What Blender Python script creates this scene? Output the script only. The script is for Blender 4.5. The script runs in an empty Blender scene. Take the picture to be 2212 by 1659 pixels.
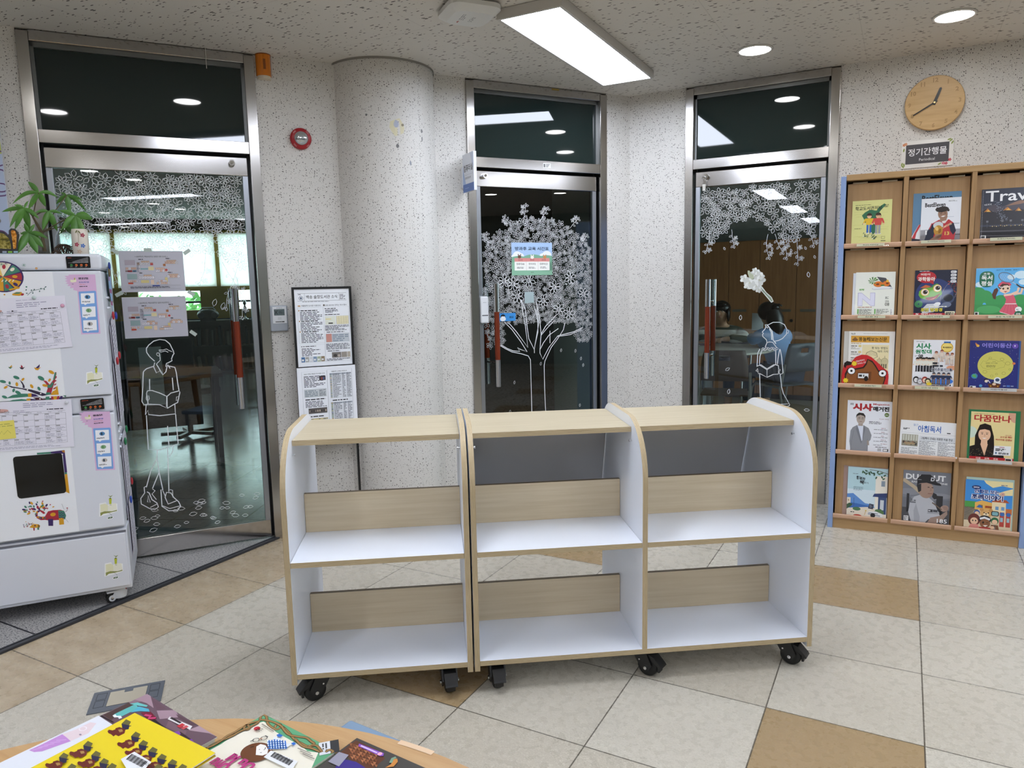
import bpy, math, random
from mathutils import Vector, Matrix
import numpy as np
random.seed(7)
S = bpy.context.scene
COL = S.collection
R = math.radians

# ---------------------------------------------------------------- camera
CAM = (1.68664, -2.30987, 1.37631)
YAW, PITCH, ROLL, FPX = R(-28.46442), R(7.7228), R(-1.15612), 1563.26
IW, IH = 2212, 1659
_f = Vector((math.sin(YAW)*math.cos(PITCH), math.cos(YAW)*math.cos(PITCH), -math.sin(PITCH)))
_r = Vector((math.cos(YAW), -math.sin(YAW), 0)); _u = _r.cross(_f)
_r, _u = _r*math.cos(ROLL)+_u*math.sin(ROLL), -_r*math.sin(ROLL)+_u*math.cos(ROLL)
cam = bpy.data.cameras.new('camera'); co = bpy.data.objects.new('camera', cam); COL.objects.link(co)
cam.sensor_width = 36; cam.lens = FPX/IW*36; cam.clip_start = .02; cam.clip_end = 200
m = Matrix.Identity(4)
for i in range(3): m[i][0], m[i][1], m[i][2], m[i][3] = _r[i], _u[i], -_f[i], CAM[i]
co.matrix_world = m
S.camera = co

# ---------------------------------------------------------------- world, exposure
S.view_settings.view_transform = 'Standard'; S.view_settings.look = 'None'
S.view_settings.gamma = 1; S.view_settings.use_curve_mapping = False
S.view_settings.exposure = 0.75
S.cycles.use_denoising = True
S.cycles.max_bounces = 8; S.cycles.diffuse_bounces = 4; S.cycles.glossy_bounces = 4
S.cycles.transmission_bounces = 6; S.cycles.transparent_max_bounces = 16
S.cycles.caustics_reflective = False; S.cycles.caustics_refractive = False
S.cycles.sample_clamp_indirect = 4
LIGHT_PANEL, LIGHT_SPOT, SKY = 13.5, 26.0, 3.7
w = bpy.data.worlds.new('daylight'); S.world = w; w.use_nodes = True
w.node_tree.nodes['Background'].inputs[0].default_value = (.76, .94, 1.0, 1)
w.node_tree.nodes['Background'].inputs[1].default_value = SKY

# ---------------------------------------------------------------- colour and materials
def lin(h):
    if isinstance(h, (tuple, list)): return tuple(h[:3])
    h = h.lstrip('#')
    if len(h) == 3: h = ''.join(c*2 for c in h)
    v = [int(h[i:i+2], 16)/255 for i in (0, 2, 4)]
    return tuple(x/12.92 if x <= .04045 else ((x+.055)/1.055)**2.4 for x in v)
class NT:
    """small node-tree helper"""
    def __init__(s, name):
        s.m = bpy.data.materials.new(name); s.m.use_nodes = True; s.t = s.m.node_tree; s.t.nodes.clear()
        s.out = s.n('ShaderNodeOutputMaterial')
    def n(s, typ, **kw):
        nd = s.t.nodes.new(typ)
        for k, v in kw.items(): setattr(nd, k, v)
        return nd
    def set(s, nd, key, v):
        if isinstance(v, bpy.types.NodeSocket): s.t.links.new(v, nd.inputs[key])
        else: nd.inputs[key].default_value = v
    def math(s, op, a, b=0.0, c=None):
        nd = s.n('ShaderNodeMath', operation=op); s.set(nd, 0, a); s.set(nd, 1, b)
        if c is not None: s.set(nd, 2, c)
        return nd.outputs[0]
    def mix(s, f, a, b):
        nd = s.n('ShaderNodeMix', data_type='RGBA'); s.set(nd, 0, f)
        s.set(nd, 6, a if isinstance(a, bpy.types.NodeSocket) else (*lin(a), 1)); s.set(nd, 7, b if isinstance(b, bpy.types.NodeSocket) else (*lin(b), 1))
        return nd.outputs[2]
    def pos(s, kind='Object'): return s.n('ShaderNodeTexCoord').outputs[kind]
    def map(s, vec, scale=(1, 1, 1), rot=(0, 0, 0), loc=(0, 0, 0)):
        nd = s.n('ShaderNodeMapping'); s.set(nd, 0, vec); nd.inputs[1].default_value = loc; nd.inputs[2].default_value = rot; nd.inputs[3].default_value = scale
        return nd.outputs[0]
    def noise(s, vec, scale, detail=2, rough=.5, out='Fac'):
        nd = s.n('ShaderNodeTexNoise'); s.set(nd, 'Vector', vec); nd.inputs['Scale'].default_value = scale; nd.inputs['Detail'].default_value = detail; nd.inputs['Roughness'].default_value = rough
        return nd.outputs[out]
    def vor(s, vec, scale, out='Distance', rnd=1.0):
        nd = s.n('ShaderNodeTexVoronoi'); s.set(nd, 'Vector', vec); nd.inputs['Scale'].default_value = scale; nd.inputs['Randomness'].default_value = rnd
        return nd.outputs[out], nd
    def sep(s, vec): nd = s.n('ShaderNodeSeparateXYZ'); s.set(nd, 0, vec); return nd.outputs
    def ramp(s, f, *stops):
        nd = s.n('ShaderNodeValToRGB'); s.set(nd, 0, f); e = nd.color_ramp.elements
        while len(e) < len(stops): e.new(.5)
        for el, (p, c) in zip(e, stops): el.position = p; el.color = (*lin(c), 1)
        return nd.outputs[0]
    def bsdf(s, base, rough=.5, metal=0, spec=.5, coat=0, bump=None, bstr=.1, emit=None, **kw):
        b = s.n('ShaderNodeBsdfPrincipled')
        s.set(b, 'Base Color', base if isinstance(base, bpy.types.NodeSocket) else (*lin(base), 1))
        s.set(b, 'Roughness', rough); s.set(b, 'Metallic', metal); s.set(b, 'Specular IOR Level', spec); s.set(b, 'Coat Weight', coat)
        for k, v in kw.items(): s.set(b, k.replace('_', ' '), v)
        if bump is not None:
            bn = s.n('ShaderNodeBump'); s.set(bn, 'Height', bump); bn.inputs['Strength'].default_value = bstr; bn.inputs['Distance'].default_value = .01
            s.t.links.new(bn.outputs[0], b.inputs['Normal'])
        s.t.links.new(b.outputs[0], s.out.inputs[0]); return b
_mats = {}
def flat(col, rough=.5, metal=0, spec=.5, coat=0, name=None):
    k = (str(col), rough, metal, spec, coat)
    if k not in _mats:
        t = NT(name or 'paint_'+str(len(_mats))); t.bsdf(col, rough, metal, spec, coat); _mats[k] = t.m
    return _mats[k]
def attr_mat(name, rough, coat=0, spec=.5):
    t = NT(name); a = t.n('ShaderNodeAttribute', attribute_name='Col'); t.bsdf(a.outputs['Color'], rough, 0, spec, coat); return t.m
PRINT = attr_mat('printed_paper', .55, 0, .35)
GLOSS = attr_mat('glossy_print', .28, .25, .45)
STICK = attr_mat('vinyl_sticker', .4)

def mk_speckle(name, base, seed):
    t = NT(name); p = t.map(t.pos(), loc=(seed, 0, 0)); w = t.n('ShaderNodeVectorMath', operation='ADD'); t.set(w, 0, p)
    ww = t.n('ShaderNodeVectorMath', operation='SCALE'); t.set(ww, 0, t.noise(p, 240, 1, out='Color')); ww.inputs['Scale'].default_value = .0035; t.t.links.new(ww.outputs[0], w.inputs[1]); q = w.outputs[0]
    f = bc = None; base_c = t.ramp(t.noise(p, 2.5, 2), (.3, base), (.7, base))
    for sc, k, pw in ((112, .32, .9), (180, .28, 1.3)):
        d, nd = t.vor(q, sc); r1 = t.sep(nd.outputs['Color']); m1 = t.math('LESS_THAN', d, t.math('MULTIPLY', t.math('POWER', r1[0], pw), k))
        base_c = t.mix(m1, base_c, t.ramp(r1[1], (0, '#1c1a19'), (.55, '#4d4945'), (1, '#8f8a84'))); f = m1 if f is None else t.math('MAXIMUM', f, m1)
    t.bsdf(base_c, .42, spec=.4); return t.m
WALL = mk_speckle('speckled_wall', '#d5d2cd', 0)
def mk_ceiling():
    t = NT('mineral_ceiling'); q = t.pos()
    wv = t.math('MULTIPLY', t.noise(q, 9, 1), .5)
    q2 = t.n('ShaderNodeVectorMath', operation='ADD'); t.set(q2, 0, t.map(q, scale=(34, 95, 20), rot=(0, 0, R(8)))); t.set(q2, 1, wv)
    d, nd = t.vor(q2.outputs[0], 1.0); r1 = t.sep(nd.outputs['Color'])
    m1 = t.math('LESS_THAN', d, t.math('MULTIPLY', t.math('POWER', r1[0], 2.2), .42))
    xyz = t.sep(q)
    def seam(v, step, off): return t.math('LESS_THAN', t.math('ABSOLUTE', t.math('SUBTRACT', t.math('FRACT', t.math('ADD', t.math('DIVIDE', v, step), off)), .5)), .0016/step*1.2)
    sm = t.math('MAXIMUM', seam(xyz[0], .6, .1), seam(xyz[1], .6, .37))
    c = t.mix(t.math('MULTIPLY', sm, .18), t.mix(m1, '#d3cfc8', '#57534f'), '#77736e')
    t.bsdf(c, .8, spec=.2); return t.m
CEIL = mk_ceiling()
def mk_floor():
    t = NT('vinyl_tile_floor'); q = t.pos(); x = t.sep(q)
    u = t.math('DIVIDE', x[0], .45); v = t.math('DIVIDE', x[1], .45)
    iu, iv = t.math('FLOOR', u), t.math('FLOOR', v); fu, fv = t.math('FRACT', u), t.math('FRACT', v)
    def mod3(a): return t.math('FLOORED_MODULO', a, 3.0)
    brown = t.math('MULTIPLY', t.math('LESS_THAN', mod3(iu), .5), t.math('GREATER_THAN', mod3(iv), 1.5))
    border = t.math('LESS_THAN', x[0], -.9)
    brown = t.math('MULTIPLY', brown, t.math('SUBTRACT', 1.0, border))
    cid = t.n('ShaderNodeCombineXYZ'); t.set(cid, 0, iu); t.set(cid, 1, iv)
    wn = t.n('ShaderNodeTexWhiteNoise', noise_dimensions='2D'); t.set(wn, 'Vector', cid.outputs[0]); tv = wn.outputs['Value']
    chips, nd = t.vor(t.map(q, rot=(0, 0, R(20)), scale=(1, 2.0, 1)), 260); cr = t.sep(nd.outputs['Color'])[0]
    base = t.ramp(t.math('ADD', t.math('MULTIPLY', tv, .7), t.math('MULTIPLY', t.noise(q, 40, 3), .3)), (.2, '#beb6a6'), (.5, '#c3bcad'), (.8, '#c9c3b5'))
    base = t.mix(t.math('MULTIPLY', t.math('GREATER_THAN', cr, .86), .45), base, '#dfdacd')
    base = t.mix(t.math('MULTIPLY', t.math('LESS_THAN', cr, .14), .4), base, '#a39b8a')
    bb = t.mix(t.math('MULTIPLY', t.math('GREATER_THAN', cr, .8), .3), '#a8906c', '#b9a381')
    bb = t.mix(t.math('MULTIPLY', t.math('LESS_THAN', cr, .2), .4), bb, '#9c835d')
    mb = t.ramp(t.noise(t.map(q, scale=(1, 2, 1)), 7, 6, .65), (.3, '#a9967a'), (.5, '#b8a68a'), (.68, '#c3b399'))
    c = t.mix(border, t.mix(brown, base, bb), mb)
    e = .0022/.45
    def edge(f): return t.math('GREATER_THAN', t.math('ABSOLUTE', t.math('SUBTRACT', f, .5)), .5-e)
    sm = t.math('MAXIMUM', edge(fu), edge(fv))
    c = t.mix(t.math('MULTIPLY', sm, .85), c, '#453e33')
    rg = t.math('ADD', .22, t.math('MULTIPLY', t.noise(q, 30, 2), .12))
    t.bsdf(c, rg, spec=.45, bump=t.noise(q, 160, 2), bstr=.03); return t.m
FLOOR = mk_floor()
def mk_granite():
    t = NT('grey_granite'); q = t.map(t.pos(), rot=(0, 0, R(30)), scale=(1, 2.4, 1))
    n = t.noise(q, 85, 3, .6); c = t.ramp(n, (.38, '#46464b'), (.45, '#969492'), (.6, '#b2afac'))
    x = t.sep(t.pos()); e = t.math('GREATER_THAN', t.math('ABSOLUTE', t.math('SUBTRACT', t.math('FRACT', t.math('ADD', t.math('DIVIDE', x[1], .7), .12)), .5)), .494)
    t.bsdf(t.mix(e, c, '#333338'), .35); return t.m
GRANITE = mk_granite()
def mk_steel(name, base, rough, streak=(1, 1, 60)):
    t = NT(name); n = t.noise(t.map(t.pos(), scale=streak), 6, 3)
    t.bsdf(base, t.math('ADD', rough-.03, t.math('MULTIPLY', n, .06)), 1.0); return t.m
STEEL = mk_steel('brushed_steel', '#b3afab', .20, (60, 60, 1)); STEEL_H = mk_steel('brushed_steel_rail', '#bdbab8', .16, (1, 60, 60))
CHROME = flat('#c9c9c9', .1, 1); ALU = flat('#a9adb4', .3, .9); DARKMETAL = flat('#3c3b3d', .35, .8)
def mk_wood(name, c1, c2, c3, scale=(1.5, 30, 30), sc=2.2, rough=.42, dist=1.5):
    t = NT(name); q = t.map(t.pos(), scale=scale); n = t.noise(q, sc, 4, .55)
    fine = t.noise(t.map(t.pos(), scale=[s*6 if s > 5 else s for s in scale]), sc, 2)
    f = t.math('ADD', t.math('MULTIPLY', n, .7), t.math('MULTIPLY', fine, .3))
    t.bsdf(t.ramp(f, (.3, c1), (.5, c2), (.7, c3)), rough, spec=.4); return t.m
MAPLE = mk_wood('maple_board', '#b4a688', '#bcaf92', '#c5b99e', (1.2, 26, 26))
MAPLE_UP = mk_wood('maple_upright', '#cbb795', '#d5c3a3', '#ddcdb0', (1.2, 26, 26))
BEECH_V = mk_wood('beech_panel', '#9f7c54', '#a9865d', '#b18e65', (22, 22, 1.4)); BEECH_H = mk_wood('beech_rail', '#a9875c', '#b39165', '#ba996e', (1.4, 24, 24))
LEDGE = mk_wood('beech_ledge', '#b68f72', '#c09a7e', '#caa58a', (1.4, 40, 40))
TABLEW = mk_wood('table_beech', '#b88f5e', '#c19a6a', '#c9a475', (2, 20, 20))
REDWOOD = mk_wood('red_wood', '#5a2110', '#6e2a15', '#7b321b', (40, 40, 2), rough=.25)
BROWNWOOD = mk_wood('cabinet_wood', '#8a5a38', '#976640', '#a07049', (20, 20, 1.5))
def mk_ply(name, axis):
    t = NT(name); x = t.sep(t.pos()); q = t.map(t.pos(), scale=[1.5 if i != axis else 60 for i in range(3)])
    lines = t.math('FRACT', t.math('DIVIDE', x[axis], .0038)); n = t.noise(t.map(t.pos(), scale=[8 if i != axis else 300 for i in range(3)]), 3, 3)
    f = t.math('ADD', t.math('MULTIPLY', lines, .55), t.math('MULTIPLY', n, .5))
    t.bsdf(t.ramp(f, (.25, '#8f7d5f'), (.5, '#b9a582'), (.8, '#d2c19f')), .5, spec=.3); return t.m
PLY_H, PLY_V = mk_ply('ply_edge_shelf', 2), mk_ply('ply_edge_side', 0)
WHITE = flat('#eef2fa', .35, 0, .45); WHITE2 = flat('#d8dbe3', .3, 0, .5, .15); BLACK = flat('#0c0c0d', .38); BLACKGLOSS = flat('#07090a', .12); RUBBER = flat('#151515', .6)
BLUE = flat('#8ba3cf', .4); GREYPL = flat('#a3a9b2', .4); LIGHTPL = flat('#dfe2e6', .35)
def mk_glass(name, tint, refl=1.0, ior=1.5):
    t = NT(name); bf = t.n('ShaderNodeNewGeometry').outputs['Backfacing']; tr = t.n('ShaderNodeBsdfTransparent'); tr.inputs[0].default_value = (*tint, 1)
    g = t.n('ShaderNodeBsdfGlossy'); g.inputs['Roughness'].default_value = .0; g.inputs['Color'].default_value = (refl, refl, refl, 1)
    fr = t.n('ShaderNodeFresnel'); fr.inputs['IOR'].default_value = ior
    mx = t.n('ShaderNodeMixShader'); t.set(mx, 0, t.math('MULTIPLY', t.math('MINIMUM', t.math('MULTIPLY', fr.outputs[0], 1.7), 1.0), t.math('SUBTRACT', 1.0, bf))); t.t.links.new(tr.outputs[0], mx.inputs[1]); t.t.links.new(g.outputs[0], mx.inputs[2])
    t.t.links.new(mx.outputs[0], t.out.inputs[0]); return t.m
GLASS = mk_glass('door_glass', (.87, .92, .91)); FILM = mk_glass('laminate_film', (.97, .97, .96), .8)
CLEAR = mk_glass('clear_plastic', (.9, .92, .92))
TRANSOM = flat('#1d2a29', .03, 0, .55, name='dark_transom_film')
def emit(name, col, st):
    t = NT(name); e = t.n('ShaderNodeEmission'); e.inputs[0].default_value = (*lin(col), 1); e.inputs[1].default_value = st; t.t.links.new(e.outputs[0], t.out.inputs[0]); return t.m
PANEL_LIT = emit('lit_panel', '#e6eefd', LIGHT_PANEL); SPOT_LIT = emit('lit_downlight', '#f8f8f8', LIGHT_SPOT)

# ---------------------------------------------------------------- scene graph helpers
def tag(o, label=None, cat=None, group=None, kind=None):
    for k, v in (('label', label), ('category', cat), ('group', group), ('kind', kind)):
        if v: o[k] = v
    return o
def empty(name, loc=(0, 0, 0), rz=0, rx=0, parent=None):
    o = bpy.data.objects.new(name, None); COL.objects.link(o); o.location = loc; o.rotation_euler = (rx, 0, rz); o.empty_display_size = .05; o.parent = parent; return o
def thing(name, label, cat, loc=(0, 0, 0), rz=0, group=None, rx=0, kind=None): return tag(empty(name, loc, rz, rx), label, cat, group, kind)
def copy_tree(o, parent=None):
    c = o.copy(); COL.objects.link(c); c.parent = parent
    for ch in o.children: copy_tree(ch, c)
    return c
_txt = {}
def text_mesh(s, bold=0.0):
    k = (s, bold)
    if k not in _txt:
        cu = bpy.data.curves.new('glyphs', 'FONT'); cu.body = s; cu.size = 1; cu.resolution_u = 2; cu.offset = bold
        o = bpy.data.objects.new('glyphs', cu); COL.objects.link(o)
        me = bpy.data.meshes.new_from_object(o.evaluated_get(bpy.context.evaluated_depsgraph_get()))
        V = [tuple(v.co[:2]) for v in me.vertices]; F = [tuple(p.vertices) for p in me.polygons]
        bpy.data.objects.remove(o); bpy.data.meshes.remove(me); bpy.data.curves.remove(cu)
        x0 = min(v[0] for v in V); x1 = max(v[0] for v in V); y0 = min(v[1] for v in V); y1 = max(v[1] for v in V)
        _txt[k] = ([(v[0]-x0, v[1]-y0) for v in V], F, x1-x0, y1-y0)
    return _txt[k]

class MB:
    """collects faces of one part; each face has a material slot and a colour"""
    def __init__(s): s.v = []; s.f = []; s.m = []; s.c = []; s.sm = []
    def add(s, verts, faces, mi=0, col=None, smooth=False, M=None):
        b = len(s.v)
        s.v += [tuple(M @ Vector(p)) if M is not None else tuple(p) for p in verts]
        c = lin(col) if col is not None else (1, 1, 1)
        for f in faces: s.f.append(tuple(i+b for i in f)); s.m.append(mi); s.c.append(c); s.sm.append(smooth)
        return s
    def box(s, x0, x1, y0, y1, z0, z1, mi=0, col=None, M=None, faces=None):
        v = [(x, y, z) for x in (x0, x1) for y in (y0, y1) for z in (z0, z1)]
        F = [(0, 1, 3, 2), (4, 6, 7, 5), (0, 4, 5, 1), (2, 3, 7, 6), (0, 2, 6, 4), (1, 5, 7, 3)]
        if isinstance(mi, (list, tuple)):          # slots for -x +x -y +y -z +z
            for f, k in zip(F, mi): s.add(v, [f], k, col, False, M)
            return s
        return s.add(v, F, mi, col, False, M)
    def prism(s, pts, h0, h1, axis='z', mi=0, col=None, M=None, side=None, smooth=False):
        n = len(pts)
        P = {'z': lambda p, h: (p[0], p[1], h), 'x': lambda p, h: (h, p[0], p[1]), 'y': lambda p, h: (p[0], h, p[1])}[axis]
        v = [P(p, h0) for p in pts]+[P(p, h1) for p in pts]
        s.add(v, [tuple(range(n))[::-1], tuple(range(n, 2*n))], mi, col, False, M)
        s.add(v, [(i, (i+1) % n, (i+1) % n+n, i+n) for i in range(n)], mi if side is None else side, col, smooth, M); return s
    def cyl(s, a, b, r, r2=None, n=16, mi=0, col=None, smooth=True, M=None, caps=True):
        a, b = Vector(a), Vector(b); d = (b-a).normalized(); r2 = r if r2 is None else r2
        q = d.orthogonal().normalized(); t = d.cross(q)
        v = []
        for c, rr in ((a, r), (b, r2)):
            v += [c+(q*math.cos(2*math.pi*i/n)+t*math.sin(2*math.pi*i/n))*rr for i in range(n)]
        s.add(v, [(i, (i+1) % n, (i+1) % n+n, i+n) for i in range(n)], mi, col, smooth, M)
        if caps: s.add(v, [tuple(range(n))[::-1], tuple(range(n, 2*n))], mi, col, False, M)
        return s
    def tube(s, pts, r, n=8, mi=0, col=None, M=None, closed=False, rr=None):
        pts = [Vector(p) for p in pts]; k = len(pts); v = []; up = None
        for i, p in enumerate(pts):
            a = pts[i-1] if (i or closed) else p; b = pts[(i+1) % k] if (i < k-1 or closed) else p
            d = (b-a).normalized()
            if up is None: up = d.orthogonal().normalized()
            up = (up-d*up.dot(d)).normalized(); t = d.cross(up); q = rr[i] if rr else r
            v += [p+(up*math.cos(2*math.pi*j/n)+t*math.sin(2*math.pi*j/n))*q for j in range(n)]
        F = [(i*n+j, i*n+(j+1) % n, ((i+1) % k)*n+(j+1) % n, ((i+1) % k)*n+j) for i in range(k if closed else k-1) for j in range(n)]
        s.add(v, F, mi, col, True, M)
        if not closed: s.add(v, [tuple(range(n))[::-1], tuple(range((k-1)*n, k*n))], mi, col, False, M)
        return s
    def lathe(s, prof, n=24, mi=0, col=None, M=None, smooth=True):
        k = len(prof); v = [(r*math.cos(2*math.pi*j/n), r*math.sin(2*math.pi*j/n), z) for r, z in prof for j in range(n)]
        s.add(v, [(i*n+j, i*n+(j+1) % n, (i+1)*n+(j+1) % n, (i+1)*n+j) for i in range(k-1) for j in range(n)], mi, col, smooth, M)
        for i, fl in ((0, True), (k-1, False)):
            if prof[i][0] > 1e-6: s.add(v, [tuple(range(i*n, (i+1)*n))[::(-1 if fl else 1)]], mi, col, False, M)
        return s
    def ball(s, c, rx, ry=None, rz=None, n=14, mi=0, col=None, M=None):
        ry = ry or rx; rz = rz or rx; k = n//2
        v = [(c[0]+rx*math.sin(math.pi*i/k)*math.cos(2*math.pi*j/n), c[1]+ry*math.sin(math.pi*i/k)*math.sin(2*math.pi*j/n), c[2]+rz*math.cos(math.pi*i/k)) for i in range(k+1) for j in range(n)]
        return s.add(v, [(i*n+j, (i+1)*n+j, (i+1)*n+(j+1) % n, i*n+(j+1) % n) for i in range(k) for j in range(n)], mi, col, True, M)
    def build(s, name, mats, parent=None, bev=0, seg=2):
        me = bpy.data.meshes.new(name); me.from_pydata(s.v, [], s.f)
        for mt in (mats if isinstance(mats, (list, tuple)) else [mats]): me.materials.append(mt)
        me.polygons.foreach_set('material_index', s.m); me.polygons.foreach_set('use_smooth', s.sm)
        if any(c != (1, 1, 1) for c in s.c) or any(k in (PRINT, GLOSS, STICK) for k in me.materials):
            ca = me.color_attributes.new('Col', 'FLOAT_COLOR', 'CORNER'); arr = np.ones((len(me.loops), 4), np.float32)
            ls = np.zeros(len(me.polygons), np.int32); lt = np.zeros_like(ls); me.polygons.foreach_get('loop_start', ls); me.polygons.foreach_get('loop_total', lt)
            arr[:, :3] = np.repeat(np.array(s.c, np.float32), lt, axis=0); ca.data.foreach_set('color', arr.ravel())
        me.update(); me.validate()
        o = bpy.data.objects.new(name, me); COL.objects.link(o); o.parent = parent
        if bev:
            b = o.modifiers.new('edge', 'BEVEL'); b.width = bev; b.segments = seg; b.limit_method = 'ANGLE'; b.angle_limit = R(40); b.harden_normals = False
        return o

class Pr:
    """printed graphics: flat coloured shapes in (u, v), stacked in very thin layers"""
    EPS = .0001
    def __init__(s): s.q = []; s.L = 1
    def up(s): s.L += 1; return s
    def poly(s, pts, col): s.L += .15; s.q.append(([tuple(p[:2]) for p in pts], [tuple(range(len(pts)))], col, s.L)); return s
    def rect(s, x, y, w, h, col): s.q.append(([(x, y), (x+w, y), (x+w, y+h), (x, y+h)], [(0, 1, 2, 3)], col, s.L)); return s
    def ell(s, cx, cy, rx, ry=None, col='#000', rot=0, n=22, a0=0, a1=360):
        ry = rx if ry is None else ry; c, k = math.cos(R(rot)), math.sin(R(rot)); P = []
        full = abs(a1-a0) >= 360
        for i in range(n if full else n+1):
            t = R(a0+(a1-a0)*i/n); x, y = rx*math.cos(t), ry*math.sin(t); P.append((cx+x*c-y*k, cy+x*k+y*c))
        return s.poly(P, col)
    def rrect(s, x, y, w, h, r, col, n=4):
        P = []
        for cx, cy, a in ((x+w-r, y+r, -90), (x+w-r, y+h-r, 0), (x+r, y+h-r, 90), (x+r, y+r, 180)):
            P += [(cx+r*math.cos(R(a+90*i/n)), cy+r*math.sin(R(a+90*i/n))) for i in range(n+1)]
        return s.poly(P, col)
    def line(s, pts, w, col, closed=False):
        pts = [Vector(p[:2]) for p in pts]; k = len(pts); Lf, Rt = [], []
        for i, p in enumerate(pts):
            a = pts[i-1] if (i or closed) else p; b = pts[(i+1) % k] if (i < k-1 or closed) else p
            d = b-a
            d = d.normalized() if d.length > 1e-9 else Vector((1, 0)); nn = Vector((-d.y, d.x))*w/2
            Lf.append(p+nn); Rt.append(p-nn)
        V = [tuple(x) for x in Lf+Rt]
        s.q.append((V, [(i, i+k, (i+1) % k+k, (i+1) % k) for i in range(k if closed else k-1)], col, s.L)); return s
    def ring(s, cx, cy, rx, ry, w, col, rot=0, n=18):
        c, k = math.cos(R(rot)), math.sin(R(rot))
        return s.line([(cx+rx*math.cos(R(360*i/n))*c-ry*math.sin(R(360*i/n))*k, cy+rx*math.cos(R(360*i/n))*k+ry*math.sin(R(360*i/n))*c) for i in range(n)], w, col, True)
    def text(s, t, x, y, h, col, w=None, al='l', bold=.0, rot=0, flip=False):
        V, F, W, H = text_mesh(t, bold); sy = h/H; sx = w/W if w else sy; sy = -sy if flip else sy
        ox = {'l': 0, 'c': -W*sx/2, 'r': -W*sx}[al]; c, k = math.cos(R(rot)), math.sin(R(rot))
        P = [((a*sx+ox)*c-b*sy*k+x, (a*sx+ox)*k+b*sy*c+y) for a, b in V]
        s.q.append((P, F, col, s.L)); return s
    def greek(s, x, y, w, h, rows, col, fill=.5, cut=.5, rnd=None):
        """rows of illegible body copy, as broken bars; y is the bottom"""
        g = rnd or random; st = h/rows
        for i in range(rows):
            end = w*(1 if g.random() > cut else g.uniform(.5, .95)); a = 0
            while a < end-.0005:
                b = min(end, a+g.uniform(1.2, 4)*st); s.rect(x+a, y+h-(i+1)*st+st*(1-fill)/2, max(b-a-st*.25, st*.2), st*fill, col); a = b+st*.25
        return s
    def grid(s, x, y, w, h, nx, ny, lw, col):
        for i in range(nx+1): s.rect(x+w*i/nx-lw/2, y, lw, h, col)
        for j in range(ny+1): s.rect(x, y+h*j/ny-lw/2, w, lw, col)
        return s
    def clip(s, x0, y0, x1, y1):
        q2 = []
        for P, F, col, L in s.q:
            if all(x0 <= a <= x1 and y0 <= b <= y1 for a, b in P): q2.append((P, F, col, L)); continue
            for f in F:
                g = [P[i] for i in f]
                for ax, lim, sg in ((0, x0, 1), (0, x1, -1), (1, y0, 1), (1, y1, -1)):
                    o = []
                    for i, b in enumerate(g):
                        a = g[i-1]; ina, inb = sg*(a[ax]-lim) >= 0, sg*(b[ax]-lim) >= 0
                        if ina != inb: t = (lim-a[ax])/(b[ax]-a[ax]); o.append((a[0]+(b[0]-a[0])*t, a[1]+(b[1]-a[1])*t))
                        if inb: o.append(b)
                    g = o
                    if len(g) < 3: break
                if len(g) >= 3: q2.append((g, [tuple(range(len(g)))], col, L))
        s.q = q2; return s
    def put(s, mb, base=0.0, mi=0, flat_=False, fx=lambda p: p, M=None):
        """lay the graphics on the -Y face at depth base (or on top, at height base)"""
        for P, F, col, L in s.q:
            o = base+L*s.EPS; Q = [fx(p) for p in P]
            mb.add([(p[0], p[1], o) if flat_ else (p[0], -o, p[1]) for p in Q], F, mi, col, False, M)
        return mb
def flower(p, x, y, r, w, col, rot=0, n=6, eye=True):
    for i in range(n):
        a = R(rot+360*i/n+random.uniform(-12, 12)); L = r*random.uniform(.85, 1.1); c, k = math.cos(a), math.sin(a); h = L*.29
        pr = [(.24, 0), (.46, .66), (.70, .85), (1, .05), (.72, -.8), (.44, -.62)]
        p.line([(x+u*L*c-v*h*k, y+u*L*k+v*h*c) for u, v in pr], w, col, True)
    if eye: p.ring(x+r*.06, y, r*.13, r*.1, w*.9, col, 20, 8)
def petal(p, x, y, r, w, col, rot):
    c, k = math.cos(R(rot)), math.sin(R(rot))
    p.line([(x+u*r*c-v*r*k, y+u*r*k+v*r*c) for u, v in ((-1, 0), (-.35, .5), (.4, .45), (1, 0), (.4, -.4), (-.35, -.45))], w, col, True)

# frames of the place: wall A runs at 54 deg up to the corner, wall B runs along x
COR = (.045, 2.412); AA = R(54); aU = (math.cos(AA), math.sin(AA)); nU = (aU[1], -aU[0]); CEIL_Z = 2.586
def PA(s_, off=0.0, z=0.0): return (COR[0]+aU[0]*s_+nU[0]*off, COR[1]+aU[1]*s_+nU[1]*off, z)
def PB(s_, off=0.0, z=0.0): return (s_, COR[1]-off, z)
def _ray(px, py): return _f+_r*((px-IW/2)/FPX)-_u*((py-IH/2)/FPX)
def on_plane(px, py, P0, ang):
    """photo point -> (along, up) on the vertical plane through P0 with direction ang"""
    a = (math.cos(ang), math.sin(ang)); n = (a[1], -a[0]); d = _ray(px, py)
    t = ((P0[0]-CAM[0])*n[0]+(P0[1]-CAM[1])*n[1])/(d[0]*n[0]+d[1]*n[1])
    return ((CAM[0]+d[0]*t-P0[0])*a[0]+(CAM[1]+d[1]*t-P0[1])*a[1], CAM[2]+d[2]*t)
def on_level(px, py, z=0.0):
    d = _ray(px, py); t = (z-CAM[2])/d[2]; return (CAM[0]+d[0]*t, CAM[1]+d[1]*t, z)
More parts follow.
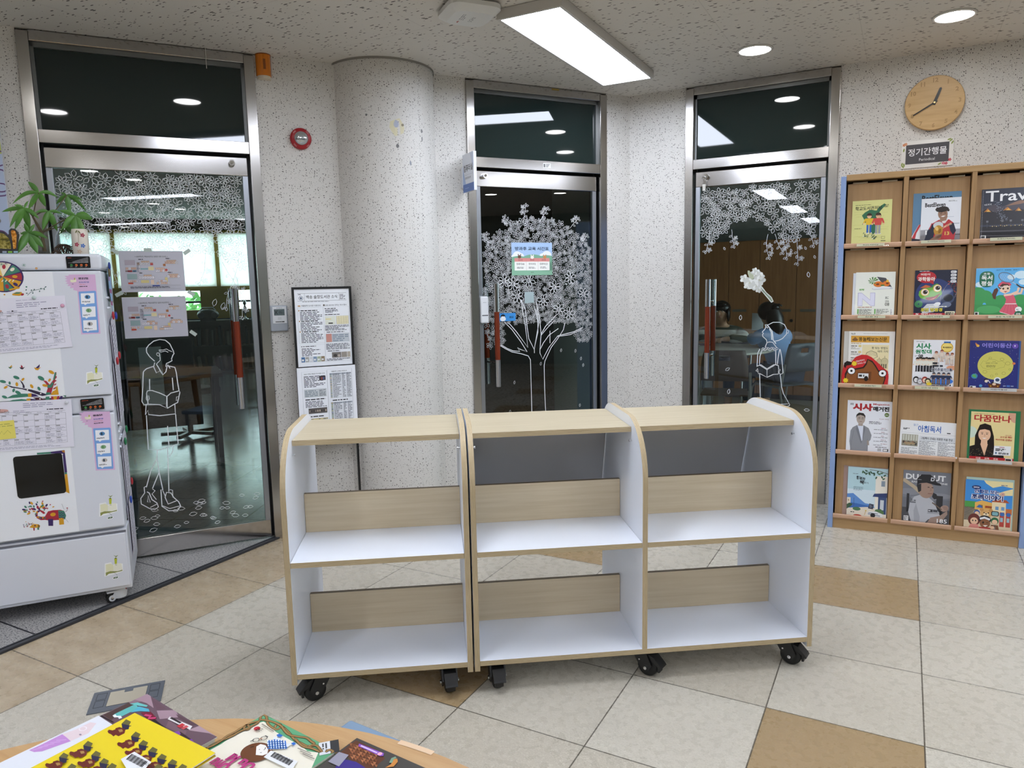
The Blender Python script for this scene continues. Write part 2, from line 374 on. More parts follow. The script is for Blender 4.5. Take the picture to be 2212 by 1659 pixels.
# ================================================================ the room
def struct(name, mb, mats, parent=None, **kw):
    o = mb.build(name, mats, parent, **kw)
    if parent is None: o['kind'] = 'structure'
    return o
XE, YS, XW = 7.6, -10.5, -3.48            # far walls of the library room (behind the camera)
STRIP = -1.337
yA = COR[1]+(STRIP-COR[0])/aU[0]*aU[1]
WL = PA((XW-COR[0])/aU[0])
struct('floor', MB().prism([(STRIP, YS), (XE, YS), (XE, COR[1]+.1), (COR[0], COR[1]+.1), (STRIP, yA+.1)], -.06, 0), FLOOR)
struct('floor_threshold', MB().prism([(XW, YS), (STRIP-.03, YS), (STRIP-.03, yA+.02), PA(-2.3, -.16)[:2], PA(-6.6, -.16)[:2]], -.06, 0), GRANITE)
mb = MB(); mb.box(STRIP-.03, STRIP, YS, yA+.03, -.05, .006, 0); mb.box(STRIP-.034, STRIP-.026, YS, yA+.03, -.05, .009, 1); mb.box(STRIP-.004, STRIP+.004, YS, yA+.03, -.05, .009, 1)
struct('trim_floor_strip', mb, [flat('#55565a', .45, .5), flat('#2d2e33', .5)])
struct('ceiling', MB().prism([(XW-.2, YS), (XE, YS), (XE, COR[1]+.15), (COR[0]-.1, COR[1]+.15), (XW-.2, WL[1]-.05)], CEIL_Z, CEIL_Z+.05), CEIL)
SHELVED = flat('#7d6a56', .7)
def wallA(name, s0, s1, mat=WALL):
    return struct(name, MB().prism([PA(s0)[:2], PA(s1)[:2], PA(s1, -.14)[:2], PA(s0, -.14)[:2]][::-1], 0, CEIL_Z), mat)
D1 = (-3.365, -2.335); D2 = (-1.160, -.185); D3 = (.416, 1.308)
wallA('wall_west', -6.0, D1[0]); wallA('wall_column_bay', D1[1], D2[0])
struct('wall_corner', MB().prism([PA(D2[1])[:2], COR, (D3[0], COR[1]), (D3[0], COR[1]+.14), (COR[0]-.05, COR[1]+.14), PA(D2[1], -.14)[:2]], 0, CEIL_Z), WALL)
struct('wall_north', MB().box(D3[1], XE, COR[1], COR[1]+.14, 0, CEIL_Z), WALL)
struct('wall_east', MB().box(XE, XE+.1, YS, COR[1]+.1, 0, CEIL_Z), flat('#8b948c', .7))
struct('wall_south', MB().box(XW, XE, YS-.1, YS, 0, CEIL_Z), SHELVED)
struct('wall_far_west', MB().box(XW-.1, XW, YS, WL[1], 0, CEIL_Z), SHELVED)
# half-round column in wall A, with a thin ceiling bead along its top
def arc(r, n=28): return [PA(-1.6425+r*math.cos(t), -.071+r*math.sin(t))[:2] for t in [math.pi*(-.02+1.04*i/n) for i in range(n+1)]]
mb = MB(); P = arc(.291); n = len(P)
mb.add([(x, y, z) for z in (0, CEIL_Z) for x, y in P], [(i, i+n, i+n+1, i+1) for i in range(n-1)], 0, None, True)
mb.add([(x, y, CEIL_Z-.012) for x, y in arc(.297)]+[(x, y, CEIL_Z) for x, y in arc(.297)], [(i, i+n, i+n+1, i+1) for i in range(n-1)], 1, None, True)
col = struct('column_half_round', mb, [WALL, flat('#8d8983', .7)])
# old glue marks and a yellowed plaster patch on the column
mb = MB()
def on_col(px, py, rr, colr, k=1.0, n=10, rot=0):
    d = _ray(px, py); cx, cy = PA(-1.6425, -.071)[:2]
    ox, oy = CAM[0]-cx, CAM[1]-cy; a_ = d[0]**2+d[1]**2; b_ = ox*d[0]+oy*d[1]; c_ = ox*ox+oy*oy-.2925**2
    t = (-b_-math.sqrt(b_*b_-a_*c_))/a_; z0 = CAM[2]+t*d[2]; th0 = math.atan2(CAM[1]+t*d[1]-cy, CAM[0]+t*d[0]-cx); V = []
    for i in range(n):
        q = 2*math.pi*i/n; u, v = rr*math.cos(q), rr*k*math.sin(q); u, v = u*math.cos(rot)-v*math.sin(rot), u*math.sin(rot)+v*math.cos(rot)
        g = random.uniform(.8, 1.15); th = th0+u*g/.29
        V.append((cx+.2915*math.cos(th), cy+.2915*math.sin(th), z0+v*g))
    mb.add(V, [tuple(range(n))], 0, colr)
for q in [(858, 315-40, .045, '#d6cfae', 1.1), (856, 267, .016, '#aab0c2', 1.2), (911, 283, .009, '#7d7c7c', 1.2), (912, 300, .006, '#8a8989', 2.4), (859, 315, .009, '#6f6e6e', 1.2), (887, 352, .006, '#8f939c', 2.2), (870, 270, .007, '#6a5d48', 1), (791, 248, .006, '#6b6a6a', 1), (798, 291, .006, '#8a8784', 1)]: on_col(*q)
mb.build('glue_mark', STICK, col)

# ---------------------------------------------------------------- stainless steel glass doors
def make_door(name, P, ang, width, drawing, handle_x, lock_x, handle_side=1):
    """local frame: x along the wall from the jamb, -y towards the room"""
    d = tag(empty(name, P, ang), kind='structure'); W, f = width, .05
    m = MB(); m.box(0, f, -.012, .13, 0, 2.575); m.box(W-f, W, -.012, .13, 0, 2.575)
    m.build('jamb', STEEL, d, bev=.002)
    m = MB(); m.box(f, W-f, -.008, .13, 2.535, 2.582); m.box(f, W-f, -.008, .10, 2.083, 2.143); m.build('head_rail', STEEL_H, d, bev=.002)
    m = MB(); m.box(f, W-f, .02, .045, 2.515, 2.535); m.box(f, f+.014, .02, .045, 2.143, 2.535); m.box(W-f-.014, W-f, .02, .045, 2.143, 2.535)
    m.build('transom_bead', flat('#777a7a', .4, .6), d)
    m = MB(); m.box(f+.012, W-f-.012, .034, .042, 2.14, 2.52); m.build('transom_pane', TRANSOM, d)
    m = MB(); m.box(f, W-f, .09, .12, 2.065, 2.085); m.box(f, f+.008, .06, .12, 0, 2.09); m.box(W-f-.008, W-f, .06, .12, 0, 2.09); m.build('door_stop', flat('#1b1b1d', .5), d)
    l, r = f+.012, W-f-.012; y0, y1 = .02, .052
    m = MB(); m.box(l, r, y0, y1, 1.975, 2.068); m.build('top_rail', STEEL_H, d, bev=.003)
    m = MB(); m.box(l, r, y0, y1, .012, .108); m.build('bottom_rail', STEEL_H, d, bev=.003)
    for x0 in (l, r-.028): MB().box(x0, x0+.028, y0+.003, y1-.003, .108, 1.975).build('stile', ALU, d, bev=.002)
    MB().box(l+.028, r-.028, .033, .041, .108, 1.975).build('glass_pane', GLASS, d)
    for sgn, yy in ((-1, -.045), (1, .115)):
        h = MB(); x = handle_x
        h.cyl((x, yy, .757), (x, yy, .925), .0165, n=18); h.cyl((x, yy, 1.22), (x, yy, 1.392), .0165, n=18)
        for z in (.90, 1.25): h.cyl((x, yy, z), (x, .033 if sgn < 0 else .041, z), .009, n=10)
        ho = h.build('handle', CHROME, d); MB().cyl((x, yy, .925), (x, yy, 1.22), .0168, n=18).build('grip', REDWOOD, ho)
    m = MB(); m.cyl((lock_x, .022, 2.035), (lock_x, -.012, 2.035), .017, .015, n=20); m.cyl((lock_x, -.011, 2.035), (lock_x, -.015, 2.035), .008, n=12, mi=1); m.build('lock_cylinder', [CHROME, flat('#6d685f', .4, 1)], d)
    mb = MB(); drawing.put(mb, -.0325); mb.build('white_line_drawing', STICK, d)
    return d
INK = '#e9eef0'
def scatter(p, inside, n, r0, r1, gap, w=.0022, bits=True, tries=4000, pre=()):
    pts = list(pre)
    for _ in range(tries):
        if len(pts) >= n: break
        x, y = inside(None); r = random.uniform(r0, r1)
        if all((x-a)**2+(y-b)**2 > (gap*(r+c))**2 for a, b, c in pts): pts.append((x, y, r)); flower(p, x, y, r, w, INK, random.uniform(0, 60), random.choice((5, 6, 6, 7)))
    if bits:
        for _ in range(n*2):
            x, y = inside(None)
            if all((x-a)**2+(y-b)**2 > (c*1.02)**2 for a, b, c in pts): petal(p, x, y, random.uniform(.004, .008), w*.8, INK, random.uniform(0, 180))
    return pts
def sprig(p, x, y, L, ang, w=.0020):
    pts = [(x, y)]; a = ang
    for i in range(6): a += random.uniform(-12, 12); pts.append((pts[-1][0]+L/6*math.cos(R(a)), pts[-1][1]+L/6*math.sin(R(a))))
    p.line(pts, w, INK)
    for i, q in enumerate(pts[2:]):
        sg = 1 if i % 2 else -1; b = a+sg*65
        if i % 2: flower(p, q[0]+.020*math.cos(R(b)), q[1]+.020*math.sin(R(b)), .017, w, INK, random.uniform(0, 60), 5)
        else: petal(p, q[0]+.013*math.cos(R(b)), q[1]+.013*math.sin(R(b)), .010, w*.9, INK, b)
    petal(p, pts[-1][0]+.010*math.cos(R(a)), pts[-1][1]+.010*math.sin(R(a)), .010, w, INK, a)
def tracer(origin, ang, scale, off):
    def T(*xy): return [on_plane(off[0]+x*scale, off[1]+y*scale, origin, ang) for x, y in xy]
    return T

# door 1 (glazed room beside the disinfecting cabinet)
W1 = D1[1]-D1[0]; O1 = PA(D1[0])
p = Pr(); xa, xb = .097, W1-.098
def ins(_):
    x = random.uniform(xa+.02, xb-.02); t = (x-xa)/(xb-xa); low = 1.60-.10*abs(2*t-1)**2
    return x, random.uniform(low, 1.955)
scatter(p, ins, 230, .026, .044, .64, tries=12000)
for x, y, L, a in [(xa+.10, 1.52, .20, -110), (xa+.2, 1.56, .18, -80), (xa+.03, 1.5, .22, -70), (xb-.12, 1.53, .2, -60), (xb-.20, 1.58, .16, -95), (xb-.04, 1.52, .24, -100), (xb-.07, 1.5, .26, -85), (xa+.33, 1.58, .12, -120)]: sprig(p, x, y, L, a)
T = tracer(PA(D1[0], -.0325), AA, .2411, (280, 720)); wd = .0046
def st(*xy, w_=wd, closed=False): p.line(T(*xy), w_, INK, closed)
st((225, 250), (180, 210), (152, 170), (150, 135), (172, 105), (215, 70), (270, 55), (320, 62), (360, 95), (382, 140), (395, 165))
st((390, 165), (398, 180), (388, 195), (375, 230), (380, 245), (350, 262), (330, 270), (324, 300))
st((262, 150), (300, 150), (330, 140), (350, 152), (380, 165), w_=.003); st((275, 200), (255, 205), (240, 190), (248, 175), (265, 178), (270, 195), (275, 240), (240, 275), w_=.0035)
st((265, 160), (282, 168), (320, 158), (345, 170), w_=.003)
st((225, 262), (215, 300), (240, 355), (270, 335), (298, 372), (325, 345), (335, 300), (340, 280), (362, 315)); st((240, 275), (298, 372))
st((215, 295), (150, 318), (122, 345), (118, 480), (110, 610), (128, 640), (160, 635)); st((340, 290), (405, 305), (418, 350), (430, 440), (442, 510))
st((178, 410), (180, 510)); st((382, 398), (392, 510))
st((165, 640), (160, 580), (150, 540), (160, 515), (200, 512), (270, 535), (335, 565), (338, 672), (270, 640), (165, 635)); st((335, 565), (370, 535), (445, 515), (450, 530), (430, 620), (405, 632), (338, 672)); st((330, 560), (330, 660), w_=.003)
st((150, 565), (172, 560), (178, 590), (160, 605), (148, 590), w_=.0035, closed=True); st((420, 570), (442, 565), (440, 590), (418, 605), w_=.0035, closed=True)
st((148, 640), (142, 730), (165, 690), (170, 728), (270, 738), (410, 722), (405, 635)); st((150, 735), (168, 1042), (270, 1045), (435, 990), (412, 725)); st((340, 830), (352, 1010))
st((250, 1050), (245, 1110), (265, 1250), (298, 1405)); st((245, 1120), (190, 1230), (150, 1380)); st((262, 1250), (205, 1390)); st((340, 1030), (348, 1250), (352, 1420)); st((392, 1010), (385, 1060), (355, 1110), w_=.0035)
st((150, 1370), (130, 1380), (135, 1430), (100, 1480), (105, 1530), (180, 1570), (225, 1580), (258, 1555), (245, 1520), (200, 1490), (175, 1430), (155, 1420)); st((205, 1395), (228, 1410), (200, 1440), (240, 1490), w_=.0035); st((185, 1560), (245, 1530), w_=.0035); st((165, 1450), (160, 1510), (185, 1515), w_=.003, closed=True)
st((298, 1405), (280, 1400), (290, 1550), (350, 1590), (430, 1585), (458, 1550), (440, 1510), (395, 1470), (370, 1430), (330, 1425), (318, 1470), (345, 1530), (420, 1500)); st((360, 1400), (385, 1405), (388, 1470), w_=.0035); st((295, 1545), (360, 1570), (455, 1545), w_=.0035); st((298, 1410), (320, 1460), w_=.0035)
for _ in range(42):
    x = random.uniform(xa+.03, xb-.02); petal(p, x, random.uniform(.13, .27), random.uniform(.012, .02), .0022, INK, random.uniform(-15, 15))
for x, y in [(.76, 1.32), (.80, 1.30)]: petal(p, x, y, .02, .002, INK, 70)
door1 = make_door('door_1', O1, AA, W1, p, .853, .89)

# door 2 (computer room): a blossoming tree
W2 = D2[1]-D2[0]; O2 = PA(D2[0]); p = Pr(); xa, xb = .10, W2-.095
def ins(_):
    while True:
        x, y = random.uniform(xa+.01, xb-.01), random.uniform(1.0, 1.80)
        u = (x-.5*(xa+xb))/.44
        if y < 1.80-.24*u*u and y > 1.03-.03*abs(u) and not (abs(u) < .6 and y < 1.14): return x, y
T = tracer(PA(D2[0], -.0325), AA, .24105, (1000, 500)); BIG = [(*T(c)[0], .046) for c in [(450, 470), (590, 440), (490, 580), (370, 445), (960, 415), (720, 620), (950, 735), (1080, 560), (820, 500), (860, 700)]]
for x, y, r in BIG: flower(p, x, y, r, .0030, INK, random.uniform(0, 40), 7); p.ring(x, y, .011, .012, .0026, INK, 0, 12)
scatter(p, ins, 430, .017, .031, .68, w=.0016, tries=16000, pre=BIG)
for x, y, L, a in [(.38, 1.77, .10, 80), (.50, 1.78, .09, 60), (.30, 1.74, .07, 110), (.72, 1.74, .08, 50), (.14, 1.62, .07, 110), (.80, 1.62, .08, 70)]: sprig(p, x, y, L, a, .002)
T = tracer(PA(D2[0], -.0325), AA, .24105, (1000, 500)); wd = .0058
st((618, 1640), (612, 1400), (608, 1250), (605, 1150), (585, 1115), (520, 1095), (440, 1080), (380, 1050), (330, 1020)); st((742, 1640), (732, 1400), (728, 1200), (735, 1160), (790, 1040), (850, 960), (900, 880), (915, 815))
st((340, 1015), (400, 1050), (450, 1070), (510, 1075), (490, 1040), (512, 1055), (575, 1078), (520, 990), (440, 880), (370, 810), (420, 830), (480, 900), (582, 1040), (560, 850), (520, 620), w_=.0045)
st((520, 610), (560, 700), (575, 850), (590, 960), (640, 1060), (650, 1000), (672, 900), (670, 800), (640, 670), w_=.0045); st((640, 1090), (640, 1050), (680, 820), (660, 700), w_=.0045); st((700, 920), (690, 800), (655, 620), w_=.0045)
st((690, 1060), (700, 920), (740, 850), (835, 750), w_=.0045); st((690, 1060), (720, 1000), (770, 930), (855, 870), w_=.0045); st((690, 1050), (690, 1090), (715, 1145), (770, 1040), (850, 935), (990, 900), (1075, 860), w_=.0045); st((850, 940), (960, 925), (1060, 880), w_=.004); st((780, 890), (780, 1000), w_=.004); st((700, 930), (760, 860), (820, 800), w_=.004)
for x, y in [(462, 1353), (698, 1185), (880, 1065), (1008, 1070), (1058, 1138), (1078, 1197), (1048, 1557), (423, 1615)]:
    q = T((x, y))[0]; petal(p, q[0], q[1], .011, .002, INK, 80)
door2 = make_door('door_2', O2, AA, W2, p, .150, .112)

# door 3 (meeting room): blossom along the top, a girl with a book
W3 = D3[1]-D3[0]; O3 = PB(D3[0]); p = Pr(); xa, xb = .09, W3-.09
def ins(_):
    x = random.uniform(xa+.02, xb-.02); t = (x-xa)/(xb-xa)
    return x, random.uniform(1.71-.06*math.sin(9*t+1)-.03*(t > .7), 1.95)
scatter(p, ins, 150, .026, .042, .64, tries=9000)
for x, y, L, a in [(xa+.06, 1.70, .13, -95), (xa+.2, 1.70, .10, -80), (xa+.42, 1.66, .14, -110), (xa+.46, 1.66, .12, -70), (xb-.22, 1.66, .15, -75), (xb-.12, 1.68, .2, -95), (xb-.06, 1.7, .12, -80)]: sprig(p, x, y, L, a)
T = tracer(PB(D3[0], -.0325), 0, .2049, (1500, 560)); wd = .0052
st((780, 690), (830, 665), (900, 665), (950, 690), (975, 740), (970, 790), (930, 835), (890, 855), (845, 865)); st((985, 745), (995, 760), (985, 782), (972, 775), w_=.004)
st((780, 690), (755, 690), (745, 735), (715, 768), (728, 782), (718, 795), (722, 815), (760, 850), (765, 880), (745, 930)); st((765, 690), (790, 720), (820, 760), (830, 850), (860, 890), w_=.006); st((790, 735), (810, 770), (815, 850), w_=.005); st((745, 690), (760, 715), (775, 725), w_=.006)
st((760, 880), (790, 872), (825, 875), (870, 935))
for i in range(9): q = T((725+i*18, 945+8*math.sin(i*2)))[0]; p.ring(q[0], q[1], .008, .007, .003, INK, 0, 8)
st((690, 945), (668, 990), (660, 1125)); st((715, 950), (692, 1020), (685, 1110)); st((858, 945), (858, 1110)); st((900, 945), (882, 1040), (875, 1110)); st((905, 950), (920, 1030), (935, 1200), (905, 1215), (890, 1190))
st((655, 1130), (700, 1112), (765, 1155), (765, 1245), (690, 1205), (670, 1205)); st((765, 1155), (840, 1110), (885, 1120), (888, 1150), (885, 1210), (830, 1215), (765, 1245)); st((690, 1118), (765, 1165), (845, 1118), w_=.004)
st((665, 1150), (650, 1175), (672, 1195), w_=.0045, closed=True); st((885, 1150), (905, 1165), (895, 1190), w_=.0045, closed=True)
st((688, 1205), (695, 1460)); st((905, 1215), (920, 1350), (940, 1420), (1000, 1525), (880, 1530)); st((930, 1545), (960, 1555), (1000, 1545), (1005, 1530), w_=.004)
for x, y, a in [(1203, 162, 100), (487, 615, 90), (350, 1160, 35), (362, 1395, 80), (1185, 1590, 0)]: q = T((x, y))[0]; petal(p, q[0], q[1], .016, .003, INK, a)
for x, y in [(1740, 536), (1709, 541), (1721, 555), (1760, 555), (1565, 537), (1668, 538), (1798, 660), (1780, 925), (1788, 942), (1771, 975)]: q = on_plane(x, y, PB(D3[0], -.0325), 0); petal(p, q[0], q[1], .010, .0024, INK, random.uniform(60, 120))
# white flower stalk rising above her head
p.up(); p.poly(T((690, 270), (715, 290), (760, 350), (815, 400), (835, 445), (810, 458), (770, 410), (720, 350), (680, 310)), '#e9efe8').up(); p.poly(T((700, 290), (720, 315), (765, 365), (808, 405), (825, 440), (812, 447), (770, 395), (715, 335)), '#8d9c84')
for x, y, r in [(525, 205, 26), (560, 275, 24), (600, 235, 34), (650, 180, 40), (690, 220, 34), (640, 120, 18), (670, 140, 18), (620, 270, 34), (680, 320, 20), (585, 250, 30), (700, 180, 24), (655, 285, 22)]:
    q = T((x, y))[0]
    p.ell(q[0], q[1], r*.0007, r*.0006, '#dfe0da', 0, 12)
    for k in range(5): p.up().ell(q[0]+.00095*r*.5*math.cos(k*1.26), q[1]+.00095*r*.5*math.sin(k*1.26), r*.00062, r*.00045, '#eceee9' if k % 2 else '#d3d5cf', k*72, 10)
    p.up().ell(q[0], q[1], r*.00022, r*.00022, '#c9cbb8', 0, 8).up()
p.poly(T((565, 120), (585, 120), (600, 150), (625, 165), (630, 200), (610, 215), (580, 190), (565, 150)), '#b9c0a4')
door3 = make_door('door_3', O3, 0, W3, p, .166, .132)
# ================================================================ rooms seen through the doors
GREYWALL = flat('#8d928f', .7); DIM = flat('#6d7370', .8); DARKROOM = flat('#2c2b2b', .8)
tile = NT('dark_glazed_tile'); q_ = tile.pos(); x_ = tile.sep(tile.map(q_, rot=(0, 0, R(-25))))
e_ = [tile.math('GREATER_THAN', tile.math('ABSOLUTE', tile.math('SUBTRACT', tile.math('FRACT', tile.math('DIVIDE', x_[i], .45)), .5)), .492) for i in (0, 1)]
tile.bsdf(tile.mix(tile.math('MAXIMUM', *e_), '#6a7274', '#22282a'), tile.math('ADD', .08, tile.math('MULTIPLY', tile.noise(q_, 5, 2), .16)), spec=.8); DARKTILE = tile.m
# the room behind door 1: a long room whose far windows have cream roller blinds
WP, WA = (-10.112, 4.979), R(48.34); wU = (math.cos(WA), math.sin(WA)); wN = (wU[1], -wU[0])
def PW(s_, off=0.0): return (WP[0]+wU[0]*s_+wN[0]*off, WP[1]+wU[1]*s_+wN[1]*off)
E1a, E1b = PA(-5.9, -.15)[:2], PA(-1.75, -.15)[:2]; F1a, F1b = PW(-5.0), PW(4.6)
struct('floor_class', MB().prism([E1a, F1a, F1b, E1b], -.05, -.002), DARKTILE)
struct('ceiling_class', MB().prism([E1a, F1a, F1b, E1b], 2.60, 2.65), flat('#a9aba8', .8))
def seg_wall(name, a, b, mat, t=.06, z0=0, z1=2.6):
    d = (Vector(b)-Vector(a)).normalized(); k = Vector((-d.y, d.x))*t
    return struct(name, MB().prism([a, b, (b[0]+k.x, b[1]+k.y), (a[0]+k.x, a[1]+k.y)], z0, z1), mat)
seg_wall('wall_class_east', E1b, F1b, GREYWALL); seg_wall('wall_class_west', F1a, E1a, GREYWALL)
OCHRE = flat('#b8993f', .5); CREAM = NT('roller_blind')
tl = CREAM.n('ShaderNodeBsdfTranslucent'); df = CREAM.n('ShaderNodeBsdfDiffuse'); mx = CREAM.n('ShaderNodeMixShader'); mx.inputs[0].default_value = .2
dd, _n = CREAM.vor(CREAM.map(CREAM.pos(), scale=(1, 1, 1)), 6, rnd=.1); cc = CREAM.mix(CREAM.math('LESS_THAN', dd, .16), '#f1f4f1', '#dfe5e0')
for b_ in (tl, df): CREAM.set(b_, 0, cc)
CREAM.t.links.new(tl.outputs[0], mx.inputs[1]); CREAM.t.links.new(df.outputs[0], mx.inputs[2]); CREAM.t.links.new(mx.outputs[0], CREAM.out.inputs[0]); CREAM = CREAM.m
wz0, wz1 = .92, 2.42
wm = lambda: MB()
rot_w = Matrix.Translation((WP[0], WP[1], 0)) @ Matrix.Rotation(WA, 4, 'Z')
struct('wall_window_sill', MB().box(-5, 4.6, 0, .12, 0, wz0, M=rot_w), flat('#6d7271', .7)); struct('wall_window_lintel', MB().box(-5, 4.6, 0, .12, wz1, 2.62, M=rot_w), flat('#55584f', .7))
k = 0
for i, x0 in enumerate([-4.37, -2.79, -1.21, .37, 1.95, 3.53]):
    win = tag(empty('window_%d' % (i+1), (*PW(x0), 0), WA), kind='structure'); wd_ = 1.58
    m = MB(); m.box(0, .05, -.02, .1, wz0, wz1); m.box(wd_-.035, wd_, -.02, .1, wz0, wz1); m.box(.05, wd_-.035, -.02, .1, wz0, 1.07); m.box(.05, wd_-.035, -.02, .1, 1.40, 1.5)
    m.box(.05, .32, -.02, .1, 1.07, 1.40); m.box(wd_-.30, wd_-.035, -.02, .1, 1.07, 1.40); m.box(.32, wd_-.3, 0, .08, 1.19, 1.225, 1); m.box(0, wd_, -.05, .1, 2.36, wz1); m.build('window_frame', [OCHRE, DARKMETAL], win)
    MB().box(.045, wd_-.02, -.06, -.045, 1.47, 2.38).build('roller_blind', CREAM, win)
    MB().box(.32, wd_-.3, .05, .055, 1.07, 1.40).build('window_glass', CLEAR, win)
# greenery outside those windows
def bush(name, label, c, r, h, n, parent=None):
    o = thing(name, label, 'hedge', c); m = MB()
    for _ in range(n):
        t, z = random.uniform(0, 6.28), random.uniform(.1, h); q = r*random.uniform(.3, 1)*(1-.3*z/h); x, y = q*math.cos(t)*2.4, q*math.sin(t)
        a, b = random.uniform(0, 6.28), random.uniform(-.7, .7); L = random.uniform(.14, .28); d = Vector((math.cos(a)*math.cos(b), math.sin(a)*math.cos(b), math.sin(b)))*L; u = d.orthogonal().normalized()*L*.3; pz = Vector((x, y, z))
        m.add([pz, pz+d*.5+u, pz+d, pz+d*.5-u], [(0, 1, 2, 3)], 0)
    m.build('foliage', flat('#5f9a4a', .6), o); return o
bush('hedge', 'green hedge outside the far windows', (*PW(.6, -4.2), -.9), 1.3, 2.2, 800)
struct('ground_outside', MB().prism([PW(-9, -.12), PW(-9, -8), PW(9, -8), PW(9, -.12)], -.2, -.05), flat('#b6bec2', .9))
# furniture in that room
def open_shelf(name, label, loc, rz, w_, h_, d_, rows, mat, items=True):
    o = thing(name, label, 'shelf', loc, rz); m = MB(); t = .02
    m.box(0, t, 0, d_, 0, h_); m.box(w_-t, w_, 0, d_, 0, h_); m.box(t, w_-t, d_-t, d_, 0, h_); m.build('carcass', mat, o)
    for i in range(rows+1): MB().box(t, w_-t, 0, d_-t, .02+i*(h_-.04)/rows, .04+i*(h_-.04)/rows).build('shelf_board', mat, o)
    return o
LOW = flat('#7b807e', .55); sx, sy = PW(1.35, .75)
for i, (s0, lab) in enumerate([(1.15, 'low grey bookcase under the blinds with the portable stereo on top'), (2.25, 'low grey bookcase under the blinds, nearest the sliding handle')]):
    o = open_shelf('low_bookcase', lab, (*PW(s0, .45), 0), WA, 1.08, .90, .40, 2, LOW)
    o['group'] = 'low bookcases under the blinds'
    for r_ in range(2):
        x = .06
        while x < .95:
            tW = random.uniform(.018, .045); hh = random.uniform(.22, .32); lean = random.uniform(-.25, -.1) if r_ == 0 else random.uniform(-.1, .1)
            b = MB().box(0, tW, 0, .24, 0, hh).build('folder', flat(random.choice(['#8f9592', '#7d6f68', '#a7a9a2', '#5d6a70', '#b7b5ab']), .6))
            M_ = Matrix.Translation((*PW(s0, .45), 0)) @ Matrix.Rotation(WA, 4, 'Z') @ Matrix.Translation((x+.03, .05, .045+r_*.43)) @ Matrix.Rotation(lean*.4, 4, 'Y')
            b.matrix_world = M_; tag(b, 'file leaning among others on a low grey bookcase under the blinds', 'file', 'files in the low bookcases'); x += tW+random.uniform(.02, .08)
bb = thing('portable_stereo', 'black rounded portable stereo on the low bookcase below the blinds', 'stereo', (*PW(1.78, .62), .902), WA)
m = MB(); m.ball((0, 0, .10), .17, .10, .10, 18); m.box(-.12, .12, -.08, .08, 0, .05); m.build('body', flat('#1b1d20', .3), bb)
for sx_ in (-.1, .1): MB().cyl((sx_, -.06, .10), (sx_, -.105, .095), .05, n=16).build('speaker', flat('#54585c', .4, .5), bb)
MB().tube([(-.12, 0, .17), (-.08, 0, .215), (.08, 0, .215), (.12, 0, .17)], .01).build('handle', flat('#aaaeb0', .3, .6), bb)
fl = thing('silver_figurine', 'small silver figurine on the low bookcase behind the door handle', 'figurine', (*PW(2.36, .62), .902), WA)
m = MB(); m.lathe([(.05, 0), (.05, .02), (.015, .03), (.012, .1), (.04, .13), (.03, .2), (.012, .24), (.03, .27), (.025, .31), (0, .33)], 14); m.build('statue', CHROME, fl)
dk = thing('dark_desk', 'dark desk with a pale sheet behind the drawn boy', 'desk', PA(-3.0, -2.6), AA)
m = MB(); m.box(-.7, .55, -.3, .35, .68, .71); m.build('desk_top', flat('#241f1d', .9, 0, .2), dk)
for x in (-.66, .5):
    for y in (-.26, .3): MB().box(x-.02, x+.02, y-.02, y+.02, 0, .68).build('leg', DARKMETAL, dk)
MB().box(-.55, .40, .28, .3, .2, .68).build('modesty_panel', flat('#2a2c30', .6), dk)
sh = MB().box(-.08, .08, 0, .004, 0, .46).build('white_sheet', flat('#d9e4e6', .5)); sh.location = PA(-2.97, -2.2, .50); sh.rotation_euler = (0, 0, AA); tag(sh, 'long pale sheet hanging at the dark desk behind the drawn boy', 'paper')
sc_ = thing('office_chair', 'dark office chair in the shade behind the cabinet side', 'chair', PA(-2.70, -3.4), AA+.5)
m = MB(); m.box(-.22, .22, -.22, .22, .42, .48); m.build('seat', flat('#24303f', .7), sc_, bev=.02); m = MB(); m.box(-.21, .21, .2, .25, .55, 1.0); m.build('backrest', flat('#26354a', .7), sc_, bev=.02); m = MB(); m.cyl((0, 0, .05), (0, 0, .42), .025); m.build('post', DARKMETAL, sc_)
for i in range(5): MB().box(0, .26, -.02, .02, .03, .06, M=Matrix.Rotation(i*1.2566, 4, 'Z')).build('foot', DARKMETAL, sc_)
# the dark computer room behind door 2
E2a, E2b = PA(-1.70, -.15)[:2], PA(-.06, -.15)[:2]; F2a, F2b = PA(-1.2, -3.2)[:2], (-.80, 5.2)
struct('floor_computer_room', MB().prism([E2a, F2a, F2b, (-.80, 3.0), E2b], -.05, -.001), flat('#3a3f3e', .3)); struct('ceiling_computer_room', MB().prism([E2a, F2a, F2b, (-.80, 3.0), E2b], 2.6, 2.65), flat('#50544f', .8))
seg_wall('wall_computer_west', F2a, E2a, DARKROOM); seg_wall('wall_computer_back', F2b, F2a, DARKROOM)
struct('wall_between_rooms', MB().prism([PA(-.06, -.15)[:2], (COR[0]-.02, COR[1]+.15), (-.66, 3.1), (-.80, 3.0)], 0, 2.6), flat('#79807b', .7)); struct('wall_meeting_west', MB().box(-.80, -.66, 3.1, 7.1, 0, 2.6), flat('#79807b', .7))
ck = thing('tall_dark_cupboard', 'tall black cupboard standing in the dark room behind the tree drawing', 'cupboard', PA(-.62, -2.2), AA)
m = MB(); m.box(-.35, .35, 0, .45, .06, 1.85); m.build('carcass', flat('#17120f', .4), ck); m = MB(); m.box(-.345, -.003, -.018, 0, .07, 1.84); m.box(.003, .345, -.018, 0, .07, 1.84); m.build('door', flat('#1e1713', .35), ck)
for x in (-.32, .32):
    for y in (.04, .4): MB().cyl((x, y, 0), (x, y, .06), .02, n=10).build('foot', BLACK, ck)
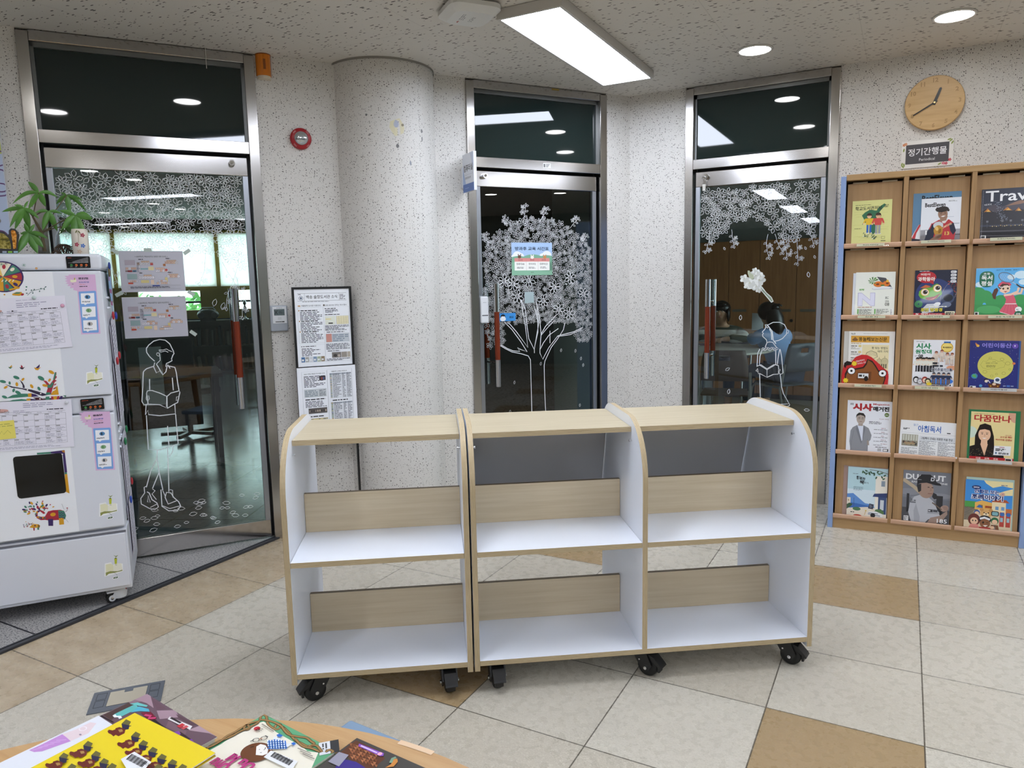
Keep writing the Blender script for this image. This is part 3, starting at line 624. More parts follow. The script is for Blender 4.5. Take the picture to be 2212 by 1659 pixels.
# the meeting room behind door 3
RX0, RX1, RY1 = -.60, 2.9, 7.05
struct('floor_meeting_room', MB().box(RX0, RX1, COR[1]+.14, RY1, -.05, -.001), flat('#8b8578', .3)); struct('ceiling_meeting_room', MB().box(RX0-.1, RX1, COR[1]+.1, RY1, 2.6, 2.65), flat('#8e8e8a', .8))
struct('wall_meeting_back', MB().box(RX0-.1, RX1, RY1, RY1+.1, 0, 2.6), flat('#8b8d8a', .7))
struct('wall_meeting_east', MB().box(RX1, RX1+.1, COR[1]+.1, 3.4, 0, 2.6).box(RX1, RX1+.1, 5.9, RY1, 0, 2.6).box(RX1, RX1+.1, 3.4, 5.9, 0, .9).box(RX1, RX1+.1, 3.4, 5.9, 2.2, 2.6), flat('#8b8d8a', .7))
win = tag(empty('window_7', (RX1+.05, 3.4, 0)), kind='structure'); MB().box(0, .05, 0, 2.5, .9, .95).box(0, .05, 0, 2.5, 2.15, 2.2).box(0, .05, 0, .05, .95, 2.15).box(0, .05, 2.45, 2.5, .95, 2.15).box(0, .05, 1.22, 1.28, .95, 2.15).build('window_frame', ALU, win)  # unseen window, added with its wall opening to let sky light into the meeting room
labs = ['tall brown cupboard door unit at the blossom-side end of the row, behind the striped shirt', 'tall brown two-door cupboard directly behind the white flower stalk', 'tall brown cupboard with the taped notice sheet', 'tall brown cupboard at the chair end of the row']
for i, x0 in enumerate([-.50, .20, 1.0, 1.8]):
    wd_ = .70 if i == 0 else .80
    o = thing('tall_cupboard', labs[i], 'cupboard', (x0, 6.5, 0), group='brown cupboards in the meeting room')
    MB().box(.002, wd_-.002, 0, .45, .06, 1.84).build('carcass', BROWNWOOD, o); MB().box(0.01, wd_-.01, .03, .45, 0, .06).build('plinth', flat('#2a1f17', .6), o)
    for j in (0, 1):
        dx = j*wd_/2; dm = MB().box(dx+.003, dx+wd_/2-.003, -.018, 0, .07, 1.835).build('door', BROWNWOOD, o, bev=.002)
        MB().box(dx+(.05 if j else wd_/2-.21), dx+(.21 if j else wd_/2-.05), -.024, -.018, 1.02, 1.05).build('handle', flat('#7e7468', .4, .7), dm)
        if j == 0: MB().cyl((dx+wd_/2-.04, -.018, .92), (dx+wd_/2-.04, -.03, .92), .018, n=12).build('lock', DARKMETAL, dm)
p = Pr(); p.rect(0, 0, .36, .42, '#a5876c').up(); p.rect(.15, .05, .06, .30, '#7b4a30')
for c_ in (.03, .25): p.greek(c_, .06, .08, .30, 8, '#7d644e')
o = MB(); p.put(o, 0); o.box(0, .36, .0001, .001, 0, .42, 0, '#a5876c'); o = o.build('notice_sheet', PRINT); o.location = (1.05, 6.478, 1.10); tag(o, 'brown tinted notice sheet taped on a cupboard behind the dark-haired person', 'notice')
p = Pr(); p.rect(0, 0, .34, .30, '#8f7a68').up(); p.line([(.04, .2), (.08, .24), (.10, .18), (.06, .16)], .008, '#4a3a30'); p.text('책사랑', .14, .19, .035, '#5d4a3c'); o = MB(); p.put(o, 0); o.box(0, .34, .0001, .001, 0, .30, 0, '#8f7a68'); o = o.build('paper_poster', PRINT); o.location = (1.02, 6.478, .48); tag(o, 'dull poster low on a cupboard beside the chair', 'poster')

# ================================================================ ceiling lights of the library room
def panel(x, y, w_, L, label, group='ceiling light panels'):
    o = thing('ceiling_panel_light', label, 'light', (x, y, CEIL_Z), group=group); t = .045
    m = MB(); f = .014; zz = .002
    m.box(-w_/2, w_/2, -L/2, -L/2+f, -t, -zz); m.box(-w_/2, w_/2, L/2-f, L/2, -t, -zz); m.box(-w_/2, -w_/2+f, -L/2+f, L/2-f, -t, -zz); m.box(w_/2-f, w_/2, -L/2+f, L/2-f, -t, -zz)
    m.box(-w_/2+f, w_/2-f, -L/2+f, L/2-f, -.012, -zz); m.build('frame', flat('#c4c1bc', .5), o)
    MB().box(-w_/2+f, w_/2-f, -L/2+f, L/2-f, -t+.004, -.013).build('diffuser', PANEL_LIT, o); return o
panel(.200, 1.285, .315, 1.275, 'long rectangular white ceiling panel light above the glass doors')
for i, (x, y, w_, L) in enumerate([(.36, -.62, .315, 1.275), (.0, -3.45, .3, 1.4), (.0, -5.9, .3, 1.5), (.0, -8.5, .3, 1.5), (3.15, -3.4, .3, 1.275), (3.1, -6.2, .3, 1.275), (6.1, -6.0, .3, 1.4), (5.6, -1.0, .3, 1.275), (3.1, -.6, .3, 1.275), (3.1, 1.2, .3, 1.0), (-2.3, -3.4, .3, 1.275), (-2.3, -6.4, .3, 1.275), (6.1, -3.4, .3, 1.275)]):
    panel(x, y, w_, L, 'white ceiling panel light further into the library, seen only as a reflection')
def spot(x, y, label):
    o = thing('downlight', label, 'light', (x, y, CEIL_Z), group='round ceiling downlights'); m = MB(); m.lathe([(.078, -.001), (.092, -.001), (.092, -.006), (.080, -.008), (.078, -.001)], 32); m.build('rim', flat('#d4d1cc', .5), o)
    MB().cyl((0, 0, -.0015), (0, 0, -.005), .079, n=32).build('lamp_disc', SPOT_LIT, o)
spot(.93, 1.85, 'round ceiling downlight above the door beside the magazine rack'); spot(1.83, 1.83, 'round ceiling downlight above the magazine rack and clock')
for x, y in [(.92, .84), (1.04, -.24), (-.64, -.32), (-.63, -1.31), (1.83, .84), (1.83, -.24), (1.48, -2.84), (2.1, -2.82), (4.05, -4.03), (4.75, -4.12), (4.8, 1.44), (4.63, .54), (7.0, -6.8), (4.8, -5.4), (-2.2, -1.9), (1.4, -5.2), (2.1, -7.5)]:
    spot(x, y, 'round ceiling downlight further into the library, seen only as a reflection')
ap = thing('wireless_access_point', 'white square wireless access point on the ceiling by the panel light', 'access point', (-.045, .56, CEIL_Z), R(-38))
def rr(w_, r, k=5): return [(sx*(w_/2-r)+r*math.cos(R(a+90*i/k)), sy*(w_/2-r)+r*math.sin(R(a+90*i/k))) for sx, sy, a in ((1, 1, 0), (-1, 1, 90), (-1, -1, 180), (1, -1, 270)) for i in range(k+1)]
m = MB(); A_, B_, C_ = rr(.235, .05), rr(.235, .05), rr(.17, .04); n = len(A_)
m.add([(x, y, -.012) for x, y in A_]+[(x, y, -.030) for x, y in B_]+[(x, y, -.052) for x, y in C_], [(i, (i+1) % n, (i+1) % n+n, i+n) for i in range(n)]+[(i+n, (i+1) % n+n, (i+1) % n+2*n, i+2*n) for i in range(n)]+[tuple(range(2*n, 3*n))[::-1], tuple(range(n))], 0, None, False)
m.build('body', flat('#d5d5d2', .4), ap); m = MB(); m.box(-.08, .08, -.08, .08, -.012, -.001); m.box(-.09, -.05, .085, .1, -.02, -.004, 1); m.box(-.02, .02, .085, .1, -.02, -.004, 1); m.build('mount', [flat('#b0b0ac', .5), flat('#2d7a86', .4)], ap)
p = Pr(); p.text('5GHz', -.03, -.02, .018, '#77777a'); p.greek(-.02, .02, .07, .025, 3, '#8d8d8f'); p.ell(-.045, .035, .012, .008, '#a8534a', 0, 12, 0, 180)
mb = MB(); p.put(mb, .0522, 0, True, lambda q: q, Matrix.Rotation(math.pi, 4, 'X')); mb.build('printed_label', STICK, ap)

# ================================================================ things fixed on the walls
fa = thing('fire_alarm_lamp', 'round red fire alarm with a clear lens on the speckled wall', 'alarm', PA(-2.121, 0, 2.177), AA)
RX = Matrix.Rotation(R(90), 4, 'X')
MB().lathe([(.055, 0), (.055, .018), (.05, .024), (.035, .026)], 32, M=RX).build('base_ring', flat('#a31722', .35), fa)
MB().lathe([(.036, .025), (.036, .032), (.03, .040), (.012, .046), (0, .047)], 24, M=RX).build('lens', flat('#c8ccd0', .12, .8), fa)
p = Pr()
for i, a in enumerate((45, 135, 225, 315)): p.text('FIRE', .044*math.cos(R(a)), .044*math.sin(R(a))-.003, .007, '#d9a5a5', al='c', rot=a-90)
mb = MB(); p.put(mb, .0262); mb.build('lettering', STICK, fa)
bc_ = thing('orange_warning_lamp', 'orange half-round warning lamp under the ceiling beside the steel door frame', 'lamp', PA(-2.288, 0, 2.462), AA)
def half(r, n=14): return [(r*math.cos(math.pi+math.pi*i/n), r*1.1*math.sin(math.pi+math.pi*i/n)) for i in range(n+1)]
MB().prism(half(.037), .016, .122, smooth=False).build('lens', flat('#d77a12', .2, 0, .5, .4), bc_); m = MB(); m.prism(half(.040), .120, .124); m.box(-.038, .038, -.003, 0, .016, .122); m.box(-.006, .006, -.043, -.040, .045, .095); m.build('trim', flat('#8a4a10', .4), bc_); MB().prism(half(.034), 0, .016).build('socket', flat('#d8cdb8', .5), bc_)
th = thing('wall_thermostat', 'grey wall controller with a small display beside the steel door frame', 'thermostat', PA(-2.291, 0, 1.158), AA)
MB().box(-.046, .046, -.022, 0, 0, .138).build('body', GREYPL, th, bev=.006); MB().box(-.034, .040, -.0255, -.021, .042, .132).build('face_plate', LIGHTPL, th, bev=.002)
p = Pr(); p.rect(-.026, .085, .055, .034, '#5c6a6c').up(); p.line([(-.022, .092), (-.008, .112)], .003, '#1c2426'); p.line([(-.022, .112), (-.008, .092)], .003, '#1c2426'); p.greek(.0, .095, .024, .014, 2, '#39474a'); p.rect(-.020, .048, .046, .006, '#3a3c40').up(); p.greek(-.018, .0495, .042, .003, 1, '#d5d8da'); p.greek(-.012, .123, .03, .004, 1, '#6a6d72'); p.rect(-.008, .062, .02, .014, '#cfd3d6')
mb = MB(); p.put(mb, .0256); mb.build('display', STICK, th)
# hanging notice board strip with two sheets, standing in front of the wall
NB = PA(-2.075, .115); nb = thing('poster_stand', 'slim black poster stand with two printed sheets in front of the column', 'notice stand', NB, AA)
m = MB(); hw = .158
m.box(-hw, -hw+.011, -.008, .008, 0, 1.392); m.box(hw-.011, hw, -.008, .008, 0, 1.392); m.box(-hw+.011, hw-.011, -.008, .008, 1.381, 1.392); m.box(-hw+.011, hw-.011, -.008, .008, .955, .966); m.box(-hw+.011, hw-.011, -.008, .008, .53, .541); m.build('frame', BLACK, nb)
m = MB(); m.box(-.20, -.02, -.12, .05, 0, .008); m.box(.02, .17, -.12, .05, 0, .008); m.build('foot', BLACK, nb); MB().box(-hw+.011, hw-.011, .001, .006, .541, 1.381).build('backing', flat('#3a3a3c', .6), nb)
def sheet_upper(p):
    g = random.Random(3); W_, H_ = .292, .414; p.rect(0, 0, W_, H_, '#eef1f6').up(); k = '#26282d'
    p.line([(.016, .352), (.276, .352), (.276, .392), (.016, .392)], .0012, k, True); p.rect(.052, .352, .001, .04, k); p.rect(.236, .352, .001, .04, k)
    p.ring(.034, .367, .0105, .0105, .002, '#2c3950'); p.ell(.034, .367, .006, .006, '#5d6a80'); p.greek(.02, .384, .028, .006, 1, k)
    p.text('백송 솔향도서관 소식', .144, .363, .019, k, .165, 'c', .012); p.greek(.240, .356, .032, .03, 5, k, .45)
    p.greek(.04, .345, .21, .005, 1, '#6b6f76'); p.text('여름방학 도서관 이용안내', .034, .322, .009, '#3a3f4a', .10, 'l', .01); p.text('2025 BOOK 잔치는 독서 행사', .160, .322, .009, '#3a3f4a', .115, 'l', .01)
    p.ell(.022, .326, .008, .004, '#c9a27a'); p.ell(.153, .327, .005, .005, '#5a5148'); p.line([(.014, .125), (.148, .125), (.148, .318), (.014, .318)], .0008, '#7d828a', True); p.line([(.148, .02), (.286, .02), (.286, .318), (.148, .318)], .0008, '#7d828a', True)
    y = .305
    for n_ in (1, 6, 1, 6, 1, 7):
        h = .0078*n_; y -= h
        if n_ == 1: p.ell(.02, y+.004, .0035, .0035, '#b98a5a'); p.greek(.028, y, .09, .007, 1, '#23252a', .7, 0, g); y -= .002
        else: p.greek(.024, y, .118, h, n_, '#4a4e57', .5, .6, g)
    p.line([(.014, .022), (.146, .022), (.146, .116), (.014, .116)], .0006, '#9aa0a8', True); p.greek(.02, .105, .08, .007, 1, k); p.greek(.022, .055, .10, .045, 6, '#4a4e57', .5, .6, g)
    for i, c_ in enumerate(['#4a6f9c', '#a9a8a4', '#d0d4da', '#7e94b0', '#a8b59a', '#8d7c62']): p.rect(.018+i*.021, .024, .019, .028, c_).up().rect(.021+i*.021, .03, .010, .010, '#e6e8ea')
    p.greek(.155, .305, .10, .007, 1, k); p.greek(.158, .285, .07, .018, 3, '#4a4e57'); p.greek(.155, .272, .09, .007, 1, k); p.rect(.155, .222, .055, .045, '#e2e5d8'); p.rect(.216, .222, .066, .045, '#e9e2c0').up(); p.grid(.216, .222, .066, .045, 5, 7, .0006, '#8a7f5a'); p.rect(.172, .226, .024, .006, '#222'); p.rect(.158, .25, .03, .003, '#e0c94a')
    p.greek(.153, .188, .13, .03, 5, '#4a4e57'); p.greek(.16, .177, .11, .007, 1, k); p.rect(.154, .125, .128, .048, '#c3c9cf').up(); p.rect(.156, .127, .03, .044, '#c98f84'); p.greek(.19, .128, .088, .04, 4, '#8a96a4', .6)
    p.greek(.153, .085, .13, .034, 5, '#4a4e57'); p.greek(.16, .074, .10, .007, 1, k); p.rect(.182, .04, .05, .03, '#77736e'); p.rect(.234, .04, .03, .03, '#9a938a'); p.rect(.266, .04, .017, .03, '#b5ad9f').up(); p.ell(.2, .052, .01, .008, '#3f3c3a'); p.ell(.22, .05, .007, .008, '#b9aea4'); p.greek(.153, .024, .13, .013, 2, '#4a4e57')
    return W_, H_
def sheet_lower(p):
    g = random.Random(5); W_, H_ = .315, .425; k = '#2a2d34'; p.rect(0, 0, W_, H_, '#eef1f7').up()
    p.line([(.024, .01), (.158, .01), (.158, .402), (.024, .402)], .0008, '#7d828a', True); p.line([(.160, .01), (.294, .01), (.294, .408), (.160, .408)], .0008, '#7d828a', True)
    p.text('2025 수학년 통일의 독서캠프 안내', .036, .386, .0075, k, .11, 'l', .01); p.text('여름방학 2 5학년 추천도서', .182, .392, .0075, k, .085, 'l', .01)
    p.greek(.034, .316, .115, .064, 8, '#4a4e57', .5, .6, g); p.rect(.116, .352, .034, .024, '#3a3236').up(); p.ell(.13, .362, .006, .008, '#8a4a44'); p.ell(.14, .362, .005, .007, '#4f5f8a'); p.rect(.032, .262, .12, .045, '#c9ced2').up(); p.greek(.036, .266, .07, .036, 4, '#8a97a0', .6); p.greek(.112, .266, .036, .036, 6, '#6a7078')
    p.greek(.036, .246, .115, .008, 1, k, .7); p.greek(.036, .206, .115, .036, 5, '#4a4e57', .5, .6, g); p.rect(.05, .172, .1, .03, '#5c5856').up()
    for i in range(9): p.ell(.056+i*.0108, .186, .003, .006, random.choice(['#c9b7a6', '#8d8078', '#3a3536']))
    def table(x, y, w_, h, n_, c0):
        p.rect(x, y+h-.008, w_, .008, c0).up(); p.grid(x, y, w_, h, 1, n_, .0005, '#8b9098'); st_ = h/n_
        for i in range(n_): p.rect(x+.002, y+i*st_+.002, .009, st_-.003, random.choice(['#8aa08a', '#b7a07a', '#6f7f95', '#9c9f78', '#5f6d66'])); p.greek(x+.016, y+i*st_+st_*.25, .045, st_*.5, 1, '#555a63', .8); p.greek(x+.068, y+i*st_+st_*.25, .018, st_*.5, 1, '#555a63', .8); p.greek(x+.092, y+i*st_+st_*.25, .026, st_*.5, 1, '#555a63', .8)
    table(.172, .25, .118, .136, 20, '#b9c0cc'); p.greek(.182, .232, .085, .008, 1, k, .7); table(.172, .02, .118, .205, 24, '#b9c0cc'); p.greek(.046, .152, .085, .008, 1, k, .7); table(.034, .02, .118, .125, 14, '#d8cc9a')
    return W_, H_
for nm, fn, z0, yy, lab in [('upper_sheet', sheet_upper, .966, -.003, 'printed newsletter headed with the library news title'), ('lower_sheet', sheet_lower, .536, -.013, 'printed newsletter page of book tables')]:
    p = Pr(); W_, H_ = fn(p); mb = MB(); p.put(mb, -yy, 0, False, lambda q: (q[0]-W_/2, q[1]+z0)); mb.box(-W_/2, W_/2, yy, yy+(.006 if yy > -.01 else .012), z0, z0+H_, 0, '#eef1f6'); o = mb.build(nm, PRINT, nb); o['label'] = lab
# projecting sign of the computer room: a plate square to wall A
sg = thing('projecting_room_sign', 'small blue and white sign plate jutting out from the wall beside the tree-drawing door', 'sign', PA(-1.20, 0, 1.925), AA-R(90))
p = Pr(); W_, H_ = .165, .215; p.rect(0, 0, W_, H_, '#e3e7f0').up(); p.rect(0, 0, W_, .045, '#4a6fb5'); p.poly([(0, .045), (.045, .045), (.02, .10), (0, .15)], '#a9bfe4'); p.poly([(.115, .215), (.165, .215), (.165, .12), (.14, .15)], '#cfd9ee'); p.up()
p.text('컴퓨터실', .016, .115, .038, '#22242c', .135, 'l', .02); p.rect(.016, .095, .135, .001, '#8a93a8'); p.text('COMPUTER ROOM', .030, .072, .012, '#30343f', .09); p.greek(.03, .018, .09, .006, 1, '#9fb5e0')
mb = MB(); p.put(mb, 0, 0, False, lambda q: (q[0]+.025, q[1])); mb.box(.025, .19, .0001, .018, 0, H_, 0, '#dfe3ec'); mb.build('sign_plate', GLOSS, sg); MB().box(.0, .025, -.004, .022, .03, .15).build('wall_bracket', LIGHTPL, sg, bev=.003)
# door closers' lock box, papers and stickers on door 2
def glassy(name, label, cat, door_s, P, w_, h_, off, p, mat=GLOSS, pad=.0, group=None):
    o = MB(); p.clip(0, 0, w_, h_); p.put(o, .0008); o.box(0, w_, -.0006, .0004, 0, h_, 0, '#e8e8ec')
    ob = o.build(name, mat); ob.location = P; ob.rotation_euler = (0, 0, off); tag(ob, label, cat, group)
    if pad: q = MB().box(-pad, w_+pad, -.0016, -.0011, -pad, h_+pad).build('laminate_pouch', FILM, ob)
    return ob
YG = -.0305                                            # front of the panes
lk = thing('digital_door_lock', 'white digital lock box on the tree-drawing door by its handle', 'door lock', PA(-1.078, -.012, 1.152), AA); MB().box(-.027, .027, -.034, 0, 0, .164).build('body', LIGHTPL, lk, bev=.009, seg=3)
mb = MB(); Pr().rect(-.020, .045, .04, .006, '#55585e').greek(-.012, .125, .024, .004, 1, '#8a8d92').put(mb, .0345); mb.build('markings', STICK, lk)
p = Pr(); W_, H_ = .289, .203; p.rect(0, 0, W_, H_, '#a9c4e6').up()
for cx, cy, r in [(.04, .125, .03), (.065, .12, .022), (.25, .125, .034), (.22, .118, .024), (.02, .115, .02)]: p.ell(cx, cy, r, r*.8, '#eceef6')
p.up()
for cx, rx, ry in [(.05, .09, .045), (.15, .1, .055), (.25, .09, .05)]: p.ell(cx, .075, rx, ry, '#7fae94', n=30)
p.rect(0, 0, W_, .08, '#8dbb9f').up(); p.rect(.02, .03, .249, .055, '#f3f3ee').rect(.02, .085, .249, .022, '#d98f8c').up(); p.rect(.102, .03, .001, .077, '#b78a86').rect(.186, .03, .001, .077, '#b78a86')
for x, a, b in [(.061, '월요일', '컴퓨터AB'), (.144, '화요일', '창의코딩'), (.227, '금요일', '컴퓨터CD')]: p.text(a, x, .091, .010, '#5a3c3c', al='c'); p.text(b, x, .064, .013, '#2b2b2e', al='c', bold=.01); p.greek(x-.025, .040, .05, .014, 2, '#7d7d80')
p.text('방과후 교육 시간표', W_/2, .155, .022, '#26344c', .24, 'c', .02); p.greek(.135, .015, .02, .006, 1, '#3a5a48')
for cx, cy, c_ in [(.055, .115, '#6b5140'), (.145, .112, '#efeae2'), (.235, .112, '#c98d5a')]: p.ell(cx, cy, .012, .010, c_); p.ell(cx-.008, cy+.012, .003, .006, c_); p.ell(cx+.008, cy+.012, .003, .006, c_)
glassy('timetable_poster', 'light blue after-school timetable sheet taped on the tree-drawing door', 'poster', 0, PA(-.866, YG, 1.441), W_, H_, AA, p)
p = Pr(); p.rect(0, 0, .113, .050, '#3f93dc').up(); p.ell(.025, .014, .020, .014, '#eef2f6').ell(.025, .030, .016, .014, '#1d2430').up(); p.ell(.020, .022, .008, .009, '#f4f6f8').ell(.032, .022, .008, .009, '#f4f6f8'); p.text('출입금', .070, .018, .013, '#14263c', .028, 'l', .02)
glassy('blue_sticker', 'small bright blue rectangular sticker on the tree-drawing door near the handle', 'sticker', 0, PA(-.959, YG, 1.157), .113, .050, AA, p)
p = Pr(); p.rect(0, 0, .066, .07, '#a9bcbf'); glassy('faded_note', 'small faded grey-green note square stuck above the drawn trunk', 'note', 0, PA(-.779, YG, 1.266), .066, .07, AA, p)
p = Pr(); p.rect(0, 0, .055, .03, '#d9d9d6').up(); p.greek(.02, .004, .032, .022, 3, '#4a4a4a'); p.rect(.004, .004, .012, .02, '#6a6a6a'); glassy('small_rail_label', 'tiny white label on the steel bar above the tree-drawing door', 'label', 0, PA(-.655, .0090, 2.10), .055, .03, AA, p, STICK)
ky = thing('hanging_key', 'small key with a tag hanging from the lock above the girl drawing', 'key', PB(.541, .004, 1.945), 0); m = MB(); m.tube([(.012*math.cos(t*.7), -.012, .078+.012*math.sin(t*.7)) for t in range(9)], .0015, 6, closed=True); m.box(-.004, .004, -.014, -.012, .03, .068); m.build('key_blade', CHROME, ky); MB().box(-.010, .010, -.016, -.013, 0, .04).build('key_tag', flat('#c9c7c0', .5), ky, bev=.003)
# laminated floor plans on door 1
def floorplan(p, seed, title, extra):
    g = random.Random(seed); W_, H_ = .292, .204; p.rect(0, 0, W_, H_, '#dcdaea').up(); k = '#3a3a48'; p.text(title, W_/2, .172, .0085, '#2e2e3c', .15, 'c', .01)
    def row(x, y, n_, w_, h, c_=None):
        for i in range(n_): p.rect(x+i*w_, y, w_*.96, h, c_ or g.choice(['#e6e2ea', '#e8c9b4', '#e4dfe8', '#dfb9a8', '#e9e4ec'])); 
        p.up(); p.grid(x, y, n_*w_, h, n_, 1, .0006, k)
        for i in range(n_): p.greek(x+i*w_+w_*.2, y+h*.35, w_*.6, h*.3, 1, '#6a6472')
    p.rect(.024, .135, .046, .024, '#c9bccd'); p.rect(.03, .064, .044, .026, '#a9c2c8').up(); p.line([(.024, .135), (.07, .135), (.07, .159), (.024, .159)], .0006, k, True); p.line([(.03, .064), (.074, .064), (.074, .09), (.03, .09)], .0006, k, True)
    row(.078, .135, 6, .012, .012); row(.098, .147, 3, .012, .008, '#e2bfa6'); p.rect(.138, .133, .013, .011, '#c0474a'); row(.205, .140, 5, .012, .012); row(.214, .152, 4, .011, .007, '#e2bfa6'); p.rect(.196, .128, .012, .012, '#b5744a')
    row(.026, .112, 4, .012, .011); p.rect(.024, .100, .008, .009, '#b59a94').rect(.034, .100, .02, .009, '#c23f46').rect(.056, .100, .018, .009, '#5b8fb0'); row(.078, .100, 2, .007, .034, '#e2dfe8'); p.rect(.092, .112, .034, .006, '#7fb0b8').rect(.128, .108, .024, .018, '#e0d3a4'); row(.16, .100, 6, .010, .016); row(.16, .112, 4, .010, .009, '#e4c2b0'); p.rect(.204, .104, .011, .010, '#c0474a')
    row(.08, .066, 6, .012, .012); row(.104, .078, 3, .012, .008, '#e2bfa6'); row(.21, .070, 5, .012, .012); row(.218, .082, 4, .011, .007, '#e2bfa6'); p.rect(.2, .05, .012, .022, '#d9c98a')
    row(.032, .050, 5, .009, .008); p.rect(.032, .040, .022, .008, '#c8543f').rect(.09, .045, .036, .014, '#d8c98c').rect(.134, .038, .015, .022, '#e6cdb8'); row(.16, .038, 6, .010, .010); row(.168, .050, 4, .010, .008)
    for x, y in [(.086, .160), (.21, .164), (.086, .092), (.215, .094)]: p.greek(x, y, .022, .005, 1, k, .8)
    if extra: p.line([(.03, .014), (.27, .014), (.27, .032), (.03, .032)], .0006, k, True); p.rect(.14, .028, .034, .005, '#2b3f8f'); p.greek(.04, .018, .2, .010, 2, '#4a4a5a')
p = Pr(); floorplan(p, 1, '< 2025학년도 백송초등학교 운동장 대피 안내도 >', True); glassy('floor_plan_sheet', 'upper laminated school floor plan taped on the glass, with a bottom legend strip', 'floor plan', 0, PA(-3.032, YG, 1.383), .292, .204, AA, p, GLOSS, .012, 'laminated floor plans')
p = Pr(); floorplan(p, 2, '< 2025학년도 백송초등학교 실내 비상대피도 >', False); glassy('floor_plan_sheet', 'lower laminated school floor plan taped on the glass above the drawn boy', 'floor plan', 0, PA(-3.036, YG, 1.151), .292, .207, AA, p, GLOSS, .012, 'laminated floor plans')
tp = MB()
for x, z, r in [(-3.045, 1.585, .6), (-2.72, 1.583, -.6), (-3.045, 1.375, -.5), (-2.715, 1.372, .6), (-2.90, 1.592, 0), (-2.72, 1.165, .7)]:
    t_ = MB().box(-.018, .018, -.0022, -.0018, -.009, .009).build('tape_strip', flat('#b9c4bc', .3)); t_.location = PA(x, YG, z); t_.rotation_euler = (0, r, AA); tag(t_, 'pale strip of tape holding a floor plan on the glass', 'tape', 'tape strips on the floor plans')
st_ = MB().box(-.0012, .0012, -.002, 0, -.10, .0).build('loose_string', flat('#d5d2ca', .7)); st_.location = PA(-2.565, .03, 2.583); st_.rotation_euler = (0, 0, AA); tag(st_, 'short pale string hanging from the ceiling in front of the dark transom', 'string')
st_ = MB().box(-.05, .0, -.0012, 0, 0, .01).build('yellow_tape', flat('#a58d3e', .6)); st_.location = PA(-.535, .009, 2.57); st_.rotation_euler = (0, 0, AA); tag(st_, 'small yellowish tape at the ceiling above the tree-drawing door', 'tape')
# clock
ck = thing('wall_clock', 'round plain wooden wall clock with black hands above the magazine rack', 'clock', (1.779, COR[1], 2.313))
MB().lathe([(.142, .012), (.142, .028), (.139, .031)], 48, M=RX).build('dial', mk_wood('clock_wood', '#bd9a68', '#c9a775', '#d2b181', (3, 3, 20), 2), ck); MB().lathe([(.05, 0), (.05, .012)], 20, M=RX).build('movement', BLACK, ck)
p = Pr()
for h in range(1, 13): a = R(90-30*h); p.text(str(h), .118*math.cos(a), .118*math.sin(a)-.012, .024, '#7d6440', al='c', bold=.02)
q = Pr()
for h in range(1, 13): a = R(90-30*h); q.text(str(h), .118*math.cos(a), .118*math.sin(a)-.012, .024, '#c2a06c', al='c', bold=-.012)
mb = MB(); p.put(mb, .0311); q.put(mb, .0312); mb.build('numerals', PRINT, ck)
def hand(name, deg, L, w_, back, dp):
    a = R(90-deg); M_ = Matrix.Rotation(-a, 4, 'Y'); m = MB(); m.prism([(-back, -w_/2), (L, -w_/2*.8), (L+w_*.4, 0), (L, w_/2*.8), (-back, w_/2)], -dp-.0015, -dp, 'y', M=M_); m.build(name, BLACK, ck)
hand('hour_hand', 20, .075, .016, .012, .034); hand('minute_hand', 240, .112, .007, .015, .037); MB().cyl((0, -.03, 0), (0, -.041, 0), .005, n=12).build('hub', flat('#d8c48a', .3, .8), ck)
# periodicals plate
pp = thing('acrylic_section_sign', 'clear acrylic sign with a dark grey label for periodicals below the clock', 'sign', (1.632, COR[1], 1.980)); W_, H_ = .25, .146
MB().box(0, W_, -.006, -.001, 0, H_).build('acrylic_plate', flat('#e6e4e0', .12, 0, .5), pp, bev=.001)
p = Pr(); p.rect(.022, .022, .207, .104, '#4b4a4f').up(); p.text('정기간행물', .126, .064, .040, '#f0f0f4', .185, 'c', .012); p.text('Periodical', .126, .036, .014, '#e4e4e8', .075, 'c')
for x, y, c_ in [(.012, .128, '#c87a4a'), (.020, .132, '#d48a5a'), (.235, .03, '#c23b4a'), (.205, .014, '#d46a7a'), (.218, .012, '#c8485a')]:
    for i in range(5): p.ell(x+.005*math.cos(i*1.26), y+.005*math.sin(i*1.26), .004, .003, c_, i*72, 8)
for x, y, a in [(.236, .132, 40), (.243, .120, 60), (.228, .138, 20), (.010, .012, 130), (.016, .02, 100), (.006, .024, 80), (.188, .012, 30), (.012, .10, 80)]: p.ell(x, y, .010, .004, '#8a9a4e', a, 10)
mb = MB(); p.put(mb, .006); mb.build('printed_insert', STICK, pp)
# ================================================================ the two rolling bookcases
BO, BA = (-.039, -.696), R(34.5); T_ = .018; DEP = .60
def side_outline():
    P = [(0, .08), (DEP, .08), (DEP, .76)]
    for i in range(1, 12): a = R(90*i/12); P.append((DEP-.15+.15*math.cos(a), .76+.15*math.sin(a)))
    P += [(DEP-.15, .91), (.20, .91)]
    for i in range(1, 16): a = R(90+90*i/16); P.append((.20+.20*math.cos(a), .71+.20*math.sin(a)))
    P.append((0, .71)); return P
def board_side(x, parent, z0=None):
    out = side_outline()
    if z0: out = [(0, z0), (DEP, z0)]+out[2:]
    m = MB(); n = len(out); v = [(x, a, b) for a, b in out]+[(x+T_, a, b) for a, b in out]
    m.add(v, [tuple(range(n))[::-1], tuple(range(n, 2*n))], 0); m.add(v, [(i, (i+1) % n, (i+1) % n+n, i+n) for i in range(n)], 1, None, False)
    return m.build('side_panel', [WHITE, PLY_V], parent)
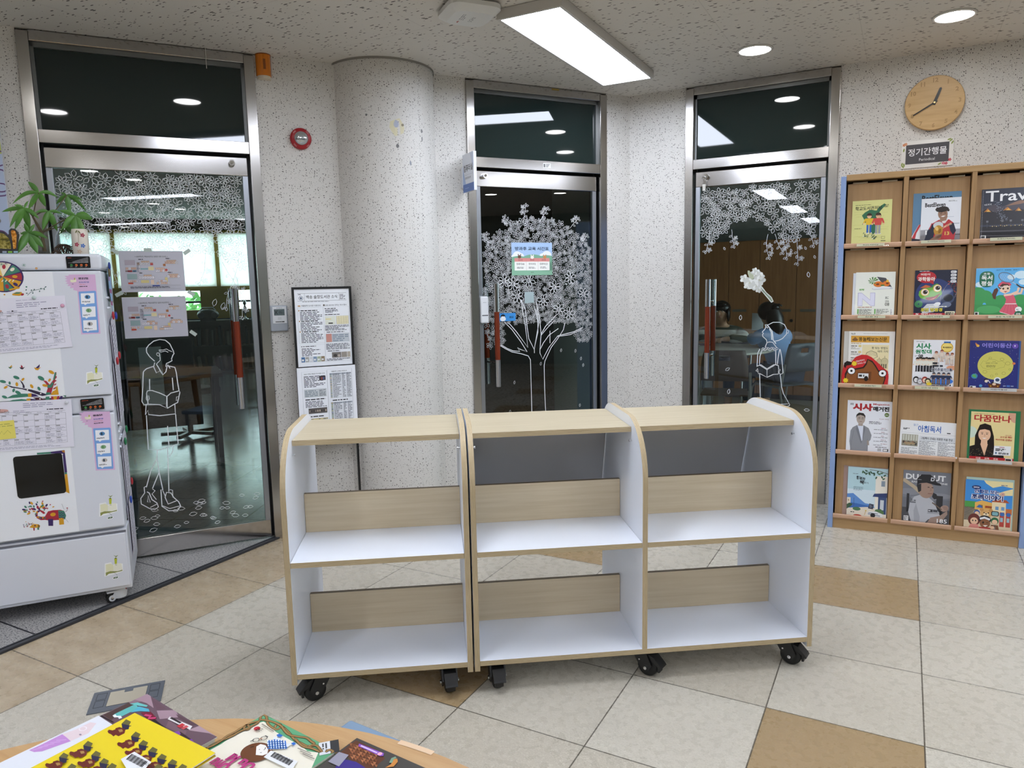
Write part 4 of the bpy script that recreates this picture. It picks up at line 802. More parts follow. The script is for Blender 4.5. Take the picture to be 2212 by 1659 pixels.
def caster(x, y, rot, parent, brake=True):
    c = empty('caster', (x, y, .098), rot, parent=parent)
    m = MB(); m.box(-.038, .038, -.032, .032, -.005, -.0005); m.cyl((0, 0, -.018), (0, 0, -.005), .027, .031, 20)
    m.build('swivel_plate', BLACK, c)
    m = MB()
    for s_ in (-1, 1):
        P = [(-.022, -.006), (.026, -.006), (.030, -.018), (.018+.028, -.05), (.034, -.072), (.014, -.072), (-.008, -.046), (-.024, -.02)]
        m.prism([(a, b) for a, b in P], s_*.024-.003, s_*.024+.003, 'y')
    m.box(-.022, .028, -.024, .024, -.014, -.006); m.build('fork', BLACK, c, bev=.001)
    m = MB(); m.lathe([(.0, -.016), (.022, -.016), (.030, -.0165), (.036, -.013), (.0375, -.006), (.0375, .006), (.036, .013), (.030, .0165), (.022, .016), (0, .016)], 32, M=Matrix.Translation((.024, 0, -.0605)) @ Matrix.Rotation(R(90), 4, 'X')); m.build('wheel', RUBBER, c)
    m = MB(); m.cyl((.024, -.033, -.0605), (.024, .033, -.0605), .0065, n=6, smooth=False); m.cyl((.0, -.0285, -.036), (.0, .0285, -.036), .003, n=8); m.build('axle_bolt', CHROME, c)
    if brake:
        m = MB(); m.prism([(.020, -.008), (.050, -.020), (.078, -.048), (.082, -.055), (.076, -.058), (.060, -.046), (.040, -.034), (.018, -.03)], -.021, .021, 'y'); m.box(.062, .071, -.014, .014, -.075, -.05); m.build('brake_pedal', BLACK, c, bev=.002)
    return c
def bookcase(name, label, s0, W, dividers, slanted, casters):
    o = thing(name, label, 'bookcase', (BO[0]+math.cos(BA)*s0, BO[1]+math.sin(BA)*s0, 0), BA, group='rolling wooden bookcases')
    xs = [0]+dividers+[W-T_]
    board_side(0, o); board_side(W-T_, o)
    for x in dividers: board_side(x, o, .1168).name = 'divider_panel'
    def shelf(nm, x0, x1, y0, y1, z1, top):
        m = MB(); m.box(x0, x1, y0, y1, z1-T_, z1, (1, 1, 1, 1, 0, 0)); m.build(nm, [top, PLY_H], o)
    g = .0006
    shelf('bottom_shelf', T_+g, W-T_-g, .0, DEP, .1166, WHITE)
    for a, b in zip(xs[:-1], xs[1:]):
        x0, x1 = a+T_+.0012, b-.0012
        shelf('middle_shelf', x0, x1, .0, DEP, .501, WHITE); shelf('top_board', x0, x1, .145, .535, .875, MAPLE)
        for z0, z1, nm in ((.5014, .645, 'book_stop'), (.117, .265, 'book_stop')):
            MB().box(x0, x1, .300, .318, z0, z1, (1, 1, 0, 0, 1, 1)).build(nm, [MAPLE_UP, flat('#7d6d55', .5)], o)
        if slanted:
            m = MB(); ca, sa = .483, .604; m.add([(x0+.004, ca, .855), (x1-.004, ca, .855), (x1-.004, sa-.006, .502), (x0+.004, sa-.006, .502), (x0+.004, ca+.012, .857), (x1-.004, ca+.012, .857), (x1-.004, sa+.004, .505), (x0+.004, sa+.004, .505)], [(0, 1, 2, 3), (7, 6, 5, 4), (0, 4, 5, 1), (1, 5, 6, 2), (2, 6, 7, 3), (3, 7, 4, 0)])
            m.build('slanted_display_panel', flat('#d3d3d6', .45), o)
        for xx, d in ((x0, 1), (x1, -1)): MB().cyl((xx-.001*d, .139, .827), (xx+.009*d, .139, .827), .0028, n=10).cyl((xx+.006*d, .139, .827), (xx+.009*d, .139, .827), .0045, n=10).build('shelf_pin', CHROME, o)
    for x, y, r in casters: caster(x, y, R(r), o)
    return o
bookcase('rolling_bookcase', 'single-bay rolling bookcase in white and ply, its upper back open to the wall', 0, .600, [], False, [(.085, .055, 205), (.515, .055, -82), (.085, .545, 120), (.515, .545, 60)])
bookcase('rolling_bookcase', 'double-bay rolling bookcase with sloped grey backs behind its upper shelves', .606, 1.202, [.582], True, [(.075, .06, -84), (.60, .055, -42), (1.13, .055, -42), (.08, .545, 120), (1.12, .545, 60)])
# ================================================================ the book disinfecting cabinet
CO_, CA = (-1.307, -.408), R(53.0); CW, CD = .62, .50
cb = thing('book_disinfector', 'tall white two-door book disinfecting cabinet covered in stickers and schedules', 'cabinet', (*CO_, 0), CA)
# local frame: x along the front (corner at 0, the body to -x), front at y = 0, depth to +y
def cpx(px, py): return on_plane(px, py, CO_, CA)
m = MB(); m.box(-CW, .0, .02, CD, .345, 1.475); m.box(-CW, 0, .0, CD, .872, .945); m.build('body', WHITE2, cb, bev=.010, seg=3)
m = MB(); m.box(-CW, .004, -.004, CD, 1.478, 1.545); m.build('top_cap', WHITE2, cb, bev=.014, seg=4)
m = MB(); m.box(-CW, .004, .004, CD, .07, .345); m.build('plinth', WHITE2, cb, bev=.003); MB().box(-CW+.004, -.004, -.006, .01, .085, .328).build('drawer_front', WHITE2, cb, bev=.003); MB().box(-CW, -.001, .002, .02, .329, .338).build('shadow_gap', flat('#6b6c72', .5), cb)
doors = []
for z0, z1 in ((.948, 1.474), (.362, .868)):
    d = MB().box(-CW, -.001, -.012, .018, z0, z1).build('door', WHITE2, cb, bev=.006, seg=3); doors.append(d)
    MB().box(-CW+.11, -.175, -.0135, -.0115, z0+.003, z1-.003).build('centre_strip', flat('#edeff3', .25, 0, .5, .2), d)
p = Pr(); x0, z0 = cpx(33, 1076); x1, z1 = cpx(146, 972)
m = MB(); W0 = [cpx(*q) for q in [(29.5, 991), (31, 987), (35, 985), (128, 977.5), (132, 978), (135, 981), (144, 1055), (143.5, 1060), (140, 1063), (48, 1075), (43, 1074), (39.5, 1070)]]
m.prism([(x, z) for x, z in W0], -.0150, -.0136, 'y'); m.build('window', flat('#050807', .08, 0, .6), doors[1])
for z0 in (1.484, .885):
    zc = z0+.026; xa, xb = (-.123, -.038)
    pl_ = MB().prism([(xa, zc-.024+.0), (xb, zc-.024), (xb+.001, zc-.020), (xb+.001, zc+.020), (xb-.002, zc+.024), (xa+.002, zc+.024), (xa-.001, zc+.020)], -.0075, -.0035, 'y').build('control_panel', flat('#0b0c0e', .25), cb)
    p = Pr()
    for i in range(12): h = .004+.0016*i; p.line([(xa+.022+i*.0048, zc-.002), (xa+.022+i*.0048, zc-.002+h), (xa+.026+i*.0048, zc-.002+h+.0006), (xa+.026+i*.0048, zc-.002)], .0006, '#c9cbd0')
    p.line([(xa+.006, zc-.003), (xb-.006, zc-.001)], .0007, '#c9cbd0')
    for i, c_ in enumerate(['#2f8f45', '#d86a2c', '#d86a2c', '#d86a2c']): p.ell(xa+.017+i*.018, zc-.012, .0045, .0045, c_); p.up().ell(xa+.017+i*.018, zc-.012, .0018, .0018, '#4a1f10'); p.greek(xa+.012+i*.018, zc-.0205, .010, .0022, 1, '#c9cbd0')
    p.greek(xa+.005, zc+.016, .025, .003, 1, '#c8502f'); mb = MB(); p.put(mb, .0076); mb.build('panel_markings', STICK, pl_)
# printed decor on the fronts, drawn where it sits
p = Pr(); R3, T3, Y3, P3 = '#a8283c', '#3f8069', '#d69c1f', '#3a2560'
def cz(k, ox, oy): return lambda *q: [cpx(ox+x*k, oy+y*k) for x, y in q]
def blob(pts, c_): p.poly(pts, c_)
# hot-air balloon
B = cz(.14466, 0, 580)
ctr = cpx(8, 598); p.ell(ctr[0], ctr[1], .070, .062, P3, n=30); p.up()
for i, (a0, a1, c_) in enumerate([(60, 100, '#efe6cf'), (20, 55, T3), (-15, 15, R3), (-55, -20, Y3), (100, 140, '#e9c46a'), (-90, -60, T3), (140, 180, R3), (180, 220, T3), (-140, -92, Y3)]):
    p.poly([(ctr[0], ctr[1])]+[(ctr[0]+.064*math.cos(R(a0+(a1-a0)*k/5)), ctr[1]+.057*math.sin(R(a0+(a1-a0)*k/5))) for k in range(6)], c_)
p.up()
for r_, a, c_ in [(.04, 80, R3), (.045, 40, '#efe6cf'), (.04, 0, Y3), (.05, -38, P3), (.045, 120, P3), (.04, -75, R3), (.03, 160, '#efe6cf'), (.03, 200, Y3)]: p.ell(ctr[0]+r_*math.cos(R(a)), ctr[1]+r_*math.sin(R(a)), .009, .006, c_, a)
for k in range(6): p.line([(ctr[0]-.03+k*.012, ctr[1]-.02), (ctr[0]-.024+k*.012, ctr[1]-.012)], .003, '#efe6cf')
p.poly(B((140, 310), (310, 270), (300, 300), (160, 330)), Y3); p.poly(B((190, 380), (250, 350), (330, 350), (355, 390), (300, 408), (200, 400)), Y3); p.up(); p.poly(B((200, 380), (260, 355), (320, 355), (300, 375)), T3); p.ell(*B((345, 388))[0], .006, .004, R3, 30)
p.line(B((420, 400), (460, 360), (520, 325), (600, 310), (660, 300), (700, 270)), .0016, '#35605a')
for x, y in [(400, 320), (480, 325), (500, 365), (520, 315), (600, 340), (620, 300), (670, 310), (690, 275), (410, 370)]: p.ell(*B((x, y))[0], .0035, .002, '#35605a', random.uniform(0, 90), 8)
for x, y, c_ in [(78, 390, Y3), (405, 275, T3)]: p.ell(*B((x, y))[0], .003, .003, c_)
for (px, py), c_ in [((53, 573), T3), ((14, 569), P3), ((5, 571), T3)]:
    q = cpx(px, py)
    for k in range(9): p.line([q, (q[0]+.008*math.cos(k*.7), q[1]+.008*math.sin(k*.7))], .0008, c_)
q = cpx(80, 580); [p.ell(q[0]+.003*math.cos(k*1.05), q[1]+.003*math.sin(k*1.05), .0022, .0016, '#d69a4a', k*60, 8) for k in range(6)]
mb = MB(); p.put(mb, .0137); mb.build('balloon_decor', STICK, doors[0])
# birds and branch
p = Pr(); B = cz(.14466, 0, 780)
for x, y, c1, c2, k in [(165, 85, Y3, T3, .8), (340, 90, R3, '#3b2b3a', 1), (565, 95, P3, Y3, 1.25)]:
    p.poly(B((x-40*k, y-5), (x-20*k, y+25*k), (x+10*k, y+30*k), (x+45*k, y-10*k), (x+10*k, y+5*k), (x-20*k, y)), c2); p.poly(B((x-20*k, y), (x-15*k, y-40*k), (x+5*k, y-20*k), (x+15*k, y+5*k)) if c1 == R3 else B((x-20*k, y+2), (x+30*k, y-42*k), (x+28*k, y-10*k), (x+10*k, y+8*k)), c1)
mb = MB(); p.put(mb, .0137); mb.build('bird_decor', STICK, doors[0]); p = Pr()
p.poly(B((80, 335), (200, 375), (350, 400), (480, 420), (600, 455), (680, 480), (720, 500), (640, 515), (560, 490), (430, 440), (330, 412), (180, 390)), '#2f2440'); p.poly(B((300, 270), (345, 310), (375, 360), (380, 395), (350, 395), (345, 350), (320, 305)), '#2f2440')
p.poly(B((100, 550), (200, 500), (330, 480), (420, 480), (440, 525), (260, 540)), T3); p.poly(B((60, 620), (200, 575), (330, 560), (420, 570), (380, 605), (200, 620)), T3); p.up(); p.poly(B((425, 478), (480, 472), (480, 530), (430, 530)), Y3); p.poly(B((480, 475), (540, 490), (590, 520), (480, 530)), P3); p.poly(B((405, 555), (465, 550), (465, 600), (410, 600)), Y3); p.poly(B((465, 555), (540, 565), (540, 595), (465, 598)), P3); p.poly(B((500, 540), (600, 535), (700, 580), (600, 590)), '#4b2030')
p.poly(B((690, 500), (720, 400), (700, 340), (650, 280), (700, 290), (750, 345), (800, 280), (830, 160), (850, 160), (850, 240), (800, 380), (770, 490)), R3); p.up(); p.poly(B((720, 395), (715, 345), (760, 350), (790, 305), (810, 330), (780, 390)), T3); p.poly(B((690, 500), (700, 460), (760, 460), (765, 495)), T3); p.poly(B((800, 270), (825, 165), (850, 165), (840, 210), (820, 280)), T3)
p.poly(B((765, 500), (810, 420), (865, 360), (885, 495)), Y3); p.up()
for k in range(9): p.poly(B((795+k*6, 430-k*28), (840+k*2, 405-k*26), (842+k*2, 420-k*26), (800+k*6, 445-k*28)), R3 if k % 2 else '#f0ece4')
p.poly(B((690, 525), (745, 520), (745, 580), (690, 580)), T3); p.poly(B((770, 520), (810, 520), (840, 570), (780, 575)), R3); p.poly(B((800, 520), (860, 515), (850, 575), (810, 570)), Y3); p.poly(B((865, 515), (900, 515), (880, 570), (850, 570)), R3); p.poly(B((910, 515), (945, 515), (930, 565), (885, 568)), P3); p.poly(B((950, 505), (995, 505), (990, 535)), T3)
for x, y, rx, c_, a in [(55, 300, 38, T3, -20), (255, 240, 40, T3, -30), (352, 268, 26, Y3, 50), (155, 322, 24, T3, 90), (97, 385, 28, Y3, 35), (262, 340, 30, Y3, 90), (215, 430, 28, T3, 70), (483, 370, 32, Y3, 110), (592, 405, 30, T3, 110), (622, 250, 46, T3, -40), (748, 278, 26, Y3, 60), (680, 358, 34, Y3, -20), (775, 160, 40, Y3, -40), (280, 465, 40, T3, -40), (80, 530, 34, T3, -30)]: q = B((x, y))[0]; p.ell(q[0], q[1], rx*.00029, rx*.00016, c_, a, 12)
p.up()
for x, y in [(420, 422), (617, 478), (606, 557)]: q = B((x, y))[0]; p.ell(q[0], q[1], .0028, .0028, '#f0ece4'); 
mb = MB(); p.put(mb, .0137); mb.build('branch_decor', STICK, doors[0])
# lower door: border decor and elephants
p = Pr(); B = cz(.22300, 0, 960)
p.poly(B((362, 75), (500, 65), (500, 82), (365, 92)), T3); p.poly(B((495, 65), (630, 48), (655, 262), (630, 268), (612, 100), (590, 80), (500, 82)), P3); p.poly(B((628, 265), (652, 262), (655, 280), (632, 283)), T3); p.poly(B((632, 283), (656, 280), (678, 468), (640, 450)), Y3); p.poly(B((600, 55), (630, 48), (634, 75), (612, 70)), '#b5762a')
p.up(); p.ell(*B((607, 90))[0], .003, .003, '#f2efe8'); mb = MB(); p.put(mb, .0137); mb.build('window_border_decor', STICK, doors[1]); p = Pr()
p.poly(B((440, 690), (470, 640), (520, 628), (590, 625), (625, 635), (645, 680), (635, 715), (590, 722), (540, 725), (480, 728), (440, 722), (400, 725), (362, 705), (345, 670), (360, 640), (395, 625), (430, 640), (445, 660), (425, 665), (395, 640), (370, 655), (370, 685), (405, 692)), R3); p.up()
p.poly(B((568, 630), (625, 635), (645, 680), (635, 715), (575, 722)), T3); p.poly(B((470, 715), (520, 712), (520, 780), (475, 780)), P3); p.poly(B((575, 705), (620, 700), (625, 765), (580, 770)), Y3); p.ell(*B((518, 670))[0], .010, .008, Y3); p.up()
for k in range(3): p.line(B((575, 650+k*22), (588, 662+k*22), (600, 648+k*22), (612, 662+k*22), (630, 650+k*22)), .003, P3)
for i, (x, y) in enumerate([(420, 700), (405, 705), (390, 702), (372, 695), (358, 682), (352, 665), (362, 648), (378, 638), (440, 705)]): q = B((x, y))[0]; p.ell(q[0], q[1], .0045, .0028, [Y3, P3, T3][i % 3], 60+i*35, 8)
for i in range(34): a = R(random.uniform(20, 190)); r_ = random.uniform(45, 160); x, y = 390+r_*1.0*math.cos(a), 650-r_*.75*math.sin(a); q = B((x, y))[0]; s_ = random.uniform(.004, .009)/2*1.7; p.ell(q[0], q[1], s_, s_*.55, [R3, T3, Y3, P3][i % 4], math.degrees(a)+random.uniform(-30, 30), 10)
p.line(B((640, 645), (655, 630), (660, 610)), .0012, '#7a2740'); p.ell(*B((655, 607))[0], .003, .002, R3)
for k in range(8): p.ell(*B((604+k*3, 570+k*7))[0], .001, .001, '#444', 0, 6); p.ell(*B((630+k*5, 700+k*6))[0], .001, .001, '#444', 0, 6)
mb = MB(); p.put(mb, .0137); mb.build('elephant_decor', STICK, doors[1]); p = Pr()
p.poly(B((315, 770), (340, 762), (380, 765), (395, 780), (388, 798), (320, 800), (290, 795), (300, 785)), Y3); p.poly(B((328, 798), (342, 798), (342, 825), (330, 825)), R3); p.poly(B((366, 795), (384, 795), (384, 818), (368, 818)), T3); p.up(); p.ell(*B((345, 778))[0], .003, .003, P3); p.poly(B((372, 765), (392, 775), (388, 795), (374, 796)), '#7a5a2a')
for i in range(26): a = R(random.uniform(20, 200)); r_ = random.uniform(12, 62); q = B((290+r_*math.cos(a), 782-r_*.8*math.sin(a)))[0]; p.ell(q[0], q[1], .0022, .0014, random.choice([R3, T3, Y3, P3, '#8a6a4a']), math.degrees(a), 7)
mb = MB(); p.put(mb, .0137); mb.build('small_elephant_decor', STICK, doors[1])
# pink and blue instruction stickers, book logos
def instruct(parent, B):
    p = Pr(); k = '#d9b3d6'
    p.poly(B((1030, 92), (1425, 90), (1505, 970), (1218, 982), (1160, 335), (1100, 320), (1105, 290), (1050, 295), (1065, 260), (1010, 262), (1035, 235), (985, 225), (1020, 205), (975, 190), (1015, 170), (970, 150), (1010, 140), (965, 112), (1030, 110)), k).up()
    p.poly(B((1182, 345), (1425, 333), (1438, 345), (1480, 945), (1470, 955), (1245, 962), (1235, 950), (1178, 360)), '#79a5df').up()
    for (cx, cy), col_ in [((1312, 445), '#4f86b5'), ((1330, 645), '#7fa77c'), ((1348, 845), '#b9b4b0')]:
        p.poly(B((cx-102, cy-72), (cx+98, cy-80), (cx+105, cy+72), (cx-5, cy+80), (cx-35, cy+102), (cx-55, cy+82), (cx-95, cy+84)), '#f1f2f6'); p.up(); q = B((cx, cy-20))[0]; p.ell(q[0], q[1], .0105, .0085, col_); p.up(); p.ell(q[0]-.002, q[1], .0035, .006, '#23384a' if col_ != '#7fa77c' else '#5d8a5a'); a = B((cx-80, cy+62))[0]; p.greek(a[0], a[1], .030, .0060, 2, '#33353c', .6); p.up()
    a = B((1180, 165))[0]; p.greek(a[0], a[1], .036, .008, 2, '#33303a', .7); a = B((1185, 218))[0]; p.text('도서소독기란', a[0], a[1], .0062, '#3a5fb0', .037, 'l', .02); a = B((1190, 245))[0]; p.greek(a[0], a[1], .034, .003, 1, '#d98a7a'); a = B((1192, 275))[0]; p.greek(a[0], a[1], .036, .0035, 1, '#33303a', .8)
    p.poly(B((1055, 165), (1095, 172), (1145, 160), (1145, 200), (1095, 208), (1060, 205)), '#e9e6c8'); p.poly(B((1112, 140), (1128, 140), (1128, 170), (1112, 170)), '#b5b83a'); p.greek(*B((1080, 240))[0], .007, .003, 1, '#333')
    mb = MB(); p.put(mb, .0121); mb.build('instruction_sticker', STICK, parent)
instruct(doors[0], cz(.14466, 0, 580)); instruct(doors[1], lambda *q: [cpx((x*1.007+208)*.14466, 780+(y*.985+658+.0*x)*.14466) for x, y in q])
def logo(parent, ox, oy, k, base):
    B = lambda *q: [cpx(ox+x*k, oy+y*k) for x, y in q]; p = Pr()
    p.poly(B((-12, 10), (32, 2), (38, 20), (66, 12), (110, 10), (112, 62), (70, 78), (18, 92), (-14, 100)), '#f3f4f4').up()
    p.poly(B((-6, 18), (28, 10), (45, 20), (48, 60), (20, 62), (-4, 70)), '#e4e2c0'); p.poly(B((46, 24), (70, 10), (100, 8), (108, 50), (70, 62), (50, 60)), '#eceadb'); p.poly(B((-6, 72), (24, 62), (48, 62), (75, 62), (108, 52), (108, 60), (60, 72), (15, 80), (-4, 96)), '#8f9350'); p.up()
    p.poly(B((52, -26), (72, -26), (70, 12), (56, 14)), '#b4bd2e'); p.poly(B((46, -48), (62, -40), (80, -48), (64, -32)), '#6f7f3a'); p.ell(*B((62, -26))[0], .003, .0022, '#2a2a20'); p.line(B((58, 18), (70, 20)), .0014, '#333'); p.line(B((40, 66), (66, 82), (74, 92)), .001, '#555'); p.up(); p.ell(*B((62, 106))[0], .013, .0058, '#f3f4f4', 8); p.up().ell(*B((62, 106))[0], .010, .004, '#4f6a52', 8).up(); p.line(B((58, 112), (72, 92)), .0016, '#d9dcd9')
    mb = MB(); p.put(mb, base); mb.build('book_logo_sticker', STICK, parent)
logo(doors[0], 190.5, 801, .289, .0121); logo(doors[1], 219, 1083, .317, .0121); logo(cb, 230.5, 1213, .317, .0061)
# side louvres (embossed) and casters
for z0, cols in ((1.36, 3), (1.315, 3)):
    for i in range(cols): MB().ball((.0, .12+i*.045, z0), .008, .016, .006, 10).build('louvre', WHITE2, cb)
for z0 in (.80, .765, .73, .695):
    for i in range(3): MB().ball((.0, .11+i*.05, z0), .008, .017, .006, 10).build('louvre', WHITE2, cb)
def wcaster(x, y, rot):
    c = empty('caster', (x, y, .07), rot, parent=cb); m = MB(); m.cyl((-.03, -.012, -.045), (-.03, .012, -.045), .025, n=20); m.cyl((-.03, -.022, -.045), (-.03, -.013, -.045), .025, n=20); m.build('wheel', RUBBER, c)
    m = MB(); m.lathe([(.03, -.05), (.034, -.03), (.026, -.01), (.02, -.001)], 18); m.box(-.05, .0, -.028, .016, -.02, -.012); m.cyl((-.03, -.026, -.045), (-.03, -.022, -.045), .014, n=16); m.build('hood', LIGHTPL, c, bev=.002); MB().cyl((-.03, -.028, -.045), (-.03, -.0255, -.045), .006, n=12).build('axle_bolt', CHROME, c); MB().box(.01, .03, -.012, .012, -.022, -.012).build('brake_pedal', flat('#a2222c', .4), c)
for x, y in ((-.055, .055), (-.56, .055), (-.055, .43), (-.56, .43)): wcaster(x, y, R(10))
# schedules held by magnets on the front
def calendar(p, W_, H_, seed, note):
    g = random.Random(seed); p.rect(0, 0, W_, H_, '#e3e1ec').up(); k = '#55535f'; gx, gy, gw, gh = .012, .022, W_-.036, H_*.62; nx = 7
    p.ell(gx+.030, H_-.038, .032, .008, '#d3a49c', 2); p.up(); p.text('Monthly', gx+.008, H_-.036, .008, '#3a3036', al='l'); p.text('Schedule', gx+.024, H_-.046, .008, '#3a3036', al='l')
    p.grid(gx, gy, gw, gh, nx, 5, .0006, k); p.line([(gx, gy+gh+.009), (gx+gw, gy+gh+.009)], .0006, k); days = ['Sunday', 'Monday', 'Tuesday', 'Wednesday', 'Thursday', 'Friday', 'Saturday']
    for i, d in enumerate(days): p.text(d, gx+gw*(i+.5)/nx, gy+gh+.0025, .0042, '#44424c', al='c')
    for i in range(nx):
        for j in range(5):
            x, y = gx+gw*i/nx, gy+gh*j/5; p.rect(x+.001, y+gh/5-.0062, gw/nx*.38, .005, '#a5a3ab')
            if g.random() < .55: p.greek(x+.003, y+.003, gw/nx-.006, gh/5-.012, 4, '#7d7b92', .35, .6, g)
    p.greek(W_*.42, H_-.030, W_*.36, .022, 3, '#8382a0', .3, .6, g); p.greek(W_*.30, H_-.05, W_*.2, .012, 2, '#8382a0', .3, .6, g); p.greek(W_-.09, gy+gh+.014, .06, .005, 1, '#3f3d48', .8); p.greek(gx, .006, W_*.8, .010, 2, '#7f7d96', .3, .4, g)
def sheet_on(name, label, corners, W_, H_, p, base, group=None, cat='paper', tilt=0):
    TL, TR, BL = [cpx(*q) for q in corners]; o = MB(); p.put(o, .0006); o.box(0, W_, -.0004, .0004, 0, H_, 0, '#e3e1ec'); o = o.build(name, PRINT)
    ang = math.atan2(TR[1]-TL[1], TR[0]-TL[0]); M_ = Matrix.Translation((CO_[0], CO_[1], 0)) @ Matrix.Rotation(CA, 4, 'Z') @ Matrix.Translation((TR[0], -base, TR[1])) @ Matrix.Rotation(-ang, 4, 'Y') @ Matrix.Translation((-W_, 0, -H_))
    o.matrix_world = M_; return tag(o, label, cat, group)
p = Pr(); calendar(p, .297, .205, 2, 0); sheet_on('schedule_sheet', 'handwritten monthly schedule sheet on the upper cabinet door, under a pink magnet', [(40, 639+25), (143, 657), (0, 770)], .297, .178, p, .0150, 'monthly schedule sheets')
p = Pr(); calendar(p, .297, .205, 4, 0); sheet_on('schedule_sheet', 'older schedule sheet tucked behind the pink magnet one, its header showing above', [(40, 643), (141, 638), (0, 760)], .297, .205, p, .0144, 'monthly schedule sheets')
p = Pr(); calendar(p, .297, .205, 9, 0); sheet_on('schedule_sheet', 'handwritten monthly schedule sheet across the lower door, with a yellow sticky note', [(20, 869), (155, 863), (0, 985)], .297, .200, p, .0146, 'monthly schedule sheets')
p = Pr(); p.rect(0, 0, .076, .076, '#e6d96c').up(); p.greek(.005, .05, .066, .016, 2, '#8d8a4a', .25); p.line([(.02, .02), (.03, .035), (.035, .02), (.05, .036), (.06, .022)], .001, '#8d8a4a'); sheet_on('sticky_note', 'yellow sticky note on the lower schedule sheet', [(0, 912), (32, 909), (0, 955)], .076, .070, p, .0158, None, 'note')
def magnet(name, label, px, py, c_, base, r=.0075):
    q = cpx(px, py); o = MB().lathe([(r, 0), (r, .004), (r*.7, .008), (0, .009)], 12, M=RX).build(name, flat(c_, .2, 0, .5, .3)); o.location = (CO_[0]+math.cos(CA)*q[0]+math.sin(CA)*base, CO_[1]+math.sin(CA)*q[0]-math.cos(CA)*base, q[1]); o.rotation_euler = (0, 0, CA); return tag(o, label, 'magnet', 'round magnets on the cabinet front')
magnet('round_magnet', 'pale green faceted magnet on the upper schedule sheet', 75, 643, '#b9c9c4', .0152); magnet('round_magnet', 'pink faceted magnet at the corner of the upper schedule sheet', 136, 660, '#d7a0b8', .0158); magnet('round_magnet', 'clear faceted magnet at the corner of the lower schedule sheet', 145, 868, '#cfd0d6', .0155); magnet('round_magnet', 'tiny black magnet on the upper schedule sheet', 29, 672, '#1c1c20', .0158, .003)
# papers, clips and cards hanging on the cabinet side (plane x = 0 of the cabinet)
def side_sheet(name, label, cat, y, z, w_, h_, c_, greek_rows=0, rot=0, off=.006, group=None, shape=None, gc='#7d7b8c'):
    p = Pr()
    if shape: p.poly(shape, c_)
    else: p.rect(0, 0, w_, h_, c_)
    p.up()
    if greek_rows: p.greek(w_*.1, h_*.06, w_*.8, h_*.85, greek_rows, gc, .35)
    o = MB(); p.put(o, .0004); o.prism(shape or [(0, 0), (w_, 0), (w_, h_), (0, h_)], -.0003, .0003, 'y', 0, c_); o = o.build(name, PRINT)
    o.matrix_world = Matrix.Translation((CO_[0], CO_[1], 0)) @ Matrix.Rotation(CA, 4, 'Z') @ Matrix.Translation((off, y, z)) @ Matrix.Rotation(R(90), 4, 'Z') @ Matrix.Rotation(R(rot), 4, 'Y')
    return tag(o, label, cat, group)
SG = 'papers hung on the cabinet side'
side_sheet('photo_card', 'photo card hung at the top of the cabinet side', 'card', .24, 1.345, .16, .16, '#8b837c', 0, 4, .007, SG)
side_sheet('blue_bookmark', 'scalloped light blue card clipped at the top of the cabinet side', 'card', .14, 1.30, .15, .19, '#8fb4dd', 3, 3, .012, SG, [(.0, .19), (.11, .19), (.135, .165), (.14, .13), (.145, .10), (.13, .06), (.09, .0), (.05, .05), (.01, .10)], '#a35a8a')
for i, (y, z, w_, h_, n_, rot, lab) in enumerate([(.16, 1.02, .20, .24, 10, -8, 'loose printed slips under red and blue clips, highest on the cabinet side'), (.13, .80, .24, .29, 16, -5, 'sheaf of handwritten sheets under two red clips on the cabinet side'), (.16, .44, .24, .29, 16, -3, 'handwritten sheets under green clips on the cabinet side'), (.16, .17, .23, .26, 14, -3, 'lowest handwritten sheets under a blue clip on the cabinet side')]):
    side_sheet('hanging_paper', lab, 'paper', y, z, w_, h_, '#dcdae6', n_, rot, .008+.002*(i % 2), SG)
    side_sheet('hanging_paper', 'sheet behind the '+lab.split(' on the')[0].split(', highest')[0], 'paper', y-.02, z-.02, w_, h_, '#cfcddb', 0, rot-3, .004, SG)
for y, z, c_, lab in [(.18, 1.28, '#b3242e', 'red clip holding the printed slips on the cabinet side'), (.34, 1.275, '#2a3f9a', 'dark blue clip holding the printed slips on the cabinet side'), (.18, 1.075, '#b3242e', 'red clip over the sheaf nearer the cabinet front'), (.32, 1.09, '#b3242e', 'red clip over the sheaf further from the cabinet front'), (.20, .70, '#1f7a4a', 'green clip on the cabinet side nearer the front'), (.33, .735, '#1f7a4a', 'green clip on the cabinet side further from the front'), (.21, .42, '#2f4fb0', 'blue clip over the lowest sheets on the cabinet side'), (.37, .47, '#b3242e', 'red clip at the back edge of the cabinet side'), (.22, 1.50, '#27408f', 'blue hook at the very top of the cabinet side'), (.17, 1.47, '#6b5b33', 'brown bulldog clip at the top of the cabinet side')]:
    o = MB().ball((0, 0, 0), .006, .012, .019, 10).build('magnet_clip', flat(c_, .3)); o.matrix_world = Matrix.Translation((CO_[0], CO_[1], 0)) @ Matrix.Rotation(CA, 4, 'Z') @ Matrix.Translation((.016, y, z)); tag(o, lab, 'clip', 'coloured clips on the cabinet side')
